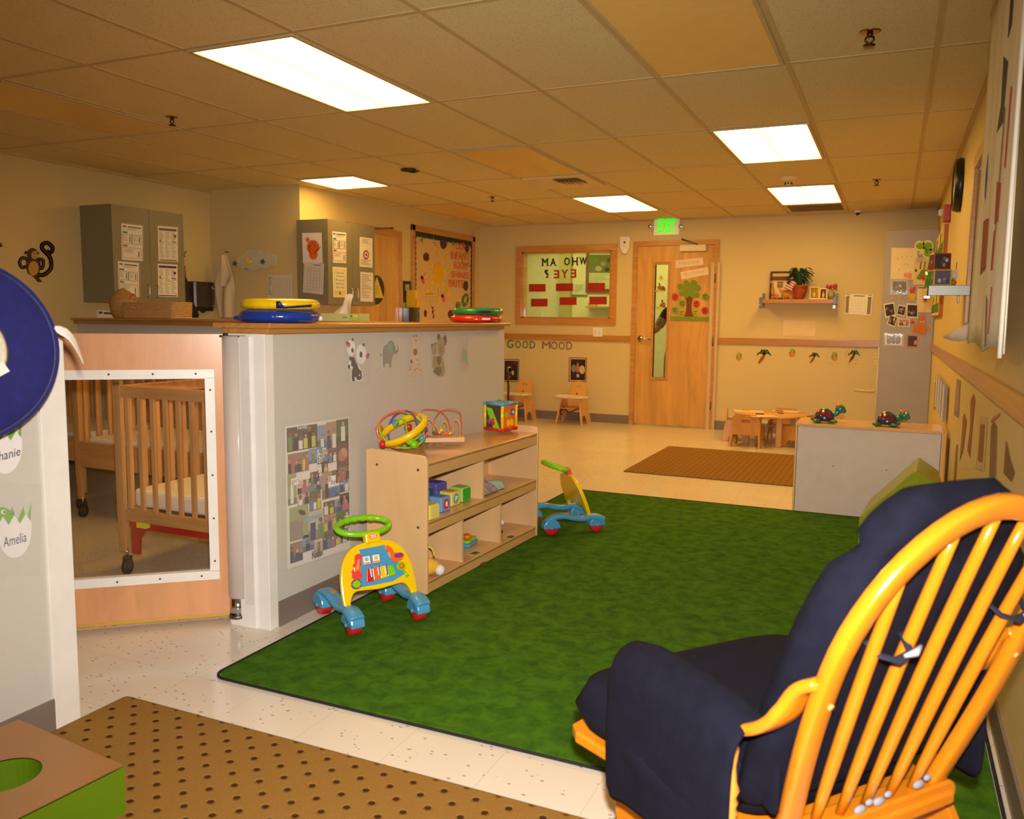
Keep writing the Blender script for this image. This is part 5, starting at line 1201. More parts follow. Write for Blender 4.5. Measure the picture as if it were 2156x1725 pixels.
# cloud peg rack
q=lambda x,y:(440+x*k2,380+y*k2)
cpl=pl_jog
t=thing('cloud_peg_rack','pale cloud-shaped wall rack with star and moon pegs','wall rack',pl_jog.P(541,552,0)); L_0=-t.location
def cloud():
    P=[]
    for cx,cy,rx,ry,a0,a1 in ((345,850,50,65,150,260),(470,785,95,75,195,310),(580,800,75,70,230,330),(655,830,55,68,250,400),(590,870,60,42,30,110),(470,880,90,52,30,150),(375,870,60,45,60,180)):
        for k in range(9):
            a_=R(a0+(a1-a0)*k/8); P.append(q(cx+rx*cos(a_),cy+ry*sin(a_)))
    return P
b=MB(X=Matrix.Translation(L_0)); b.ppoly(pl_jog,cloud(),M('cloud_board',(202,196,170),.4),.005,.018); b.build('cloud_board',parent=t,bevel=.003)
def star(cx,cy,r): return [(cx+(r if k%2==0 else r*.45)*sin(PI*k/5+.2),cy-(r if k%2==0 else r*.45)*cos(PI*k/5+.2)) for k in range(10)]
SB=M('star_blue',(60,98,130),.35)
for cx,cy in ((315,860),(600,843)):
    b=MB(X=Matrix.Translation(L_0)); b.ppoly(pl_jog,star(*q(cx,cy),6.4),SB,.055,.012); b.cyl(pl_jog.P(*q(cx,cy),.02),pl_jog.P(*q(cx,cy),.056),.008,M('peg_cream',(216,206,170),.4),n=8); b.build('star_peg',parent=t)
mo=[(462+38*cos(R(a_)),835+38*sin(R(a_))*1.0) for a_ in range(20,260,15)]; mi=[(478+28*cos(R(a_)),822+28*sin(R(a_))) for a_ in range(250,30,-15)]
b=MB(X=Matrix.Translation(L_0)); b.ppoly(pl_jog,[q(*p) for p in mo+mi],YEL,.055,.012); b.cyl(pl_jog.P(*q(470,845),.02),pl_jog.P(*q(470,845),.056),.008,MATS['peg_cream'],n=8); b.build('moon_peg',parent=t)
b=MB(); qq=[q(603,1215),q(862,1222),q(858,975),q(612,975)]; b.ppoly(pl_jog,qq,pap((214,206,186)),.002); 
for i in range(9): b.pline(pl_jog,[sub(qq,.15,.1+.09*i,0,0)[0],sub(qq,.97,.1+.09*i,0,0)[0]],.45,GREYI,.003,.0003)
for i in range(8): b.pline(pl_jog,[sub(qq,.2+.1*i,.05,0,0)[0],sub(qq,.2+.1*i,.93,0,0)[0]],.35,GREYI,.003,.0003)
b.plines(pl_jog,sub(qq,.02,.1,.17,.9),9,GREYI,.003,.5); b.build('schedule_sheet',label='printed table in clear sleeve at the kitchen wall edge',cat='sheet')
# restroom sign on the side door: white disc triangle
b=MB(); c=(440+1720*k2,380+1130*k2); pls=PL((XS+.012,0,0),(1,0,0))
b.pell(pls,c[0],c[1],17,31,M('sign_maroon',(54,30,26),.4),.004,t=.004,n=30); b.ppoly(pls,[(c[0]-14,c[1]+17),(c[0]+15,c[1]+17),(c[0]+1,c[1]-28)],pap((216,196,96)),.009); b.plines(pls,[(c[0]-3,c[1]+12),(c[0]+6,c[1]+12),(c[0]+4,c[1]-8),(c[0]-1,c[1]-8)],5,pap((176,156,76)),.0105,.4)
b.build('restroom_sign',label='round dark door sign with yellow triangle on the side-wall door',cat='sign')
# black wall plaque, yellow box on dispenser
b=MB(); q0=[(849,637),(863,637),(862,592),(848,592)]; b.ppoly(pl_side,q0,M('plaque_black',(34,24,26),.4),.004,.012)
for k in range(3): b.ppoly(pl_side,[(851+3*k,612),(852.6+3*k,612),(852.6+3*k,599),(851+3*k,599)],pap((220,214,206)),.0175); 
b.plines(pl_side,[(852,632),(860,632),(860,624),(852,624)],2,pap((190,180,176)),.0175,.4)
b.build('wall_plaque',label='small black rounded wall plaque left of the bulletin board',cat='plaque')
ya=U(872,655,0,-4.82).y; yb_=U(893,655,0,-4.82).y; zt=U(878,648,0,-4.82).z
dispenser((XS+.005,(ya+yb_)/2-.075,1.16),0,'dark smoked towel dispenser under the yellow box, side wall',yb_-ya,zt-1.16,.12)
t=thing('glove_box','open yellow cardboard box standing on the side-wall towel dispenser','box',(XS+.062,(ya+yb_)/2-.04,zt+.001),rz=.1)
MB().box((-.05,-.06,0),(.06,.06,.19),M('yellow_card',(224,182,20),.5)).build('carton',parent=t,bevel=.002); b=MB(); b.box((.0605,-.058,.10),(.062,-.02,.17),pap((214,200,190))).box((.0605,-.058,.01),(.062,-.03,.09),pap((206,120,60))); b.build('printed_patch',parent=t)
# ================================================================ bulletin board
k4=150/1125; q4=lambda x,y:(860+x*k4,470+y*k4)
t=thing('bulletin_board','oak-framed bulletin board with yellow paper sun and orange lettering','bulletin board',(XS,8.95,1.05)); L_0=-t.location
y0,y1,zt,zb=8.17,9.715,2.292,1.02; b=MB(X=Matrix.Translation(L_0))
for a,c in (((y0,zt-.065),(y1,zt)),((y0,zb),(y1,zb+.065)),((y0,zb),(y0+.065,zt)),((y1-.065,zb),(y1,zt))): b.box((XS,a[0],a[1]),(XS+.022,c[0],c[1]),OAK)
b.build('frame',parent=t,bevel=.003)
MB(X=Matrix.Translation(L_0)).box((XS,y0+.06,zb+.06),(XS+.006,y1-.06,zt-.06),M('board_green',(44,50,34),.8)).build('green_border',parent=t)
pb=PL((XS+.006,0,0),(1,0,0)); BP=M('butcher_paper',(208,176,130),.7)
P=[]; iy0,iy1,iz0,iz1=y0+.115,y1-.11,zb+.09,zt-.135
def sc_edge(a,c,n,amp):
    out=[]
    for k in range(n):
        for j in range(4):
            u=(k+j/4)/n; p=Vector(a).lerp(Vector(c),u); d=(Vector(c)-Vector(a)).normalized(); nn=Vector((-d.y,d.x)); out.append(p+nn*amp*abs(sin(PI*j/4)))
    return out
for a,c,n in (((iy0,iz0),(iy1,iz0),20),((iy1,iz0),(iy1,iz1),18),((iy1,iz1),(iy0,iz1),22),((iy0,iz1),(iy0,iz0),18)): P+=sc_edge(a,c,n,-.016)
b=MB(X=Matrix.Translation(L_0)); b.prism([(p.x,p.y) for p in P],.002,BP,X=Matrix.Translation((XS+.006,0,0))@Matrix(((0,0,1,0),(1,0,0,0),(0,1,0,0),(0,0,0,1)))); b.build('backing_paper',parent=t)
def deco(name,fn): 
    b=MB(X=Matrix.Translation(L_0)); fn(b); return b.build(name,parent=t)
SUN=pap((222,172,20)); RAY=pap((228,190,60)); OR=pap((216,92,40)); PU=pap((82,52,58)); SC=pap((120,92,20))
def sun(b):
    rays=[((455,600),(415,370),15),((530,650),(625,410),20),((555,780),(695,690),26),((530,930),(645,1140),24),((455,950),(485,1250),13),((385,920),(290,1090),22),((370,835),(262,830),24),((380,690),(258,590),24)]
    for (a,c,w_) in rays:
        a=q4(*a);c=q4(*c); b.pline(pb,[a,c],w_*k4*2.0,RAY,.003,.0006)
        b.pline(pb,[(a[0]*.75+c[0]*.25+.3,a[1]*.75+c[1]*.25),(a[0]*.3+c[0]*.7+.3,a[1]*.3+c[1]*.7)],.7,SC,.0042,.0003)
    c=q4(463,795); b.pell(pb,c[0],c[1],85*k4,172*k4,SUN,.0055,n=30)
deco('paper_sun',sun)
def txt(b):
    for s_,x0,x1,yb,yt in (('OUR',740,890,420,305),('INFANT',665,955,575,455),('ROOM',712,918,725,610),('SHINES',668,950,865,765),('BRITE',632,868,1010,895)):
        sl=(x1-x0)*.055; b.ptext(pb,s_,[q4(x0,yb-6),q4(x1,yb+sl),q4(x1,yt+sl),q4(x0,yt-6)],OR,.006,bold=.015)
deco('lettering',txt)
rnd=random.Random(4)
def blob(cx,cy,rx,ry,sd):
    rg=random.Random(sd); return [q4(cx+rx*(1+rg.uniform(-.14,.14))*cos(2*PI*k/16),cy+ry*(1+rg.uniform(-.12,.12))*sin(2*PI*k/16)) for k in range(16)]
for i,(cx,cy,rx,ry) in enumerate(((550,330,52,80),(277,535,50,72),(922,390,34,72),(897,990,38,82),(665,1445,45,75),(262,1425,22,60))):
    deco('paper_grape',lambda b:b.ppoly(pb,blob(cx,cy,rx,ry,i),PU,.0035 if i!=3 else .0075))
def bird(x,y,s_=1):
    def f(b):
        b.ppoly(pb,[q4(x-35*s_,y-20),q4(x-10*s_,y-45),q4(x+20*s_,y-35),q4(x+5*s_,y+25),q4(x-20*s_,y+20)],pap((120,134,110)),.003); b.ppoly(pb,[q4(x-5*s_,y+30),q4(x+28*s_,y-10),q4(x+30*s_,y+15),q4(x+5*s_,y+60),q4(x-15*s_,y+65)],pap((206,186,60)),.0035); c=q4(x+30*s_,y-52); b.pell(pb,c[0],c[1],1.4,2,INK,.004)
    return f
deco('paper_bird',bird(212,278)); deco('paper_bird',bird(700,335,-1))
def bug(x,y):
    def f(b):
        c=q4(x,y); b.pell(pb,c[0],c[1],25*k4,58*k4,OR,.003,rot=-12); b.pell(pb,c[0]-2,c[1]-6,24*k4,28*k4,pap((60,34,30)),.004); b.pline(pb,[(c[0]-3,c[1]-9),(c[0]-5,c[1]-15)],.5,INK,.004); b.pline(pb,[(c[0]+2,c[1]-9),(c[0]+5,c[1]-16)],.5,INK,.004)
    return f
deco('paper_ladybird',bug(225,905)); deco('paper_ladybird',bug(548,1195))
def bee(x,y):
    def f(b):
        for k in range(3): b.pline(pb,[q4(x-16+k*12,y-22+k*18),q4(x+12+k*10,y-30+k*18)],1.3,[INK,pap((220,190,60))][k%2] if k!=2 else INK,.004)
        b.pline(pb,[q4(x-12,y-90),q4(x-22,y-40)],1.2,pap((200,190,150)),.0035)
    return f
deco('paper_bee',bee(402,330)); deco('paper_bee',bee(940,670))
def cactus(b):
    b.pell(pb,*q4(890,1215),56*k4,108*k4,pap((86,112,66)),.003,rot=12); b.pell(pb,*q4(893,1210),18*k4,55*k4,BP,.0042,rot=12); b.pell(pb,*q4(778,1300),40*k4,60*k4,pap((86,112,66)),.003)
    for x,y in ((870,1130),(930,1160),(915,1260),(850,1270),(770,1270),(790,1310)): b.pell(pb,*q4(x,y),1,1,pap((190,190,150)),.005,n=8)
deco('paper_cactus',cactus)
def tag_(b):
    b.ppoly(pb,[q4(240,1150),q4(415,1150),q4(415,1105),q4(240,1105)],RAY,.003); b.plines(pb,[q4(260,1140),q4(395,1140),q4(395,1115),q4(260,1115)],1,SC,.004,.5)
    for x in (270,333,392): b.pell(pb,*q4(x,1163),.6,1,INK,.004,n=8)
    b.ptext(pb,'lead',[q4(250,1240),q4(300,1245),q4(300,1180),q4(250,1175)],pap((190,160,120)),.003); b.ptext(pb,'tch',[q4(320,1245),q4(395,1250),q4(395,1185),q4(320,1180)],pap((190,160,120)),.003)
deco('paper_tag',tag_)
def cat_(b):
    for k in range(7): b.pell(pb,*q4(375+8*sin(k*1.7)+k*3,1340+k*25),1.6,2.2,OR if k%3==1 else pap((70,34,30)),.0035,n=10)
    b.pline(pb,[q4(360,1330),q4(352,1315),q4(372,1310)],.6,INK,.0035); b.pline(pb,[q4(395,1330),q4(415,1322)],.6,INK,.0035); b.pline(pb,[q4(400,1390),q4(420,1375)],.6,INK,.0035)
deco('paper_caterpillar',cat_)
# ================================================================ monkey and second decal on the left wall
k1=1/4.312; q1=lambda x,y:(x*k1,360+y*k1)
MK=M('monkey_brown',(70,26,22),.45); MC=M('monkey_cream',(196,154,70),.5)
b=MB(); pl=pl_left
tail=[(345,945),(400,940),(455,890),(460,820),(440,770),(405,735),(378,700),(385,665),(430,655),(470,690),(470,725),(445,745),(425,730)]
T=[(v.x,v.y) for v in spline([(*q1(x,y),0) for x,y in tail],5)]
b.pline(pl,T,8.4,MK,.003,.003); b.pline(pl,T,3.0,MC,.0065,.0005); b.pline(pl,T,1.8,MK,.0072,.0005)
b.ppoly(pl,[q1(x,y) for x,y in ((235,800),(270,790),(345,790),(365,830),(360,900),(345,960),(380,1010),(340,1010),(300,960),(250,930),(235,880))],MK,.003,.003)
for A in ([(245,800),(200,790),(175,830),(195,875),(230,870)],[(350,800),(385,810),(390,850),(375,885),(350,870)]):
    T=[(v.x,v.y) for v in spline([(*q1(x,y),0) for x,y in A],5)]; b.pline(pl,T,6.4,MK,.003,.003); b.pline(pl,T,1.2,MC,.0068,.0005)
b.pell(pl,*q1(300,885),48*k1,66*k1,MC,.0068); b.pell(pl,*q1(290,755),48*k1,55*k1,MK,.004,t=.003); b.pell(pl,*q1(308,765),30*k1,38*k1,MC,.008); b.pell(pl,*q1(232,742),15*k1,15*k1,MK,.003); b.pell(pl,*q1(343,748),10*k1,13*k1,MK,.003)
b.pell(pl,*q1(298,752),1.1,1.4,MK,.0092,n=8); b.pell(pl,*q1(318,752),1.1,1.4,MK,.0092,n=8); b.pline(pl,[q1(295,782),q1(318,782)],.8,MK,.0092)
b.build('monkey_cutout',label='brown monkey wall cutout with curled tail left of grey cabinet',cat='wall decoration')
b=MB(); b.ppoly(pl,[(-30,505),(2,512),(5,519),(-4,522),(-30,530)],MK,.003,.003).build('monkey_cutout',label='brown cutout mostly outside the photo at its left edge',cat='wall decoration')
# ================================================================ half-wall pictures
def sticker(name,fn,label,cat='wall sticker',group=None,pl=pl_half,film=None):
    b=MB(); fn(b,pl)
    if film: x0,y0,x1,y1=film; b.ppoly(pl,[(x0,y1),(x1,y1-1),(x1,y0-1),(x0,y0)],FILM,.0045,.0003)
    return b.build(name,label=label,cat=cat,group=group)
ka=320/2156; qa=lambda x,y:(690+x*ka,690+y*ka)
WS=pap((236,232,226)); DB=pap((72,56,48)); PK=pap((206,70,84))
def ea(b,pl,cx,cy,rx,ry,m,d,rot=0,n=16): c=qa(cx,cy); b.pell(pl,c[0],c[1],rx*ka,ry*ka,m,d,rot,n,.0004)
def pa(b,pl,pts,m,d): b.ppoly(pl,[qa(x,y) for x,y in pts],m,d,.0004)
def panda(b,pl):
    pa(b,pl,[(300,420),(330,400),(380,430),(470,600),(492,640),(490,740),(430,765),(400,740),(380,775),(335,770),(325,640),(345,580),(275,590),(280,520),(310,480)],WS,.0012)
    pa(b,pl,[(305,410),(370,420),(440,590),(475,620),(482,720),(445,748),(405,735),(400,700),(375,705),(380,765),(340,760),(335,630),(355,560),(325,540),(330,480),(300,450)],DB,.0018)
    ea(b,pl,296,555,16,36,DB,.0018); ea(b,pl,325,285,58,115,WS,.0022); ea(b,pl,468,380,74,140,WS,.0024)
    ea(b,pl,343,322,17,34,DB,.003); ea(b,pl,463,382,20,44,DB,.003); ea(b,pl,344,172,13,22,DB,.003); ea(b,pl,502,245,15,24,DB,.003); ea(b,pl,268,222,15,28,DB,.003); ea(b,pl,566,392,15,28,DB,.003)
    for x,y in ((288,245),(554,405)):
        for dx,dy in ((0,-24),(14,-8),(9,18),(-9,18),(-14,-8)): ea(b,pl,x+dx,y+dy,10,18,PK,.0034,n=8)
    ea(b,pl,442,675,7,16,WS,.0034)
sticker('panda_sticker',panda,'two-panda sticker, leftmost animal on the half wall',film=(722,700,779,808),group='animal stickers along the half wall')
EG=pap((150,140,132)); EM=pap((126,164,142))
def eleph(b,pl):
    P=[(770,330),(780,270),(840,230),(850,190),(900,175),(935,210),(955,290),(970,330),(990,300),(988,255),(1003,250),(1003,320),(980,375),(925,380),(900,480),(893,570),(868,575),(860,520),(835,505),(805,525),(798,575),(778,570),(770,470)]
    cx,cy=880,380; pa(b,pl,[(cx+(x-cx)*1.07,cy+(y-cy)*1.04) for x,y in P],WS,.0012); pa(b,pl,P,EG,.002); pa(b,pl,[(850,190),(885,180),(905,210),(908,340),(885,385),(850,340),(838,260)],EM,.003); ea(b,pl,937,282,5,12,DB,.004); pa(b,pl,[(735,360),(745,360),(750,385),(770,390),(768,400),(742,398)],EG,.002)
sticker('elephant_sticker',eleph,'grey elephant sticker with green ear on the half wall',film=(796,713,838,776),group='animal stickers along the half wall')
GF_=pap((216,190,160))
def giraffe(b,pl):
    pa(b,pl,[(1205,115),(1260,110),(1275,180),(1262,330),(1290,430),(1330,560),(1320,650),(1225,655),(1215,500),(1200,560),(1185,660),(1130,665),(1125,590),(1165,470),(1165,340),(1205,350),(1195,200)],GF_,.0015)
    for x,y,m in ((1238,345,0),(1182,482,0),(1215,122,1),(1250,118,1),(1232,180,0),(1254,188,0),(1252,455,2),(1278,460,2),(1262,530,2),(1290,510,2),(1303,540,2),(1160,555,2),(1148,600,2),(1170,590,0),(1262,580,0),(1232,600,0),(1305,600,0)): ea(b,pl,x,y,(30 if y==345 else 16 if y==482 else 6),(50 if y==345 else 30 if y==482 else 15),(pap((140,96,72)),DB,pap((130,160,130)))[m],.0025,n=10)
sticker('giraffe_sticker',giraffe,'pale giraffe-pair sticker, middle animal on the half wall',film=(854,702,888,794),group='animal stickers along the half wall')
KO=pap((158,146,98)); KD=pap((120,98,54)); KB=pap((112,74,44))
def koala(b,pl):
    pa(b,pl,[(1490,400),(1560,400),(1620,400),(1655,560),(1660,640),(1630,695),(1570,690),(1520,640),(1480,540)],KO,.0015); pa(b,pl,[(1490,620),(1530,560),(1600,560),(1620,620),(1570,690),(1520,650)],KD,.0022); pa(b,pl,[(1535,420),(1600,410),(1595,500),(1575,545),(1550,500)],KB,.0028)
    ea(b,pl,1570,135,24,44,KB,.0015); ea(b,pl,1660,180,26,70,KB,.0015); ea(b,pl,1478,258,14,34,KB,.0015); ea(b,pl,1525,235,12,30,KB,.0015); ea(b,pl,1605,270,52,140,KO,.003); ea(b,pl,1505,310,36,82,KO,.0028); ea(b,pl,1600,318,17,52,pap((168,110,50)),.0036); ea(b,pl,1512,342,8,26,pap((168,110,50)),.0036)
sticker('koala_sticker',koala,'olive koala sticker with brown ears on the half wall',film=(906,700,938,795),group='animal stickers along the half wall')
def bunny(b,pl):
    pa(b,pl,[(1905,150),(1925,150),(1930,230),(1965,230),(1972,150),(1988,150),(1985,280),(1980,500),(2000,600),(1890,620),(1880,450),(1900,280)],pap((200,178,160)),.0015); pa(b,pl,[(1900,310),(1935,290),(1970,320),(1975,460),(1990,520),(1975,545),(1945,500),(1905,470)],pap((150,176,152)),.0022)
sticker('bunny_sticker',bunny,'faint pale bunny sticker with green tummy, rightmost on half wall',film=(961,702,988,788),group='animal stickers along the half wall')
# family collage poster
kp=180/862; qp=lambda x,y:(580+x*kp,860+y*kp)
t=thing('collage_poster','tall poster of many small family photos taped to the half wall','poster',pl_half.P(668,1190)); L_0=-t.location
PQ=[qp(120,1620),qp(752,1410),qp(735,88),qp(95,182)]
b=MB(X=Matrix.Translation(L_0)); b.ppoly(pl_half,PQ,pap((222,212,204)),.0012).build('sheet',parent=t)
b=MB(X=Matrix.Translation(L_0)); b.ppoly(pl_half,[qp(40,1660),qp(800,1420),qp(790,30),qp(50,130)],FILM,.0052,.0003).build('clear_cover',parent=t)
rg=random.Random(21)
pal=[(96,80,66),(140,150,170),(176,140,110),(86,104,60),(150,120,96),(120,150,190),(190,170,150),(110,90,80),(100,130,160),(70,60,56),(160,160,110),(200,180,160)]
skin=[(206,150,120),(190,132,100),(222,176,150),(150,100,76)]; cl=[(220,214,206),(60,70,110),(190,90,100),(90,130,170),(60,50,46),(200,190,60),(110,140,80)]
rects=[(.02,.815,.50,.985,6),(.50,.80,.64,.97,1),(.64,.78,.80,.985,2),(.80,.82,.99,.99,1),(.03,.66,.36,.80,6),(.36,.70,.50,.81,1),(.52,.70,.66,.79,2),(.66,.68,.80,.78,2),(.80,.63,.99,.82,7),(.50,.62,.66,.70,2),(.02,.44,.16,.66,1),(.17,.50,.40,.60,3),(.38,.55,.52,.64,2),(.36,.50,.56,.60,2),(.56,.42,.72,.62,1),(.72,.52,.86,.62,2),(.80,.53,.99,.63,3),(.84,.44,.99,.54,2),(.17,.42,.36,.51,2),(.36,.36,.54,.50,3),(.72,.42,.84,.50,1),(.84,.34,.99,.43,1),(.04,.18,.34,.42,8),(.34,.14,.58,.36,2),(.58,.30,.76,.40,2),(.76,.30,.99,.40,2),(.58,.18,.78,.30,3),(.78,.16,.99,.30,2),(.04,.03,.24,.17,3),(.24,.08,.42,.20,1),(.42,.02,.56,.13,1),(.56,.05,.76,.18,3),(.76,.06,.97,.16,2)]
for i,(u0,v0,u1,v1,n) in enumerate(rects):
    b=MB(X=Matrix.Translation(L_0)); q=sub(PQ,u0,v0,u1,v1); c0=pal[i%len(pal)]
    b.ppoly(pl_half,q,pap(c0),.0022,.0003); dd=.0026+.00002*i
    if n==7: b.ppoly(pl_half,sub(q,0,0,1,1),pap((110,70,60)),dd,.0002); c=sub(q,.5,.5,0,0)[0]; b.pell(pl_half,c[0],c[1],9,15,pap((176,116,96)),dd+.0004,rot=15,t=.0002); b.pell(pl_half,c[0]+3,c[1]-4,6,10,pap((196,140,116)),dd+.0008,rot=-20,t=.0002)
    elif n==8: c=sub(q,.62,.68,0,0)[0]; b.ppoly(pl_half,sub(q,.0,.02,.7,.6),pap((150,134,120)),dd,.0002); b.pell(pl_half,c[0],c[1],9,12,pap((166,146,130)),dd+.0004,rot=25,t=.0002); b.pell(pl_half,c[0]+1,c[1]-8,8,5,pap((66,56,50)),dd+.0008,rot=25,t=.0002)
    else:
        b.ppoly(pl_half,sub(q,0,0,1,rg.uniform(.2,.45)),pap(tuple(int(v*.75) for v in c0)),dd,.0002)
        for k in range(n):
            u=(k+.5)/n+rg.uniform(-.05,.05); h=rg.uniform(.5,.82); w_=min(.34,.8/n); sk=pap(skin[rg.randrange(4)]); cc_=pap(cl[rg.randrange(7)])
            b.ppoly(pl_half,sub(q,max(0,u-w_/2),.04,min(1,u+w_/2),h-.10),cc_,dd+.0004,.0002)
            c=sub(q,u,h,0,0)[0]; s_=abs(q[1][0]-q[0][0]); b.pell(pl_half,c[0],c[1]-1.2,s_*w_*.36,s_*w_*.50+.8,pap(((60,40,30),(120,80,50),(40,34,30),(176,136,80))[rg.randrange(4)]),dd+.0006,n=12,t=.0002); b.pell(pl_half,c[0],c[1],s_*w_*.28,s_*w_*.42+.6,sk,dd+.0009,n=12,t=.0002)
    b.build('photo',parent=t)
b=MB(X=Matrix.Translation(L_0)); 
for q,m in (([qp(150,785),qp(228,760),qp(228,690),qp(150,715)],WS),([qp(430,445),qp(465,440),qp(465,385),qp(430,390)],pap((90,150,190))),([qp(525,800),qp(600,780),qp(600,670),qp(525,690)],WS),([qp(285,1150),qp(460,1095),qp(462,1050),qp(288,1110)],pap((130,176,184))),([qp(540,890),qp(605,870),qp(605,795),qp(540,812)],pap((60,110,170)))): b.ppoly(pl_half,q,m,.0040,.0002)
b.ptext(pl_half,'girl',[qp(155,780),qp(222,758),qp(222,695),qp(155,715)],pap((150,70,80)),.0044,t=.0003); b.ptext(pl_half,'Family',[qp(212,228),qp(315,210),qp(315,165),qp(212,180)],WS,.0044,bold=.01,t=.0003)
b.pell(pl_half,*qp(438,505),26*kp,48*kp,WS,.0042,t=.0002); b.pell(pl_half,*qp(438,505),20*kp,38*kp,INK,.0044,t=.0002); b.ptext(pl_half,'b',[qp(428,530),qp(450,526),qp(450,470),qp(428,474)],WS,.0048,bold=.03,t=.0003)
b.ppoly(pl_half,[qp(420,620),qp(455,612),qp(455,560),qp(420,568)],WS,.0042,.0002); b.ptext(pl_half,'Y',[qp(425,612),qp(450,606),qp(450,570),qp(425,575)],pap((190,110,130)),.0046,t=.0003)
for s_,x,y,c in (('B',530,740,(70,140,190)),('A',550,770,(190,70,80)),('Y',575,775,(60,60,140))): b.ptext(pl_half,s_,[qp(x,y),qp(x+22,y-5),qp(x+22,y-50),qp(x,y-45)],pap(c),.0044,bold=.03,t=.0003)
b.ptext(pl_half,'Kids',[qp(362,1520),qp(452,1490),qp(452,1410),qp(362,1440)],pap((90,66,46)),.0044,bold=.02,t=.0003)
b.build('printed_words',parent=t)
# egg name cards on the near half wall
EGW=M('egg_white',(228,222,220),.5); EGG=M('egg_green',(112,166,40),.5)
def egg(cx,cy,w,h,label,name,full,creature):
    t=thing('egg_name_card',label,'name card',pl_near.P(cx,cy+h),group='egg-shaped name cards on the near half wall'); L_=-t.location
    P=[(cx+w*cos(a_),cy+h*sin(a_)) for a_ in [PI*k/14 for k in range(15)]]+[(cx-w*(1-2*k/6)*1.0,cy-(h*.42 if k%2 else h*.1)-k*1.6) for k in range(7)]
    b=MB(X=Matrix.Translation(L_)); b.ppoly(pl_near,P,EGW,.004,.0008).build('eggshell',parent=t)
    b=MB(X=Matrix.Translation(L_)); b.ppoly(pl_near,[(cx-w*.95,cy-h*.1),(cx-w*.7,cy-h*.75),(cx-w*.4,cy-h*.2),(cx-w*.1,cy-h*.8),(cx+w*.2,cy-h*.25),(cx+w*.55,cy-h*.8),(cx+w*.75,cy-h*.3),(cx+w*1.02,cy-h*.95),(cx+w*.95,cy-h*.2),(cx+w*.5,cy+h*.1),(cx-w*.5,cy+h*.1)],EGG,.002,.0008)
    if creature:
        b.ppoly(pl_near,[(-20,1078),(4,1067),(22,1075),(28,1080),(22,1090),(14,1097),(24,1108),(14,1120),(0,1113),(-24,1108)],EGG,.0022,.0008); b.pell(pl_near,5,1078,4.4,4.6,WS,.0034); b.pell(pl_near,6,1078,2.2,2.4,INK,.0046); b.pline(pl_near,[(17,1083),(22,1083),(27,1079)],.9,INK,.0046)
    b.build('green_hatchling',parent=t)
    MB(X=Matrix.Translation(L_)).ptext(pl_near,name,full,pap((60,58,58)),.0056,bold=0).build('name_writing',parent=t)
egg(28,1115,36,60,'white eggshell name card with green hatchling, lower on near wall','Amelia',[(4,1153),(53,1140),(53,1119),(4,1131)],True)
egg(8,940,36,58,'white eggshell name card directly under the blue round cushion','Stephanie',[(-44,990),(40,964),(40,940),(-44,960)],False)
MB().ppoly(pl_near,[(-40,1215),(80,1210),(84,1020),(-40,1010)],FILM,.0075,.0003).build('tape_film',label='clear film over the lower egg name card on near wall',cat='film')
# ================================================================ viewing window lettering and cards (behind the glass)
plw=pl_back.D(-.045); km=500/2156; qm=lambda x,y:(1040+x*km,440+y*km)
LB_=pap((38,24,28)); LR=pap((170,34,30))
def glasstext(ch,x0,x1,y0,y1,m,label,rot=0):
    b=MB(); b.ptext(plw,ch,[qm(x1,y1),qm(x0,y1),qm(x0,y0),qm(x1,y0)],m,.003,bold=.05,t=.001)
    # slab serifs
    w=(x1-x0)
    if ch in 'MAHWYE': 
        if ch in 'MAH': 
            for x in (x0,x1): b.ppoly(plw,[qm(x-7,y1+3),qm(x+7,y1+3),qm(x+7,y1-6),qm(x-7,y1-6)],m,.003,.001)
        if ch in 'MHWY':
            for x in (x0,x1): b.ppoly(plw,[qm(x-7,y0+6),qm(x+7,y0+6),qm(x+7,y0-3),qm(x-7,y0-3)],m,.003,.001)
    b.build('window_letter',label=label,cat='letter',group='mirrored letters on the viewing window')
for ch,x0,x1,y0,y1,m,lb in (('M',440,490,452,518,LB_,'black letter M, farthest left of the top window row'),('A',514,562,450,516,LB_,'black letter A on the viewing window'),('O',640,688,444,512,LB_,'black letter O on the viewing window'),('H',712,760,442,512,LB_,'black letter H on the viewing window'),('W',780,842,440,506,LB_,'black letter W, farthest right of the top window row'),
    ('?',460,496,554,626,LB_,'black mirrored question mark on the viewing window'),('E',546,592,558,628,LR,'red mirrored letter E left of the red Y'),('Y',618,668,554,628,LR,'red letter Y on the viewing window'),('E',700,746,550,622,LR,'red mirrored letter E right of the red Y')): glasstext(ch,x0,x1,y0,y1,m,lb)
for i,(x0,y0,x1,y1,lb) in enumerate(((318,683,470,753,'red card, upper row left on the viewing window'),(564,677,720,748,'red card, upper row middle on the viewing window'),(852,672,1010,746,'red card, upper row right on the viewing window'),(337,816,488,887,'red card, lower row left on the viewing window'),(598,803,752,874,'red card, lower row middle on the viewing window'),(867,797,1026,868,'red card, lower row right on the viewing window'))):
    MB().ppoly(plw,[qm(x0,y1),qm(x1,y1-1),qm(x1,y0-1),qm(x0,y0)],pap((166,44,24)),.004,.001).build('red_card',label=lb,cat='card',group='red cards on the viewing window')
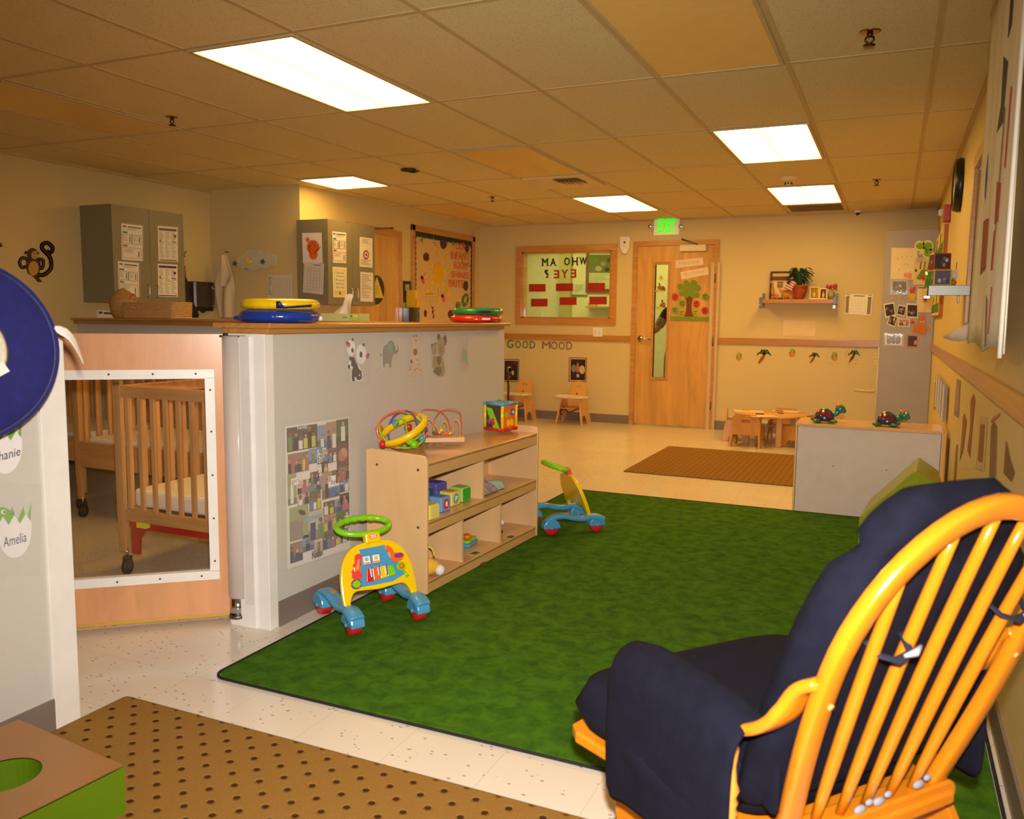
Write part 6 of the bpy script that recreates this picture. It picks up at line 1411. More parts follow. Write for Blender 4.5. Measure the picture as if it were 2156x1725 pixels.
# things in the corridor
y1c=YB+1.75; plc2=PL((0,y1c,0),(0,-1,0))
b=MB(); A=plc2.P(1236,520); B=plc2.P(1310,616)
b.box((A.x,y1c-.031,B.z),(B.x,y1c-.001,A.z),M('dark_board_frame',(120,78,36),.5)); b.box((A.x+.05,y1c-.034,B.z+.05),(B.x,y1c-.03,A.z-.03),pap((206,200,160)))
b.ppoly(plc2,[(1241,534),(1300,534),(1300,527),(1241,527)],pap((160,60,40)),.036); b.ppoly(plc2,[(1241,575),(1300,575),(1300,537),(1241,537)],pap((110,110,60)),.036)
for x,y,r,c in ((1252,548,8,(96,130,30)),(1272,556,6,(150,140,110)),(1286,548,6,(70,60,40)),(1262,566,7,(170,160,130)),(1280,568,5,(60,60,50))): b.pell(plc2,x,y,r,r*.8,pap(c),.0375)
b.plines(plc2,[(1242,606),(1288,606),(1288,578),(1242,578)],8,pap((170,166,130)),.036,.4)
b.build('corridor_board',label='framed notice board with a photo, seen through the viewing window',cat='notice board')
b=MB(); b.ppoly(plc2,[(1203,625),(1238,625),(1234,597),(1208,597)],pap((214,210,180)),.003); b.plines(plc2,[(1210,617),(1232,617),(1232,600),(1210,600)],6,pap((150,146,120)),.005,.4); b.ppoly(plc2,[(1202,625),(1237,625),(1237,621),(1202,620)],pap((96,130,40)),.006); b.build('corridor_poster',label='white poster with green foot strip, through the viewing window',cat='poster')
a=plc2.P(1240,640); c=plc2.P(1290,646)
b=MB(); b.box((a.x,y1c-.16,c.z-.02),(c.x+.3,y1c,c.z),M('corridor_shelf',(170,150,80),.5)); b.box((a.x+.02,y1c-.12,c.z),(a.x+.14,y1c-.04,c.z+.05),pap((222,160,50))).build('corridor_shelf',label='small yellow shelf with a box, through the viewing window',cat='shelf')
fx=thing('corridor_light','lit ceiling panel out in the corridor beyond the viewing window','ceiling light',(-4.15,YB+.85,2.49))
MB().box((-.62,-.30,0),(.62,.30,.012),BARW).build('frame',parent=fx)
MB().box((-.58,-.27,-.004),(.58,.27,0),M('corridor_diffuser',(255,240,200),.5,emit=((240,236,140),9.0))).build('diffuser',parent=fx)
fx2=dup(fx,loc=(-2.5,YB+1.1,2.49),label='lit ceiling panel in the corridor above the person behind the door')
# rabbits on the door glass
pg=pl_back.D(-.015); kd=60/383; qd=lambda x,y:(1360+x*kd,540+y*kd)
def rab(y,label,fl):
    b=MB(); E_=lambda cx,cy,rx,ry,c,d,r=0:b.pell(pg,*qd(cx,cy),rx*kd,ry*kd,pap(c),d,r)
    E_(225,y,38,42,(120,84,30),.004); E_(185 if not fl else 232,y-20,34,26,(140,104,40),.005); E_(160 if not fl else 175,y+25,40,18,(196,170,60),.0045); E_(185 if not fl else 222,y-62,10,24,(96,60,20),.006,-15); E_(215,y+30,36,14,(206,186,80),.0055)
    b.build('rabbit_picture',label=label,cat='sticker',group='rabbit stickers on the door glass')
rab(440,'brown rabbit sticker, upper on the door glass',False); rab(665,'yellowish rabbit sticker, lower on the door glass',True)
MB().pell(pg,*qd(205,290),26*kd,36*kd,pap((206,190,40)),.004).pell(pg,*qd(205,285),6*kd,7*kd,pap((90,70,20)),.005).build('sun_sticker',label='small round yellow sticker at the top of the door glass',cat='sticker')
# door decorations
pd=pl_back.D(.001)
def strip(q,txt,label):
    b=MB(); b.ppoly(pd,[qm(*p) for p in q],pap((226,204,178)),.004); b.ptext(pd,txt,sub([qm(*p) for p in q],.12,.25,.85,.8),pap((196,176,120)),.0052,bold=.0); b.build('paper_strip',label=label,cat='paper strip',group='slanted paper strips on the door')
strip([(1652,540),(1902,507),(1897,440),(1648,470)],'Happy','pale slanted paper strip, the upper on the door'); strip([(1702,642),(1952,595),(1942,528),(1694,572)],'Birthday','pale slanted paper strip, the lower on the door')
kt=110/1581; qt=lambda x,y:(1400+x*kt,570+y*kt)
t=thing('paper_tree','green and brown paper tree on the right half of the door','paper tree',pd.P(1452,675,.004)); L_=-t.location; LG=pap((116,140,24))
b=MB(X=Matrix.Translation(L_))
for i,(cx,cy,r) in enumerate(((470,485,95),(645,380,92),(880,380,100),(1000,530,95),(980,740,80),(850,740,92),(650,740,88),(500,690,80),(740,560,200))): b.pell(pd,*qt(cx,cy),r*kt,r*kt*1.02,LG,.0062+.00003*i)
b.build('tree_crown',parent=t)
MB(X=Matrix.Translation(L_)).ppoly(pd,[qt(*p) for p in ((620,840),(735,750),(845,840),(815,930),(800,1120),(815,1250),(870,1390),(600,1390),(640,1220),(655,1050),(650,930))],pap((120,60,24)),.005).build('tree_trunk',parent=t)
MB(X=Matrix.Translation(L_)).ppoly(pd,[qt(*p) for p in ((160,1500),(1350,1535),(1350,1400),(175,1390))],pap((118,142,36)),.0064).build('grass_strip',parent=t)
for i,(x,y,c,lb) in enumerate(((310,800,(196,66,40),'red paper apple at the upper left of the tree'),(530,990,(120,150,40),'green paper apple left of the tree trunk'),(310,1190,(128,156,56),'green paper apple at the lower left of the tree'),(510,1280,(176,168,30),'yellow-green paper apple left of the trunk base'),(960,1010,(190,60,30),'red paper apple right of the tree trunk'),(1220,790,(120,150,40),'green paper apple at the upper right of the tree'),(1210,1210,(186,52,36),'red paper apple at the lower right of the tree'),(925,1270,(176,168,30),'yellow-green paper apple right of the trunk base'))):
    b=MB(); rg=random.Random(i); P=[qt(x+100*(1+rg.uniform(-.08,.08))*cos(a_),y+115*(1+rg.uniform(-.08,.08))*sin(a_)) for a_ in [2*PI*k/12 for k in range(12)]]
    b.ppoly(pd,P,pap(c),.0076+.0001*i); dk=pap(tuple(int(v*.45) for v in c)); b.pline(pd,[qt(x-55,y-20),qt(x+50,y-35)],1.6,dk,.0092); b.pline(pd,[qt(x-50,y+45),qt(x+40,y+35)],1.3,dk,.0092)
    b.build('paper_apple',label=lb,cat='paper cutout',group='paper apples round the door tree')
# GOOD MOOD lettering
kg=510/2156; qg=lambda x,y:(1030+x*kg,700+y*kg)
GG=pap((74,108,66)); GP=pap((126,96,104))
for ch,x0,x1,y0,y1,m,lb in (('G',160,216,68,138,GG,'green letter G, first of the word on the wall'),('O',232,282,75,140,GG,'green letter O, left of the two'),('O',298,348,76,142,GG,'green letter O, right of the two'),('D',362,410,78,143,GG,'green letter D on the wall'),('M',472,545,82,146,GP,'purple letter M on the wall'),('O',552,608,84,150,GP,'purple letter O, left of the two'),('O',620,674,86,152,GP,'purple letter O, right of the two'),('D',688,738,86,154,GP,'purple letter D, last of the word on the wall')):
    b=MB(); b.ptext(pl_back,ch,[qg(x0,y1),qg(x1,y1),qg(x1,y0),qg(x0,y0)],m,.003,bold=.018,t=.001)
    b.build('wall_letter',label=lb,cat='letter',group='paper letters above the tray chairs')
def bphoto(q,edge,label,fn):
    b=MB(); b.ppoly(pl_back,[qg(*p) for p in q],pap(edge),.003); qq=[qg(*p) for p in q]; b.ppoly(pl_back,sub(qq,.05,.035,.95,.965),pap((214,196,180)),.004); b.ppoly(pl_back,sub(qq,.10,.07,.93,.93),pap((52,36,32)),.005); fn(b,qq); b.build('wall_photo',label=label,cat='photo',group='baby photos above the tray chairs')
def f1(b,qq):
    for u,v,rx,ry,c in ((.4,.55,5,6.5,(190,170,146)),(.45,.5,3.6,6,(160,110,80)),(.62,.4,2.4,5,(196,180,150)),(.35,.22,4,4,(150,96,70)),(.75,.85,3,3,(96,50,44))): c_=sub(qq,u,v,0,0)[0]; b.pell(pl_back,c_[0],c_[1],rx,ry,pap(c),.0062)
def f2(b,qq):
    for u,v,rx,ry,c in ((.28,.55,5,8,(130,130,110)),(.75,.5,6,9,(206,180,130)),(.5,.55,3.6,9,(176,116,86)),(.5,.74,2.4,3.4,(150,90,66)),(.52,.25,3,4,(180,180,180)),(.5,.42,4,4,(96,60,60))): c_=sub(qq,u,v,0,0)[0]; b.pell(pl_back,c_[0],c_[1],rx,ry,pap(c),.0062+.0001*ry)
bphoto([(122,440),(265,443),(268,240),(125,237)],(60,70,46),'green-edged baby photo behind the left tray chair',f1)
bphoto([(708,438),(865,442),(870,226),(712,222)],(150,44,40),'red-edged baby photo above the right tray chair',f2)
MB().ppoly(pl_back,[(1068,753),(1104,753),(1104,738),(1068,738)],FILM,.003,.0003).build('tape_film',label='clear film square above the left baby photo',cat='film')
# calendar, faint sheet
b=MB(); q=[(1779,661),(1834,665),(1838,621),(1781,619)]; b.ppoly(pl_back,q,pap((240,230,216)),.004,.002); b.ppoly(pl_back,sub(q,.02,.06,.13,.86),pap((146,124,112)),.0065,.0003); b.ppoly(pl_back,sub(q,.83,.06,.96,.86),pap((146,124,112)),.0065,.0003); b.ppoly(pl_back,sub(q,.3,.9,.7,.94),INK,.0065,.0003)
for u0 in (.03,.83): b.ppoly(pl_back,sub(q,u0,.95,u0+.12,.98),INK,.0065,.0003); b.ppoly(pl_back,sub(q,u0,.84,u0+.12,.88),INK,.007,.0003)
for i in range(5):
    for j in range(5): c=sub(q,.24+.12*i,.15+.14*j,0,0)[0]; b.pell(pl_back,c[0],c[1],.6,.6,GREYI,.0065,n=6)
b.build('calendar',label='printed wall calendar sheet between the wall shelf and grey locker',cat='calendar')
MB().ppoly(pl_back,[(1648,706),(1716,708),(1718,676),(1650,674)],pap((222,200,160)),.002).build('blank_sheet',label='faint cream sheet taped on the wall above the chair rail',cat='sheet')
# fruit and palm stickers below the rail
kf=520/2156; qf=lambda x,y:(1480+x*kf,700+y*kf)
def pine(x,y,s_,label,spk=0):
    b=MB(); E_=lambda cx,cy,rx,ry,c,d,r=0:b.pell(pl_back,*qf(cx,cy),rx*kf,ry*kf,pap(c),d,r)
    E_(x,y,31*s_,42*s_,(214,186,120),.002,10); E_(x,y,26*s_,37*s_,(110,130,50),.003,10)
    for dx in (-10,0,10): E_(x+dx-3,y-20*s_,5,18*s_,(150,176,70),.004,dx)
    E_(x+2,y+14*s_,20*s_,20*s_,(206,132,56),.005)
    if spk: 
        rg=random.Random(spk)
        for _ in range(26): c=qf(x+rg.uniform(-60,60),y+rg.uniform(-60,70)); b.pell(pl_back,c[0],c[1],.7,.9,FILMG,.006,n=6)
    b.build('pineapple_sticker',label=label,cat='wall sticker',group='pineapple stickers below the chair rail')
FILMG=M('tape_glint',(235,230,220),.08,metal=.6)
pine(315,212,.95,'pineapple sticker nearest the door, below the chair rail'); pine(780,180,1,'pineapple sticker between the two left palm stickers and the locker'); pine(1148,210,1,'pineapple sticker nearest the grey locker under shiny tape',5)
def palm(x,y,s_,label,spk=0,brown=(150,84,60)):
    b=MB(); 
    b.ppoly(pl_back,[qf(x-50*s_,y+75*s_),qf(x-25*s_,y+20*s_),qf(x+5*s_,y-10),qf(x+25*s_,y+5),qf(x+10*s_,y+40*s_),qf(x-30*s_,y+80*s_)],pap((216,176,120)),.002)
    b.ppoly(pl_back,[qf(x-45*s_,y+68*s_),qf(x-22*s_,y+22*s_),qf(x+5*s_,y-10),qf(x+20*s_,y+3),qf(x+5*s_,y+36*s_),qf(x-32*s_,y+74*s_)],pap(brown),.003)
    for dx,dy in ((-1,-.5),(1,-.45),(-.5,-1),(.75,-.95),(.1,-1.1)):
        P=[(v.x,v.y) for v in spline([(*qf(x+8,y-5),0),(*qf(x+8+dx*34*s_,y+dy*46*s_),0),(*qf(x+8+dx*60*s_,y+dy*32*s_+14),0)],5)]
        b.pline(pl_back,P,2.7*s_,pap((90,130,30)),.004)
    if spk:
        rg=random.Random(spk)
        for _ in range(60): c=qf(x+rg.uniform(-70,90),y+rg.uniform(-80,80)); b.pell(pl_back,c[0],c[1],rg.uniform(.5,1.2),rg.uniform(.5,1.2),FILMG,.0062,n=6)
    b.build('palm_sticker',label=label,cat='wall sticker',group='palm tree stickers below the chair rail')
palm(525,200,1.0,'largest palm sticker, nearest the door'); palm(965,215,.75,'small palm sticker, middle of the three'); palm(1310,200,.85,'palm sticker under glittering tape, nearest the grey locker',9,(110,50,40))
# ================================================================ wall shelf on the back wall
P_=lambda x,y,d:pl_back.P(x,y,d)
zs=1.507; a=U(1603,630,1,9.7).x; c=U(1755,630,1,9.7).x
t=thing('wall_shelf','oak wall shelf with steel end brackets on the back wall','shelf',((a+c)/2,YB,zs)); W=c-a
MB().box((-W/2,-.22,-.045),(W/2,0,0),OAKX).build('shelf_board',parent=t,bevel=.003)
for s_ in (-1,1):
    x=s_*(W/2+(.012 if s_>0 else -.0)); b=MB(); b.box((x-.014,-.232,-.055),(x+.018,-.0,-.047),STEEL).box((x-.014,-.236,-.055),(x+.018,-.228,.02),STEEL).box((x-.014,-.006,-.09),(x+.018,0,.07),STEEL).box((x-.014,-.235,-.10),(x+.016,-.205,-.066),CHROME)
    b.build('bracket',parent=t,bevel=.002)
ZT=zs+.001; sy=9.70
def spt(px,py=628,y=sy): return U(px,py,1,y)
# tall dark frame
x0=spt(1617).x;x1=spt(1660).x;zt=spt(1630,571,9.78).z
t=thing('picture_frame','tall dark wooden frame with a small portrait, wall shelf left end','picture frame',((x0+x1)/2,9.80,ZT),group='picture frames on the wall shelf'); t.rotation_euler=(R(-6),0,0)
W=x1-x0;Hh=zt-ZT; DF=M('dark_walnut',(52,26,18),.4); b=MB(); e=.018
for A,B in (((-W/2,0),(W/2,e)),((-W/2,Hh-e),(W/2,Hh)),((-W/2,e),(-W/2+e,Hh-e)),((W/2-e,e),(W/2,Hh-e))): b.box((A[0],-.012,A[1]),(B[0],.006,B[1]),DF)
b.build('frame',parent=t,bevel=.002); b=MB(); b.box((-W/2+e,.0,e),(W/2-e,.004,Hh-e),pap((200,176,136))); b.box((-W/2+e,-.002,Hh-.10),(W/2-e,0,Hh-.055),pap((110,66,30))); b.box((-W/2+e+.01,-.003,e+.02),(W/2-e-.004,-.001,Hh-.12),pap((214,198,166))); b.box((-.03,-.005,Hh*.42),(.03,-.003,Hh*.64),pap((120,110,60))); b.build('picture',parent=t)
MB().ball((0,-.006,Hh*.54),(.016,.003,.022),pap((190,120,90)),n=10).build('portrait',parent=t)
# wooden animals
WA=M('carved_wood',(196,124,40),.45,wood=((30,30,8),.25))
p=spt(1628,y=9.68); t=thing('wooden_giraffe','small spotted wooden giraffe figure on the wall shelf','figurine',(p.x,9.69,ZT),group='carved wooden animals on the wall shelf')
b=MB(); b.tube(spline([(-.005,0,.05),(-.012,0,.11),(-.014,0,.165),(-.022,0,.19)],4),[.020]*5+[.012]*5+[.010]*3,WA,n=8); b.ball((-.028,0,.188),(.020,.009,.009),WA,n=10); b.ball((.015,0,.05),(.040,.016,.022),WA); 
for x in (-.015,.0,.03,.042): b.cyl((x,0,.0),(x,0,.05),.007,WA,n=7)
b.build('body',parent=t); MB().ball((-.012,-.011,.12),.005,DF,n=8).ball((-.008,-.012,.085),.006,DF,n=8).ball((.01,-.016,.055),.006,DF,n=8).build('spots',parent=t)
p=spt(1656,y=9.66); t=thing('wooden_elephant','rounded brown wooden elephant figure beside the terracotta pot','figurine',(p.x,9.66,ZT),group='carved wooden animals on the wall shelf')
b=MB(); b.ball((0,0,.055),(.060,.024,.045),WA); b.ball((-.052,0,.085),(.022,.015,.02),WA); b.tube(spline([(-.066,0,.085),(-.078,0,.11),(-.070,0,.13)],4),[.009]*8+[.005],WA,n=8)
for x in (-.03,.0,.035,.05): b.cyl((x,0,.0),(x*.9,0,.04),.012,WA,n=8)
b.build('body',parent=t)
# plant
p=spt(1682,y=9.68); t=thing('potted_plant','leafy green plant in a terracotta pot on the wall shelf','plant',(p.x,9.70,ZT))
TC=M('terracotta',(158,66,30),.55); rp=.082
MB().lathe([(.001,0),(.045,0),(.050,.012),(.066,.05),(.080,.10),(.083,.128),(.086,.130),(.086,.15),(.078,.15),(.070,.13)],TC,n=28).build('pot',parent=t)
b=MB()
for k in range(7): b.ball((.078*cos(k*.9),.078*sin(k*.9),.09),(.006,.006,.008),pap((190,120,60)),n=6)
b.build('pot_beads',parent=t)
LF=M('plant_leaf',(34,66,20),.45,noise=(30,.3)); rg=random.Random(8); b=MB()
for k in range(44):
    a_=rg.uniform(0,6.28); up=rg.uniform(.08,.24); out=rg.uniform(.03,.13); L=rg.uniform(.06,.11); w_=rg.uniform(.014,.026)
    base=Vector((.02*cos(a_),.02*sin(a_),.14)); mid=Vector((out*.6*cos(a_),out*.45*sin(a_),.14+up*.8)); tip=mid+Vector((L*cos(a_),L*.5*sin(a_),-L*rg.uniform(.0,.9))); sd=Vector((-sin(a_),cos(a_),0))
    S=spline([base,mid,tip],4); n=len(S); g=[]
    for i,pp in enumerate(S): ww=w_*sin(PI*min(1,max(.03,(i/(n-1))**1.4)))+.001; g.append([pp-sd*ww+Vector((0,0,.004)),pp,pp+sd*ww+Vector((0,0,.004))])
    b.sheet(g,LF,th=.001)
b.build('foliage',parent=t)
# small flag
p=spt(1668,600,9.64); t=thing('small_flag','small striped flag on a stick beside the plant','flag',(p.x,9.59,ZT+.13))
MB().cyl((.03,0,-.12),(-.025,.0,.10),.002,pap((196,150,80)),n=6).build('stick',parent=t)
FX=TR((-.030,-.004,.09),ry=R(26))
for k in range(9): MB(X=FX).box((0,-.001,-.012-.0125*k),(.085,.001,-.0125*k),pap((150,40,36)) if k%2==0 else pap((214,196,176))).build('stripe',parent=t)
MB(X=FX).box((-.001,-.002,-.056),(.036,.002,.001),pap((40,40,70))).build('canton',parent=t)
# two small gilt frames and flowers
def sf(x0,x1,ytop,c,label,y):
    a=spt(x0,y=y).x;b_=spt(x1,y=y).x;z=U((x0+x1)/2,ytop,1,y).z; t=thing('picture_frame',label,'picture frame',((a+b_)/2,y,ZT),group='picture frames on the wall shelf'); W=b_-a;Hh=z-ZT;e=.010; t.rotation_euler=(R(-5),0,0)
    GL=M('gilt',(214,178,110),.3,metal=.7); b=MB()
    for A,B in (((-W/2,0),(W/2,e)),((-W/2,Hh-e),(W/2,Hh)),((-W/2,e),(-W/2+e,Hh-e)),((W/2-e,e),(W/2,Hh-e))): b.box((A[0],-.008,A[1]),(B[0],.006,B[1]),GL)
    b.build('frame',parent=t,bevel=.002); b=MB(); b.box((-W/2+e,0,e),(W/2-e,.004,Hh-e),pap(c)); b.build('picture',parent=t)
    MB().ball((0,-.002,Hh*.62),(.008,.003,.010),pap((180,130,100)),n=8).ball((0,-.002,Hh*.36),(.012,.003,.028),pap((216,196,170)),n=8).build('figure',parent=t)
sf(1704,1724,604,(150,124,30),'small gilt frame with a yellow-green photo on the wall shelf',9.68); sf(1725,1741,607,(90,54,36),'smaller gilt frame with a dark photo on the wall shelf',9.67)
p=spt(1747,y=9.68); t=thing('flower_pot','pink paper flowers in a pale green tin, wall shelf right end','flower pot',(p.x+.012,9.71,ZT))
MB().cyl((0,0,0),(0,0,.085),.030,M('pale_tin',(150,150,104),.5),r2=.034).build('tin',parent=t); b=MB(); rg=random.Random(2)
for k in range(26): b.ball((rg.uniform(-.055,.05),rg.uniform(-.03,.03),.125+rg.uniform(-.025,.03)),rg.uniform(.010,.016),M('petal_red',(176,50,56),.7) if k%2 else M('petal_pink',(196,110,120),.7),n=8)
for k in range(5): b.cyl((0,0,.08),(rg.uniform(-.03,.03),0,.12),.002,LF,n=5)
b.build('flowers',parent=t)
# ================================================================ low chairs with trays
PLY=M('plywood_chair',(214,160,88),.35,wood=((7,7,1.6),.10),coat=.25); PE=M('ply_edge',(196,146,84),.4)
def traychair(loc,label):
    t=thing('tray_chair',label,'high chair',loc,group='low plywood chairs with trays')
    # faces -y (into the room)
    for s_ in (-1,1):
        O_=[(-.20,0),(-.165,0),(-.15,.05),(-.12,.09),(-.08,.105),(.02,.105),(.06,.09),(.09,.05),(.10,0),(.14,0),(.155,.05),(.16,.0)]
        O_=[(-.195,0),(-.155,0),(-.145,.06),(-.115,.10),(-.07,.115),(-.01,.10),(.02,.06),(.035,0),(.185,0) if False else (.14,0),(.13,.15),(.12,.31),(-.15,.31)]
        X=Matrix(((0,0,1,s_*.165-.008),(1,0,0,0),(0,1,0,0),(0,0,0,1)))@Matrix.Identity(4)
        sh=Matrix.Identity(4); sh[0][2]=-s_*.16  # splay outward at the bottom
        MB(X=sh@X).prism(O_,.016,PLY).build('side_panel',parent=t,bevel=.003)
    X=Matrix(((1,0,0,0),(0,.22,-.97,.10),(0,.97,.22,.20),(0,0,0,1)))
    out=[(-.115,0),(.115,0),(.118,.20),(.10,.27),(.06,.305),(0,.315),(-.06,.305),(-.10,.27),(-.118,.20)]
    # back with a hand hole: two pieces of outline joined round the slot
    n=36; hole=[(.045*cos(2*PI*k/n),.245+.018*sin(2*PI*k/n)) for k in range(n)]
    def onout(k):
        a_=2*PI*k/n; d=Vector((cos(a_),sin(a_))); best=1e9
        for i in range(len(out)):
            p=Vector(out[i]);q=Vector(out[(i+1)%len(out)]); e=q-p; o_=p-Vector((0,.245)); den=d.x*e.y-d.y*e.x
            if abs(den)<1e-9: continue
            tt=(o_.x*e.y-o_.y*e.x)/den; uu=(o_.x*d.y-o_.y*d.x)/den
            if tt>0 and -1e-6<=uu<=1+1e-6: best=min(best,tt)
        return (d.x*best,.245+d.y*best)
    ring=[onout(k) for k in range(n)]
    for cpt in ((-.115,0),(.115,0)):
        k=min(range(n),key=lambda i:(ring[i][0]-cpt[0])**2+(ring[i][1]-cpt[1])**2); ring[k]=cpt
    th=.014; vs=[(x,y,0) for x,y in hole]+[(x,y,0) for x,y in ring]+[(x,y,th) for x,y in hole]+[(x,y,th) for x,y in ring]; fs=[]
    for k in range(n):
        l=(k+1)%n; fs+=[(k,n+k,n+l,l),(2*n+k,2*n+l,3*n+l,3*n+k),(n+k,3*n+k,3*n+l,n+l),(k,l,2*n+l,2*n+k)]
    MB(X=X).add(vs,fs,PLY).build('backrest',parent=t)
    MB().box((-.15,-.13,.185),(.15,.10,.199),PLY).build('seat',parent=t,bevel=.003)
    tr=MB().prism(rr(.41,.22,.09,8,0,-.13),.010,M('tray_cream',(226,204,164),.3,coat=.3),X=TR((0,0,.325))); tr.tube([(x,y,.338) for x,y in rr(.41,.22,.09,8,0,-.13)],.010,MATS['tray_cream'],n=8,closed=True); tr.build('tray',parent=t)
    ST=M('brown_strap',(60,36,26),.7)
    MB().tube(spline([(-.10,-.09,.205),(-.12,-.14,.17),(-.06,-.15,.18),(0,-.15,.155),(.08,-.14,.19),(.13,-.13,.20)],6),.009,ST,n=8,flat=.5).tube(spline([(-.11,-.12,.20),(-.13,-.13,.13),(-.10,-.14,.12)],5),.008,ST,n=8).build('strap',parent=t)
    MB().box((-.02,.085,.325),(.02,.10,.335),ST).ball((0,.092,.355),(.008,.006,.014),ST,n=8).build('back_strap',parent=t)
    return t
tc1=traychair((-3.50,9.60,0),'low plywood tray chair under the red-edged baby photo')
tc2=dup(tc1,loc=(-4.23,9.62,0),label='low plywood tray chair partly hidden by the half wall end')
# brown strap or stick leaning at the half wall end
a=U(1052,782,1,9.2);c=U(1066,848,1,9.2)
MB().tube([(a.x-.02,9.45,a.z+.05),((a.x+c.x)/2,9.36,(a.z+c.z)/2),(c.x,9.25,c.z)],[.016,.022,.018],M('dark_stick',(70,42,26),.6),n=8,flat=.6).tube([(c.x,9.25,c.z),(c.x+.01,9.24,.02)],.012,MATS['dark_stick'],n=7).build('harness_strap',label='dark brown strap hanging beside the left tray chair',cat='strap')
# ================================================================ toddler table and chairs
TX_,TY_=-1.12,9.02
t=thing('toddler_table','low round wooden toddler table with papers and crayons','table',(TX_,TY_,0)); RT=.36
MB().lathe([(.001,.295),(RT-.02,.295),(RT,.300),(RT,.316),(RT-.006,.322),(.001,.322)],M('table_birch',(220,164,98),.3,wood=((2,12,12),.06),coat=.4),n=56).build('tabletop',parent=t)
for x,y in [(.25*cos(R(q)),.25*sin(R(q))) for q in (-62,30,125,-150)]: MB().box((x-.028,y-.028,0),(x+.028,y+.028,.296),PLY).build('leg',parent=t,bevel=.004)
def pap_(px,py,w,h,rz,label):
    c=U(px,py,2,.323); MB().prism(rr(w,h,.003,2),.001,pap((232,206,164)),X=TR((c.x,c.y,.323),rz=rz)).build('drawing_paper',label=label,cat='paper',group='papers on the round table')
pap_(1577,866,.30,.22,.2,'sheet of paper at the left of the round table'); pap_(1655,866,.28,.20,-.15,'sheet of paper at the right of the round table'); pap_(1605,876,.26,.20,.5,'sheet of paper at the near edge of the round table')
def cray(px,py,rz,c,nm):
    p=U(px,py,2,.33); t=thing('crayon',nm,'crayon',(p.x,p.y,.330),rz=rz,group='crayons on the round table'); m=M('crayon_%s'%nm.split()[0],c,.5)
    MB().cyl((-.042,0,0),(.036,0,0),.0055,m,n=10).build('wrapper',parent=t); MB().cyl((.036,0,0),(.048,0,0),.0045,m,r2=.001,n=10).build('tip',parent=t)
cray(1570,863,.15,(206,170,20),'yellow crayon on the round table'); cray(1600,872,.05,(50,30,40),'black crayon on the near edge of the round table'); cray(1641,865,-.3,(170,30,20),'red crayon on the round table'); cray(1644,870,-.8,(60,110,30),'green crayon on the round table')
def tchair(loc,rz,label):
    t=thing('toddler_chair',label,'chair',loc,rz=rz,group='small solid-wood toddler chairs'); KP=M('knotty_pine',(206,148,70),.4,wood=((8,8,1.8),.2),coat=.15)
    # backrest at y=0 plane side, seat extends +y
    n=28; hole=rr(.075,.03,.014,6,0,.265); n=len(hole)
    out=[(-.145,.125),(.145,.125),(.145,.24),(.13,.30),(.10,.33),(-.10,.33),(-.13,.30),(-.145,.24)]
    X=Matrix(((1,0,0,0),(0,-.05,-1,.02),(0,1,-.05,0),(0,0,0,1)))
    b=MB(X=X); b.prism([(-.145,.125),(.145,.125),(.145,.25),(-.145,.25)],.018,KP); b.prism([(-.145,.25),(-.0375,.25),(-.0375,.28),(-.138,.28)],.018,KP); b.prism([(.0375,.25),(.145,.25),(.138,.28),(.0375,.28)],.018,KP); b.prism([(-.138,.28),(.138,.28),(.13,.305),(.10,.335),(-.10,.335),(-.13,.305)],.018,KP); b.build('backrest',parent=t)
    MB().box((-.12,.0,.150),(.12,.24,.166),KP).build('seat',parent=t,bevel=.003)
    for s_ in (-1,1):
        O_=[(-.045,0),(.02,0),(.035,.055),(.06,.075),(.14,.075),(.165,.055),(.18,0),(.24,0),(.235,.16),(.20,.215),(.03,.225),(-.005,.225)]
        sh=Matrix.Identity(4); sh[0][2]=-s_*.07
        MB(X=sh@Matrix(((0,0,1,s_*.145-.009),(1,0,0,0),(0,1,0,0),(0,0,0,1)))).prism(O_,.018,KP).build('side_panel',parent=t,bevel=.003)
    MB().box((-.07,.10,.04),(.07,.104,.075),pap((206,200,190)),X=None).build('white_label',parent=t) if False else None
    return t
k_=tchair((-1.305,8.62,0),R(-4),'toddler chair pushed in on the near side of the round table')
dup(k_,loc=(-.715,8.89,0),rz=R(66),label='toddler chair at the right of round table, beside the low cabinet')
dup(k_,loc=(-1.58,9.10,0),rz=R(-82),label='toddler chair at the left of the round table')
dup(k_,loc=(-1.02,9.46,0),rz=R(176),label='toddler chair behind the round table, only its top showing')
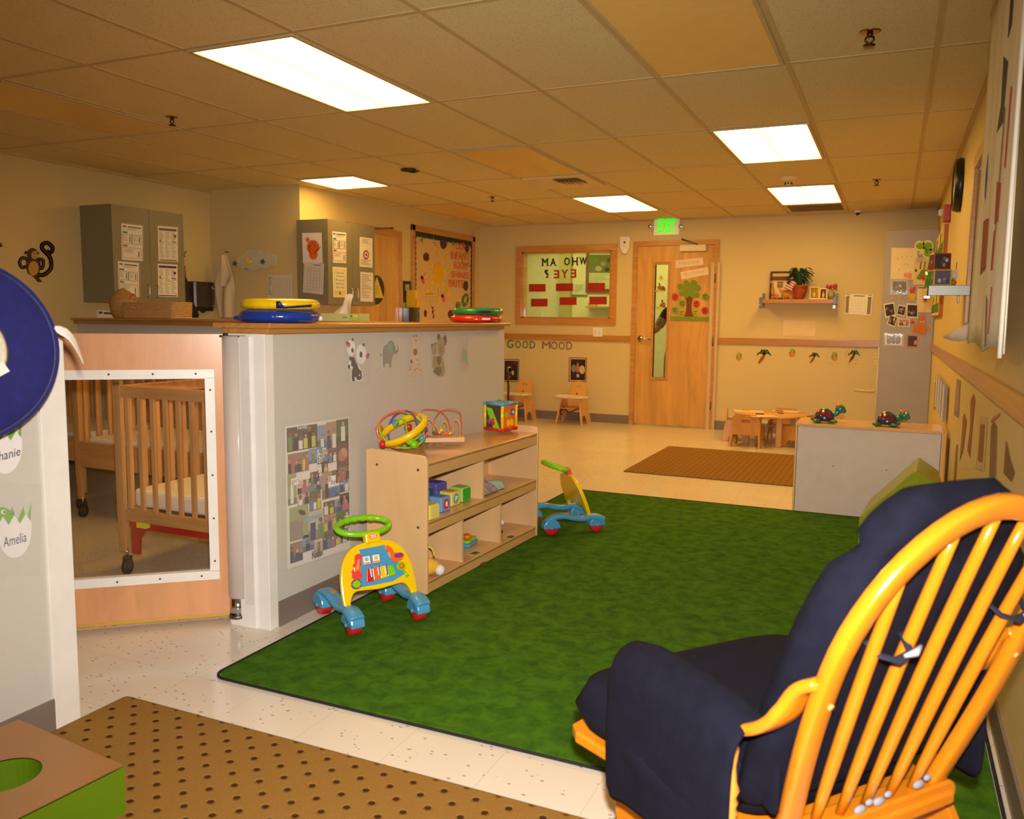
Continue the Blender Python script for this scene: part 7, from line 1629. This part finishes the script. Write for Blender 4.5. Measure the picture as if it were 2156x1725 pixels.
# ================================================================ turtles on the low cabinet
def turtle(px,label,headup,rz):
    p=U(px,884,2,.62); t=thing('toy_turtle',label,'toy',(p.x,5.95,.6005),rz=rz,group='toy turtles on the low cabinet')
    SH=node_shell(); 
    MB().lathe([(.001,.012),(.062,.012),(.066,.026),(.058,.058),(.042,.080),(.022,.093),(.001,.096)],SH,n=28).build('shell',parent=t)
    MB().lathe([(.001,.0),(.045,.001),(.062,.012),(.05,.018),(.001,.018)],M('turtle_yellow',(200,190,20),.3,coat=.4),n=24).build('belly',parent=t)
    TG=M('turtle_teal',(20,116,96),.25,coat=.5); TD=M('turtle_green',(36,104,40),.3,coat=.4)
    for x,y,r in ((.045,-.055,-.6),(-.05,-.05,.5),(.045,.055,.6),(-.05,.05,-.5)): MB().ball((x,y,.014),(.034,.018,.013),TD,rot=(r,'Z')).build('flipper',parent=t)
    hz=.092 if headup else .075; MB().tube(spline([(.045,0,.05),(.075,0,.055+.5*(hz-.075)),(.085,0,hz-.01)],4),.019,TG,n=12).ball((.098,0,hz),(.033,.028,.030),TG).ball((.118,0,hz-.012),(.020,.022,.016),TG).build('head',parent=t)
    h=MB().ball((.088,.0,hz+.026),(.020,.020,.010),ORG,n=12)
    h.build('orange_crest',parent=t)
    if not headup:
        for y in (-.017,.017): MB().ball((.112,y,hz+.016),(.007,.007,.010),WHT,n=10).ball((.118,y,hz+.017),(.003,.004,.006),BLK,n=8).build('eye',parent=t)
def node_shell():
    if 'turtle_shell' in MATS: return MATS['turtle_shell']
    def fn(nt,b):
        tc=N(nt,'TexCoord'); v=N(nt,'TexVoronoi'); v.inputs['Scale'].default_value=24; nt.links.new(tc.outputs['Object'],v.inputs['Vector']); h=N(nt,'SeparateColor'); nt.links.new(v.outputs['Color'],h.inputs[0])
        cr=N(nt,'ValToRGB'); cr.color_ramp.interpolation='CONSTANT'; e=cr.color_ramp.elements; e[0].color=lin((70,20,70)); e[1].position=.3; e[1].color=lin((20,70,90)); a=e.new(.55); a.color=lin((120,20,40)); a=e.new(.75); a.color=lin((20,110,90)); nt.links.new(h.outputs[0],cr.inputs[0])
        v2=N(nt,'TexVoronoi',feature='DISTANCE_TO_EDGE'); v2.inputs['Scale'].default_value=24; nt.links.new(tc.outputs['Object'],v2.inputs['Vector'])
        s=N(nt,'SeparateXYZ'); nt.links.new(tc.outputs['Object'],s.inputs[0]); rim=math_(nt,'LESS_THAN',s.outputs[2],.034)
        c=mixc(nt,math_(nt,'LESS_THAN',v2.outputs['Distance'],.05),cr.outputs[0],lin((40,40,60))); c=mixc(nt,rim,c,lin((16,20,90))); nt.links.new(c,b.inputs['Base Color']); b.inputs['Coat Weight'].default_value=.7
    return node_mat('turtle_shell',fn,.2)
turtle(1735,'toy turtle with head raised and turned away, left on the low cabinet',True,R(12)); turtle(1868,'toy turtle facing right with visible eyes, right on the low cabinet',False,R(-8))
# ================================================================ grey locker in the back corner
LX0,LX1,LY0,LY1=-.122,.352,9.25,9.845
t=thing('grey_locker','tall grey metal locker in back right corner covered with pictures','locker',((LX0+LX1)/2,(LY0+LY1)/2,0)); cx,cy=(LX0+LX1)/2,(LY0+LY1)/2
MB().box((LX0-cx,LY0+.02-cy,0),(LX1-cx,LY1-cy,2.175),GREYM).build('body',parent=t,bevel=.002)
dr=MB().box((LX0-cx,LY0-cy,.03),(LX1-cx,LY0+.018-cy,2.175),GREYM).build('door',parent=t,bevel=.003)
b=MB(); b.box((LX0-.012-cx,LY0-.0-cy,.42),(LX0-cx,LY0+.02-cy,1.02),M('yellowed_white',(206,196,150),.4)); 
for k in range(4): b.box((LX0-.045-cx,LY0-cy,.84+.035*k),(LX0-.010-cx,LY0+.012-cy,.852+.035*k),MATS['yellowed_white'])
b.build('latch_plate',parent=dr)
b=MB(); b.cyl((LX0-.03-cx,LY0-cy,.575),(LX0-.03-cx,LY0-.04-cy,.575),.016,MATS['yellowed_white']).tube([(LX0-.02-cx,LY0-.03-cy,.575),(LX0-.10-cx,LY0-.035-cy,.575),(LX0-.21-cx,LY0-.03-cy,.58)],[.014,.010,.009],MATS['yellowed_white'],n=10); b.build('lever_handle',parent=dr)
plk=PL((0,LY0,0),(0,-1,0)); kl=220/1355; ql=lambda x,y:(1840+x*kl,480+y*kl)
def lk(name,q,cols,label,cat='photo',group='photos on the grey locker',border=(222,212,190),fn=None,shiny=False,d=.003):
    b=MB(); qq=[ql(*p) for p in q]; b.ppoly(plk,qq,pap(border),d,.001)
    if cols:
        b.ppoly(plk,sub(qq,.09,.10,.91,.90),pap(cols[0]),d+.0012,.0003); rg=random.Random(label)
        for k in range(5): c=sub(qq,rg.uniform(.2,.8),rg.uniform(.25,.7),0,0)[0]; b.pell(plk,c[0],c[1],rg.uniform(1.2,3.2),rg.uniform(1.6,4),pap(cols[1+k%(len(cols)-1)]),d+.0018+.0002*k,n=12,t=.0002)
    if fn: fn(b,qq)
    if shiny:
        cx_=sum(p[0] for p in qq)/4; cy_=sum(p[1] for p in qq)/4; b.ppoly(plk,[(cx_+(x-cx_)*1.2,cy_+(y-cy_)*1.18) for x,y in qq],FILM,d+.005,.0003); rg=random.Random(3)
        for _ in range(40):
            u,v=rg.uniform(0,1),rg.choice((rg.uniform(-.05,.2),rg.uniform(.78,1.08))); c=sub(qq,u,v,0,0)[0]; b.pell(plk,c[0],c[1],rg.uniform(.4,1.6),rg.uniform(.3,.8),FILMG,d+.006,n=6,t=.0002)
    b.build(name,label=label,cat=cat,group=group)
dk=[(60,44,40),(110,100,110),(170,130,110),(70,80,110),(190,180,170)]
lk('child_picture',[(215,662),(570,672),(565,262),(228,258)],None,'big cream sheet with faint orange prints, upper left on locker','drawing','drawings on the grey locker',(220,204,168),fn=lambda b,q:[b.pell(plk,*sub(q,u,v,0,0)[0],1.6,2,pap((214,170,90)),.0045,n=8) for u,v in ((.25,.65),(.4,.7),(.6,.72),(.75,.72),(.5,.48),(.62,.47),(.3,.3),(.7,.22))])
lk('pink_note',[(385,640),(490,655),(495,590),(390,585)],None,'small pink note at the corner of big cream sheet on locker','note','notes on the grey locker',(222,140,120),d=.006)
lk('wall_photo',[(225,850),(440,850),(440,680),(225,675)],dk,'shiny group photo under the big cream sheet on locker',shiny=True,border=(190,170,140))
lk('wall_photo',[(150,1170),(285,1135),(262,962),(125,985)],dk,'tilted photo, upper left in cluster of five on the locker')
lk('wall_photo',[(290,1125),(400,1150),(425,1015),(320,995)],dk,'small tilted photo, upper middle in the cluster of five on locker')
lk('wall_photo',[(418,1165),(575,1172),(572,985),(425,978)],dk,'photo at the upper right in the cluster of five on locker')
lk('wall_photo',[(165,1245),(270,1290),(315,1160),(210,1120)],dk,'most tilted photo, lower left in the cluster of five on locker')
lk('wall_photo',[(305,1280),(465,1290),(470,1180),(318,1170)],[(170,140,130),(90,60,50),(200,180,170),(120,90,80)],'wide pale photo, lower right in cluster of five on the locker')
lk('wall_photo',[(145,1520),(365,1520),(368,1385),(148,1375)],[(120,116,120),(160,160,170),(90,90,96)],'shiny landscape photo at the bottom of the locker pictures',shiny=True)
lk('wall_photo',[(425,1550),(565,1555),(572,1390),(432,1382)],[(80,60,50),(60,60,80),(180,160,150)],'pink-edged small photo at the bottom right on the locker',border=(206,120,104))
def hand(b,q,c,cx,cy,s_,rot=0,d=.0055,m=None):
    m=m or pap(c)
    b.pell(plk,cx,cy,3.2*s_,3.6*s_,m,d,n=12,t=.0005)
    for a_,L in ((-60,6),(-25,8),(0,8.6),(25,8),(65,6)):
        r=R(a_+rot); b.pline(plk,[(cx,cy),(cx+L*s_*sin(r),cy-L*s_*cos(r))],1.5*s_,m,d+.0001,.0005)
def hp_(b,q): hand(b,q,(60,40,36),*ql(545,560),.6,0); b.ppoly(plk,[ql(*p) for p in ((545,660),(600,680),(700,545),(620,540))],pap((110,140,40)),.0052,.0003); b.ppoly(plk,[ql(*p) for p in ((600,650),(640,690),(690,640),(650,600))],pap((196,50,30)),.0056,.0003); b.pline(plk,[ql(600,530),ql(612,450)],3,pap((70,110,40)),.0056,.0003); b.pline(plk,[ql(650,540),ql(665,440)],3,pap((90,130,40)),.0056,.0003); b.pline(plk,[ql(700,540),ql(720,440)],3,pap((180,60,40)),.0056,.0003); b.plines(plk,sub(q,.1,.8,.7,.97),3,GREYI,.005,.4)
lk('handprint_canvas',[(505,735),(745,750),(748,390),(530,385)],None,'framed colourful handprint painting at upper right on the locker','painting','drawings on the grey locker',(212,190,150),fn=hp_,d=.004)
lk('handprint_sheet',[(550,1090),(790,1098),(790,765),(562,760)],None,'cream sheet with a red downward handprint on the locker','drawing','drawings on the grey locker',(216,198,160),fn=lambda b,q:(hand(b,q,(176,50,30),*ql(665,915),1.0,180,.0055),b.plines(plk,sub(q,.05,.88,.6,.97),1,INK,.005,.4)))
# clover
b=MB(); CLV=pap((216,206,160)); CG=pap((124,166,30))
for x,y,r in ((595,235,70),(700,235,78),(700,330,75)): b.pell(plk,*ql(x,y),r*kl,r*kl,CLV,.008); b.pell(plk,*ql(x,y),r*kl*.72,r*kl*.6,CG,.0095)
b.ppoly(plk,[ql(*p) for p in ((575,330),(640,270),(665,290),(600,355))],CLV,.0082); b.pline(plk,[ql(655,235),ql(690,330)],3,pap((70,120,20)),.0105)
b.build('paper_clover',label='green and cream paper clover at the locker top',cat='paper cutout',group='paper cutouts on the grey locker')
b=MB(); TK=pap((196,112,40)); OR2=pap((206,74,40)); YL2=pap((206,150,50))
b.ppoly(plk,[ql(*p) for p in ((500,1350),(520,1260),(580,1230),(575,1170),(610,1140),(650,1150),(665,1210),(660,1270),(680,1340),(640,1390),(590,1370))],TK,.008)
hand(b,None,None,*ql(510,1225),.95,-80,.0095,OR2); hand(b,None,None,*ql(700,1290),.95,75,.0096,YL2); hand(b,None,None,*ql(635,1165),1.0,0,.0068,pap((206,110,60)))
for x in (607,645): b.pell(plk,*ql(x,1218),1.8,1.8,WS,.0105,n=10); b.pell(plk,*ql(x,1216),.9,.9,INK,.0118,n=8)
b.pell(plk,*ql(625,1250),1.5,1.8,pap((220,120,70)),.0105,n=8); b.build('paper_turkey',label='brown paper turkey with handprint feathers on the locker',cat='paper cutout',group='paper cutouts on the grey locker')
b=MB(); b.ppoly(plk,[ql(*p) for p in ((455,950),(460,900),(440,880),(480,850),(530,850),(550,880),(525,900),(528,960),(500,930))],pap((214,166,40)),.004); b.pell(plk,*ql(500,815),6,5,pap((186,70,40)),.0045); b.pell(plk,*ql(460,790),2.5,3,YL2,.005); b.pell(plk,*ql(525,780),2.5,2.5,pap((190,40,30)),.005)
b.build('paper_lion',label='small yellow paper animal below the handprint painting on locker',cat='paper cutout',group='paper cutouts on the grey locker')
b=MB(); 
for x,c in ((245,(206,150,90)),(285,(214,140,80)),(330,(170,180,120)),(370,(206,140,90))): b.pell(plk,*ql(x,908),3,2.2,pap(c),.004,n=8)
b.build('tiny_stickers',label='row of tiny pale fruit stickers in the middle of locker',cat='sticker')
# ================================================================ right wall
# canvas handprint pictures beyond the small shelf
plx=pl_right
def rcan(q,label,cols):
    b=MB(); qq=[ql(*p) for p in q]; 
    x0=min(p[0] for p in qq)
    P=[plx.P(x,y) for x,y in qq]; ya,yb=min(p.y for p in P),min(9.2,max(p.y for p in P)); za,zb=min(p.z for p in P),max(p.z for p in P)
    b.box((XR-.03,ya,za),(XR,yb,zb),pap((176,110,50))); b.box((XR-.032,ya+.01,za+.01),(XR-.03,yb-.01,zb-.01),pap((214,200,160)))
    m=(ya+yb)/2; b.box((XR-.034,ya+.04,za+.03),(XR-.032,yb-.03,(za+zb)/2),pap(cols)); 
    for k in range(4): b.box((XR-.034,ya+.06+k*(yb-ya-.12)/4,(za+zb)/2),(XR-.032,ya+.06+(k+.5)*(yb-ya-.12)/4,zb-.03),pap(cols if k%2 else (206,170,50)))
    b.build('handprint_canvas',label=label,cat='painting',group='handprint canvases on the right wall')
rcan([(832,380),(945,380),(945,100),(832,200)],'green handprint canvas on right wall above the photo cubes',(60,110,30)); rcan([(775,1140),(890,1140),(905,890),(775,890)],'green and yellow handprint canvas on right wall below small shelf',(70,120,30))
# small shelf with steel bracket
sx0=.155; ysh=5.05
t=thing('corner_shelf','small shelf with shiny steel bracket sticking out from right wall','shelf',((sx0+XR)/2,5.3,1.445)); 
MB().box((sx0-(sx0+XR)/2,-.25,0),(XR-(sx0+XR)/2,.25,.022),M('white_shelf',(216,208,196),.4)).build('shelf_board',parent=t)
b=MB(); hx=(XR-sx0)/2; b.box((-hx,-.262,-.030),(hx,-.25,.024),STEEL).box((-hx-.004,-.262,-.030),(-hx,-.20,.024),STEEL).box((-hx-.02,-.255,-.045),(-hx+.01,-.235,-.03),CHROME).box((hx-.06,-.258,-.07),(hx-.05,-.24,-.03),STEEL); b.build('bracket',parent=t,bevel=.002)
zt=1.4675
def cube(px0,px1,y,z0,s_,m,label,rz,pc):
    x=U((px0+px1)/2,600,1,y).x; t=thing('photo_cube',label,'photo cube',(x,y,z0),rz=rz,group='photo cubes on the small right-wall shelf'); h=s_/2
    MB().box((-h,-h,0),(h,h,s_),m).build('cube_body',parent=t,bevel=.004)
    for k in range(4):
        X=Matrix.Rotation(k*PI/2,4,'Z'); b=MB(X=X); b.box((-h*.84,-h-.001,s_*.08),(h*.84,-h,s_*.92),pap(pc)); 
        rg=random.Random(k+px0)
        for j in range(4): b.ball((rg.uniform(-.5,.5)*h,-h-.001,s_*rg.uniform(.25,.7)),(h*.22,.0015,h*.26),pap(dk[1+j]),n=10)
        b.build('photo',parent=t)
cube(1962,1998,5.12,zt,.088,M('yellow_frame_plastic',(210,180,20),.3),'yellow-edged photo cube, the lower one on the small shelf',R(8),(96,90,110)); cube(1956,1996,5.14,zt+.0885,.086,M('red_frame_plastic',(180,40,24),.3),'red-edged photo cube standing on the yellow one',R(14),(70,56,40))
x=U(1958,595,1,5.2).x; t=thing('green_photo_tube','green transparent photo holder left of the yellow cube on small shelf','photo holder',(x+.005,5.24,zt)); MB().cyl((0,0,0),(0,0,.085),.03,M('green_clear',(70,150,40),.1,coat=.8)).build('holder_body',parent=t)
x=U(2008,583,1,5.1).x; t=thing('white_card_holder','small white square card with yellow leaves behind on shelf end','ornament',(x,5.15,zt)); MB().box((-.022,-.004,.045),(.022,.004,.09),pap((226,206,186))).build('white_card',parent=t); MB().cyl((0,.01,0),(0,.01,.05),.004,pap((160,120,30)),n=6).ball((.0,.012,.02),(.02,.012,.018),pap((176,130,40)),n=8).tube([(.01,.012,.03),(.014,.014,.13)],.003,pap((190,150,60)),n=5).build('dried_leaves',parent=t)
# clock and strobe
c=Vector((XR-.002,6.35,2.17)); t=thing('wall_clock','black round wall clock seen edge-on on right wall','clock',c)
MB().lathe([(.001,0),(.17,0),(.175,.012),(.165,.045),(.15,.05),(.145,.04),(.001,.038)],BLK,axis='x',n=48,X=Matrix.Rotation(PI,4,'Z')).build('case',parent=t); MB().lathe([(.001,.039),(.145,.039),(.145,.040),(.001,.040)],pap((214,206,190)),axis='x',n=40,X=Matrix.Rotation(PI,4,'Z')).build('dial',parent=t)
MB().box((-.044,-.004,0),(-.042,.004,.10),BLK).box((-.044,-.005,-.0),(-.042,.06,.006),BLK).build('hands',parent=t)
t=thing('fire_strobe','red fire alarm strobe on the right wall beyond the clock','fire alarm',(XR,7.55,2.06)); MB().box((-.05,-.06,0),(0,.06,.13),M('alarm_red',(176,30,20),.35)).build('housing',parent=t,bevel=.006); MB().box((-.085,-.025,.05),(-.05,.025,.10),M('strobe_lens',(220,220,220),.1,coat=.8)).build('strobe_lens',parent=t,bevel=.008)
# banner
BN=M('banner_cloth',(226,216,196),.9,bump=(90,.3)); y0,y1=2.62,3.62; zb=1.19; ztp=2.40
def bx(u,v): return .268+.006*sin(9*u+1.5*v)*(.3+v)+.002*sin(23*u)
t=thing('cloth_banner','long white cloth banner with applique shapes hanging along the right wall','banner',(.27,3.1,zb)); g=[]
for i in range(27):
    u=i/26; g.append([(bx(u,1-j/14)-.27,y0+(y1-y0)*u-3.1,(ztp-zb)*j/14+.012*sin(9*u)*(1-j/14)) for j in range(15)])
MB().sheet(g,BN,th=.004).build('cloth',parent=t)
MB().tube([(bx(0,0)-.27-.006,y0-3.1-.02,j/10*(ztp-zb)-.01) for j in range(11)],.013,BN,n=8,flat=.5).build('folded_hem',parent=t)
MB().cyl((bx(0,0)-.27,y0-3.13,ztp-zb+.006),(bx(1,0)-.27,y1-3.05,ztp-zb+.006),.009,OAK,n=10).build('dowel',parent=t)
MB().tube([(bx(.9,0)-.27,y1-3.2,ztp-zb+.01),(.02,y1-3.2,ztp-zb+.05),(XR-.27,y1-3.2,ztp-zb+.045)],.003,STEEL,n=6).tube([(bx(.1,0)-.27,y0-3.0,ztp-zb+.01),(.03,y0-3.0,ztp-zb+.05),(XR-.27,y0-3.0,ztp-zb+.045)],.003,STEEL,n=6).build('hanging_wire',parent=t)
def bs(pts,m,name,n=10):
    # shape on the banner front given in (u along, height m)
    b=MB(); P=[(bx(u,1-(z-zb)/(ztp-zb))-.27-.0048,y0+(y1-y0)*u-3.1,z-zb) for u,z in pts]; Q=[(x-.0012,y,z) for x,y,z in P]; n=len(P)
    b.add(P+Q,[tuple(range(n)),tuple(range(2*n-1,n-1,-1))]+[(k,n+k,n+(k+1)%n,(k+1)%n) for k in range(n)],m).build(name,parent=t)
RB_=M('applique_red',(160,28,24),.8); PB_=M('applique_dark',(60,44,40),.8)
bs([(.32,2.31),(.38,2.33),(.37,2.12),(.31,2.14)],PB_,'dark_patch'); bs([(.33,2.04),(.42,2.08),(.40,1.93),(.44,1.86),(.34,1.87)],PB_,'dark_patch')
bs([(.30,1.90),(.325,1.91),(.315,1.55),(.29,1.54)],M('applique_brown',(130,84,56),.8),'brown_trunk'); bs([(.18,1.93),(.20,1.94),(.21,1.72),(.19,1.71)],RB_,'red_strip')
bs([(.82,1.86),(.87,1.80),(.86,1.73),(.80,1.70),(.79,1.78)],M('applique_blue',(34,44,130),.8),'blue_star')
bs([(.62,1.62),(.82,1.63),(.80,1.44),(.60,1.46)],M('applique_rust',(150,50,30),.8),'rust_square'); bs([(.30,1.55),(.58,1.56),(.58,1.44),(.30,1.43)],RB_,'red_square'); bs([(.26,1.68),(.36,1.70),(.34,1.57),(.26,1.57)],RB_,'red_flap')
bs([(.36,1.34),(.40,1.36),(.34,1.20),(.31,1.20)],M('applique_brown',(130,84,56),.8),'brown_branch'); bs([(.27,1.38),(.29,1.38),(.285,1.24),(.27,1.24)],RB_,'red_strip')
# white paper flap at the sill
b=MB(); a1=Vector((.10,4.40,1.205)); 
b.sheet([[U(1987,708,1,4.60),U(1986,711,1,4.60)],[U(2006,697,1,4.57),U(2004,718,1,4.58)],[U(2026,687,1,4.53),U(2022,719,1,4.55)],[U(2046,679,1,4.50),U(2044,714,1,4.52)],[U(2060,678,1,4.48),U(2058,712,1,4.50)]],pap((226,204,186)),th=.0015).build('paper_flap',label='loose pale paper sheet drooping from right-wall window sill',cat='paper')
# pictures under the right chair rail, seen very obliquely
kr=256/1299; qr=lambda x,y:(1900+x*kr,760+y*kr)
def rp(q,c,label,c2=None):
    b=MB(); qq=[qr(*p) for p in q]; b.ppoly(plx,qq,pap(c),.002)
    if c2: b.ppoly(plx,sub(qq,.2,.15,.8,.85) if len(qq)==4 else qq,pap(c2),.0035,.0003)
    b.build('wall_picture',label=label,cat='picture',group='pictures below the rail on right wall')
rp([(335,520),(350,525),(365,240),(350,230)],(150,120,80),'narrow brown picture nearest the locker, right wall below rail')
rp([(555,580),(605,610),(625,210),(585,195)],(140,124,130),'grey tall picture beyond the toy turtles, right wall',(160,140,150))
rp([(615,1070),(650,960),(690,650),(665,560),(650,620),(640,800)],(150,100,60),'brown slanted cutout, fourth from the locker on right wall')
rp([(700,960),(725,1030),(745,780),(780,420),(765,350),(735,430),(730,700)],(160,84,60),'long red-brown cutout on right wall')
rp([(790,1150),(875,1180),(915,600),(835,585)],(196,176,130),'bordered portrait picture in the middle of right-wall row',(150,96,40))
rp([(935,1240),(1000,1240),(1015,700),(985,650),(955,700)],(140,104,70),'brown cutout with pointed top right of the bordered picture')
rp([(950,665),(1040,590),(1050,555),(960,615)],(190,120,110),'small pink slanted strip on right wall')
rp([(1090,1200),(1170,1290),(1205,1190),(1160,1060),(1115,850)],(130,90,60),'brown triangular cutout nearest the chair on right wall')
rp([(550,1290),(575,1260),(595,890),(575,920)],(150,112,60),'thin brown strip directly behind the low cabinet, right wall')
# clear bins leaning behind the cabinet
b=MB(); p0=plx.P(*qr(370,640)); p1=plx.P(*qr(485,650)); b.box((XR-.03,p1.y,.62),(XR-.012,p0.y,.86),M('grey_clear_plastic',(160,160,160),.12,alpha=.5,noise=(4,.1)))
for k in range(4): b.box((XR-.034,p1.y+(p0.y-p1.y)*(k+.3)/4,.62),(XR-.030,p1.y+(p0.y-p1.y)*(k+.5)/4,.86),M('white_rib',(210,206,200),.2))
b.build('clear_panel',label='grey ribbed clear plastic panel against right wall behind the cabinet',cat='panel')
# ================================================================ person in the corridor behind the door glass
def skin(name,nodes,edges,m,parent,sub=2,root=0):
    me=bpy.data.meshes.new(name); me.from_pydata([n[0] for n in nodes],edges,[]); o=bpy.data.objects.new(name,me); C.objects.link(o); o.parent=parent
    me.materials.append(m); s=o.modifiers.new('k','SKIN'); s.use_smooth_shade=True
    for i,n in enumerate(nodes):
        r=n[1]; me.skin_vertices[0].data[i].radius=r if hasattr(r,'__len__') else (r,r); me.skin_vertices[0].data[i].use_root=(i==root)
    u=o.modifiers.new('u','SUBSURF'); u.levels=sub; u.render_levels=sub
    return o
px_=U(1397,700,1,YB+.62).x+.20
pn=thing('person','person in a dark top with floral sleeve reaching an arm, behind the door glass','person',(px_,YB+.62,0))
SK=M('skin_tone',(186,112,76),.5,noise=(30,.06)); SHI=M('dark_shirt',(34,20,28),.8); FLO=M('floral_sleeve',(150,120,80),.8,noise=(60,.6)); TRO=M('patterned_trousers',(120,104,90),.85,noise=(70,.6)); HR=M('dark_hair',(40,24,18),.6,noise=(60,.3))
nd=[((0,0,.94),(.13,.10)),((0,0,1.10),(.125,.09)),((0,0,1.28),(.15,.10)),((0,0,1.40),(.10,.08)),((0,0,1.47),.05),((0,0,1.53),.055),((0,-.01,1.60),(.075,.09)),((0,0,1.68),(.07,.085)),
 ((-.17,0,1.37),.055),((-.27,-.06,1.14),.042),((-.40,-.16,1.08),.034),((-.52,-.24,1.10),.026),((-.57,-.27,1.10),(.034,.016)),
 ((.17,0,1.37),.055),((.23,.0,1.12),.042),((.25,-.05,.88),.033),((.25,-.06,.80),(.016,.032)),
 ((-.10,0,.86),.085),((-.105,.0,.50),.058),((-.105,.02,.10),.036),((-.105,-.09,.035),(.04,.03)),
 ((.10,0,.86),.085),((.105,.0,.50),.058),((.105,.02,.10),.036),((.105,-.09,.035),(.04,.03))]
ed=[(0,1),(1,2),(2,3),(3,4),(4,5),(5,6),(6,7),(3,8),(8,9),(9,10),(10,11),(11,12),(3,13),(13,14),(14,15),(15,16),(0,17),(17,18),(18,19),(19,20),(0,21),(21,22),(22,23),(23,24)]
def fingers(b,base,d,side,up,curl,s_=1):
    for k,(o_,L) in enumerate(((-.027,.060),(-.010,.068),(.008,.064),(.024,.050))):
        i=len(nd); p=Vector(base)+side*o_+d*.035
        for j in (0,1,2): nd.append((tuple(p+d*L*j/2+up*(-curl*L*(j/2)**2)),.0085-.001*j))
        ed.append((b,i)); ed.append((i,i+1)); ed.append((i+1,i+2))
    i=len(nd); p=Vector(base)+side*-.034-d*.01
    nd.append((tuple(p),.010)); nd.append((tuple(p+d*.028-side*.018),.009)); nd.append((tuple(p+d*.050-side*.022),.0075)); ed.append((b,i)); ed.append((i,i+1)); ed.append((i+1,i+2))
dl=Vector((-.8,-.5,-.1)).normalized(); fingers(12,(-.57,-.27,1.10),dl,Vector((0,0,1)),dl.cross(Vector((0,0,1))),.5)
dr_=Vector((0,-.1,-1)).normalized(); fingers(16,(.25,-.06,.80),dr_,Vector((0,1,0)),Vector((1,0,0)),.4)
body=skin('body',nd,ed,SK,pn,sub=1)
skin('shirt',[((0,0,.90),(.145,.115)),((0,0,1.10),(.14,.105)),((0,0,1.28),(.165,.115)),((0,0,1.41),(.115,.09)),((-.17,0,1.37),.068),((-.225,-.03,1.24),.058),((.17,0,1.37),.068),((.205,0,1.24),.058)],[(0,1),(1,2),(2,3),(3,4),(4,5),(3,6),(6,7)],SHI,pn)
skin('floral_sleeve',[((-.19,-.01,1.33),.070),((-.235,-.035,1.22),.064),((-.262,-.05,1.16),.060)],[(0,1),(1,2)],FLO,pn)
skin('trousers',[((0,0,.98),(.14,.11)),((0,0,.88),(.14,.12)),((-.10,0,.80),.10),((-.105,0,.50),.078),((-.105,.02,.10),.062),((.10,0,.80),.10),((.105,0,.50),.078),((.105,.02,.10),.062)],[(0,1),(1,2),(2,3),(3,4),(1,5),(5,6),(6,7)],TRO,pn)
b=MB(); b.ball((0,.03,1.66),(.092,.10,.10),HR); b.ball((0,.07,1.56),(.08,.06,.09),HR); b.build('hair',parent=pn)
b=MB(); 
for s_ in (-1,1): b.ball((s_*.030,-.098,1.625),(.012,.007,.008),WHT,n=10).ball((s_*.030,-.104,1.625),(.005,.003,.005),BLK,n=8)
b.build('eyes',parent=body); MB().ball((0,-.108,1.595),(.012,.016,.020),SK,n=10).build('nose',parent=body); MB().ball((0,-.10,1.56),(.022,.007,.006),M('lip_tone',(150,70,60),.5),n=10).build('mouth',parent=body)
for s_ in (-1,1): MB().ball((s_*.080,-.005,1.61),(.008,.018,.026),SK,n=10).build('ear',parent=body)
for s_ in (-1,1): MB().ball((s_*.105,-.05,.035),(.048,.125,.036),BLK,n=14).build('shoe',parent=pn)
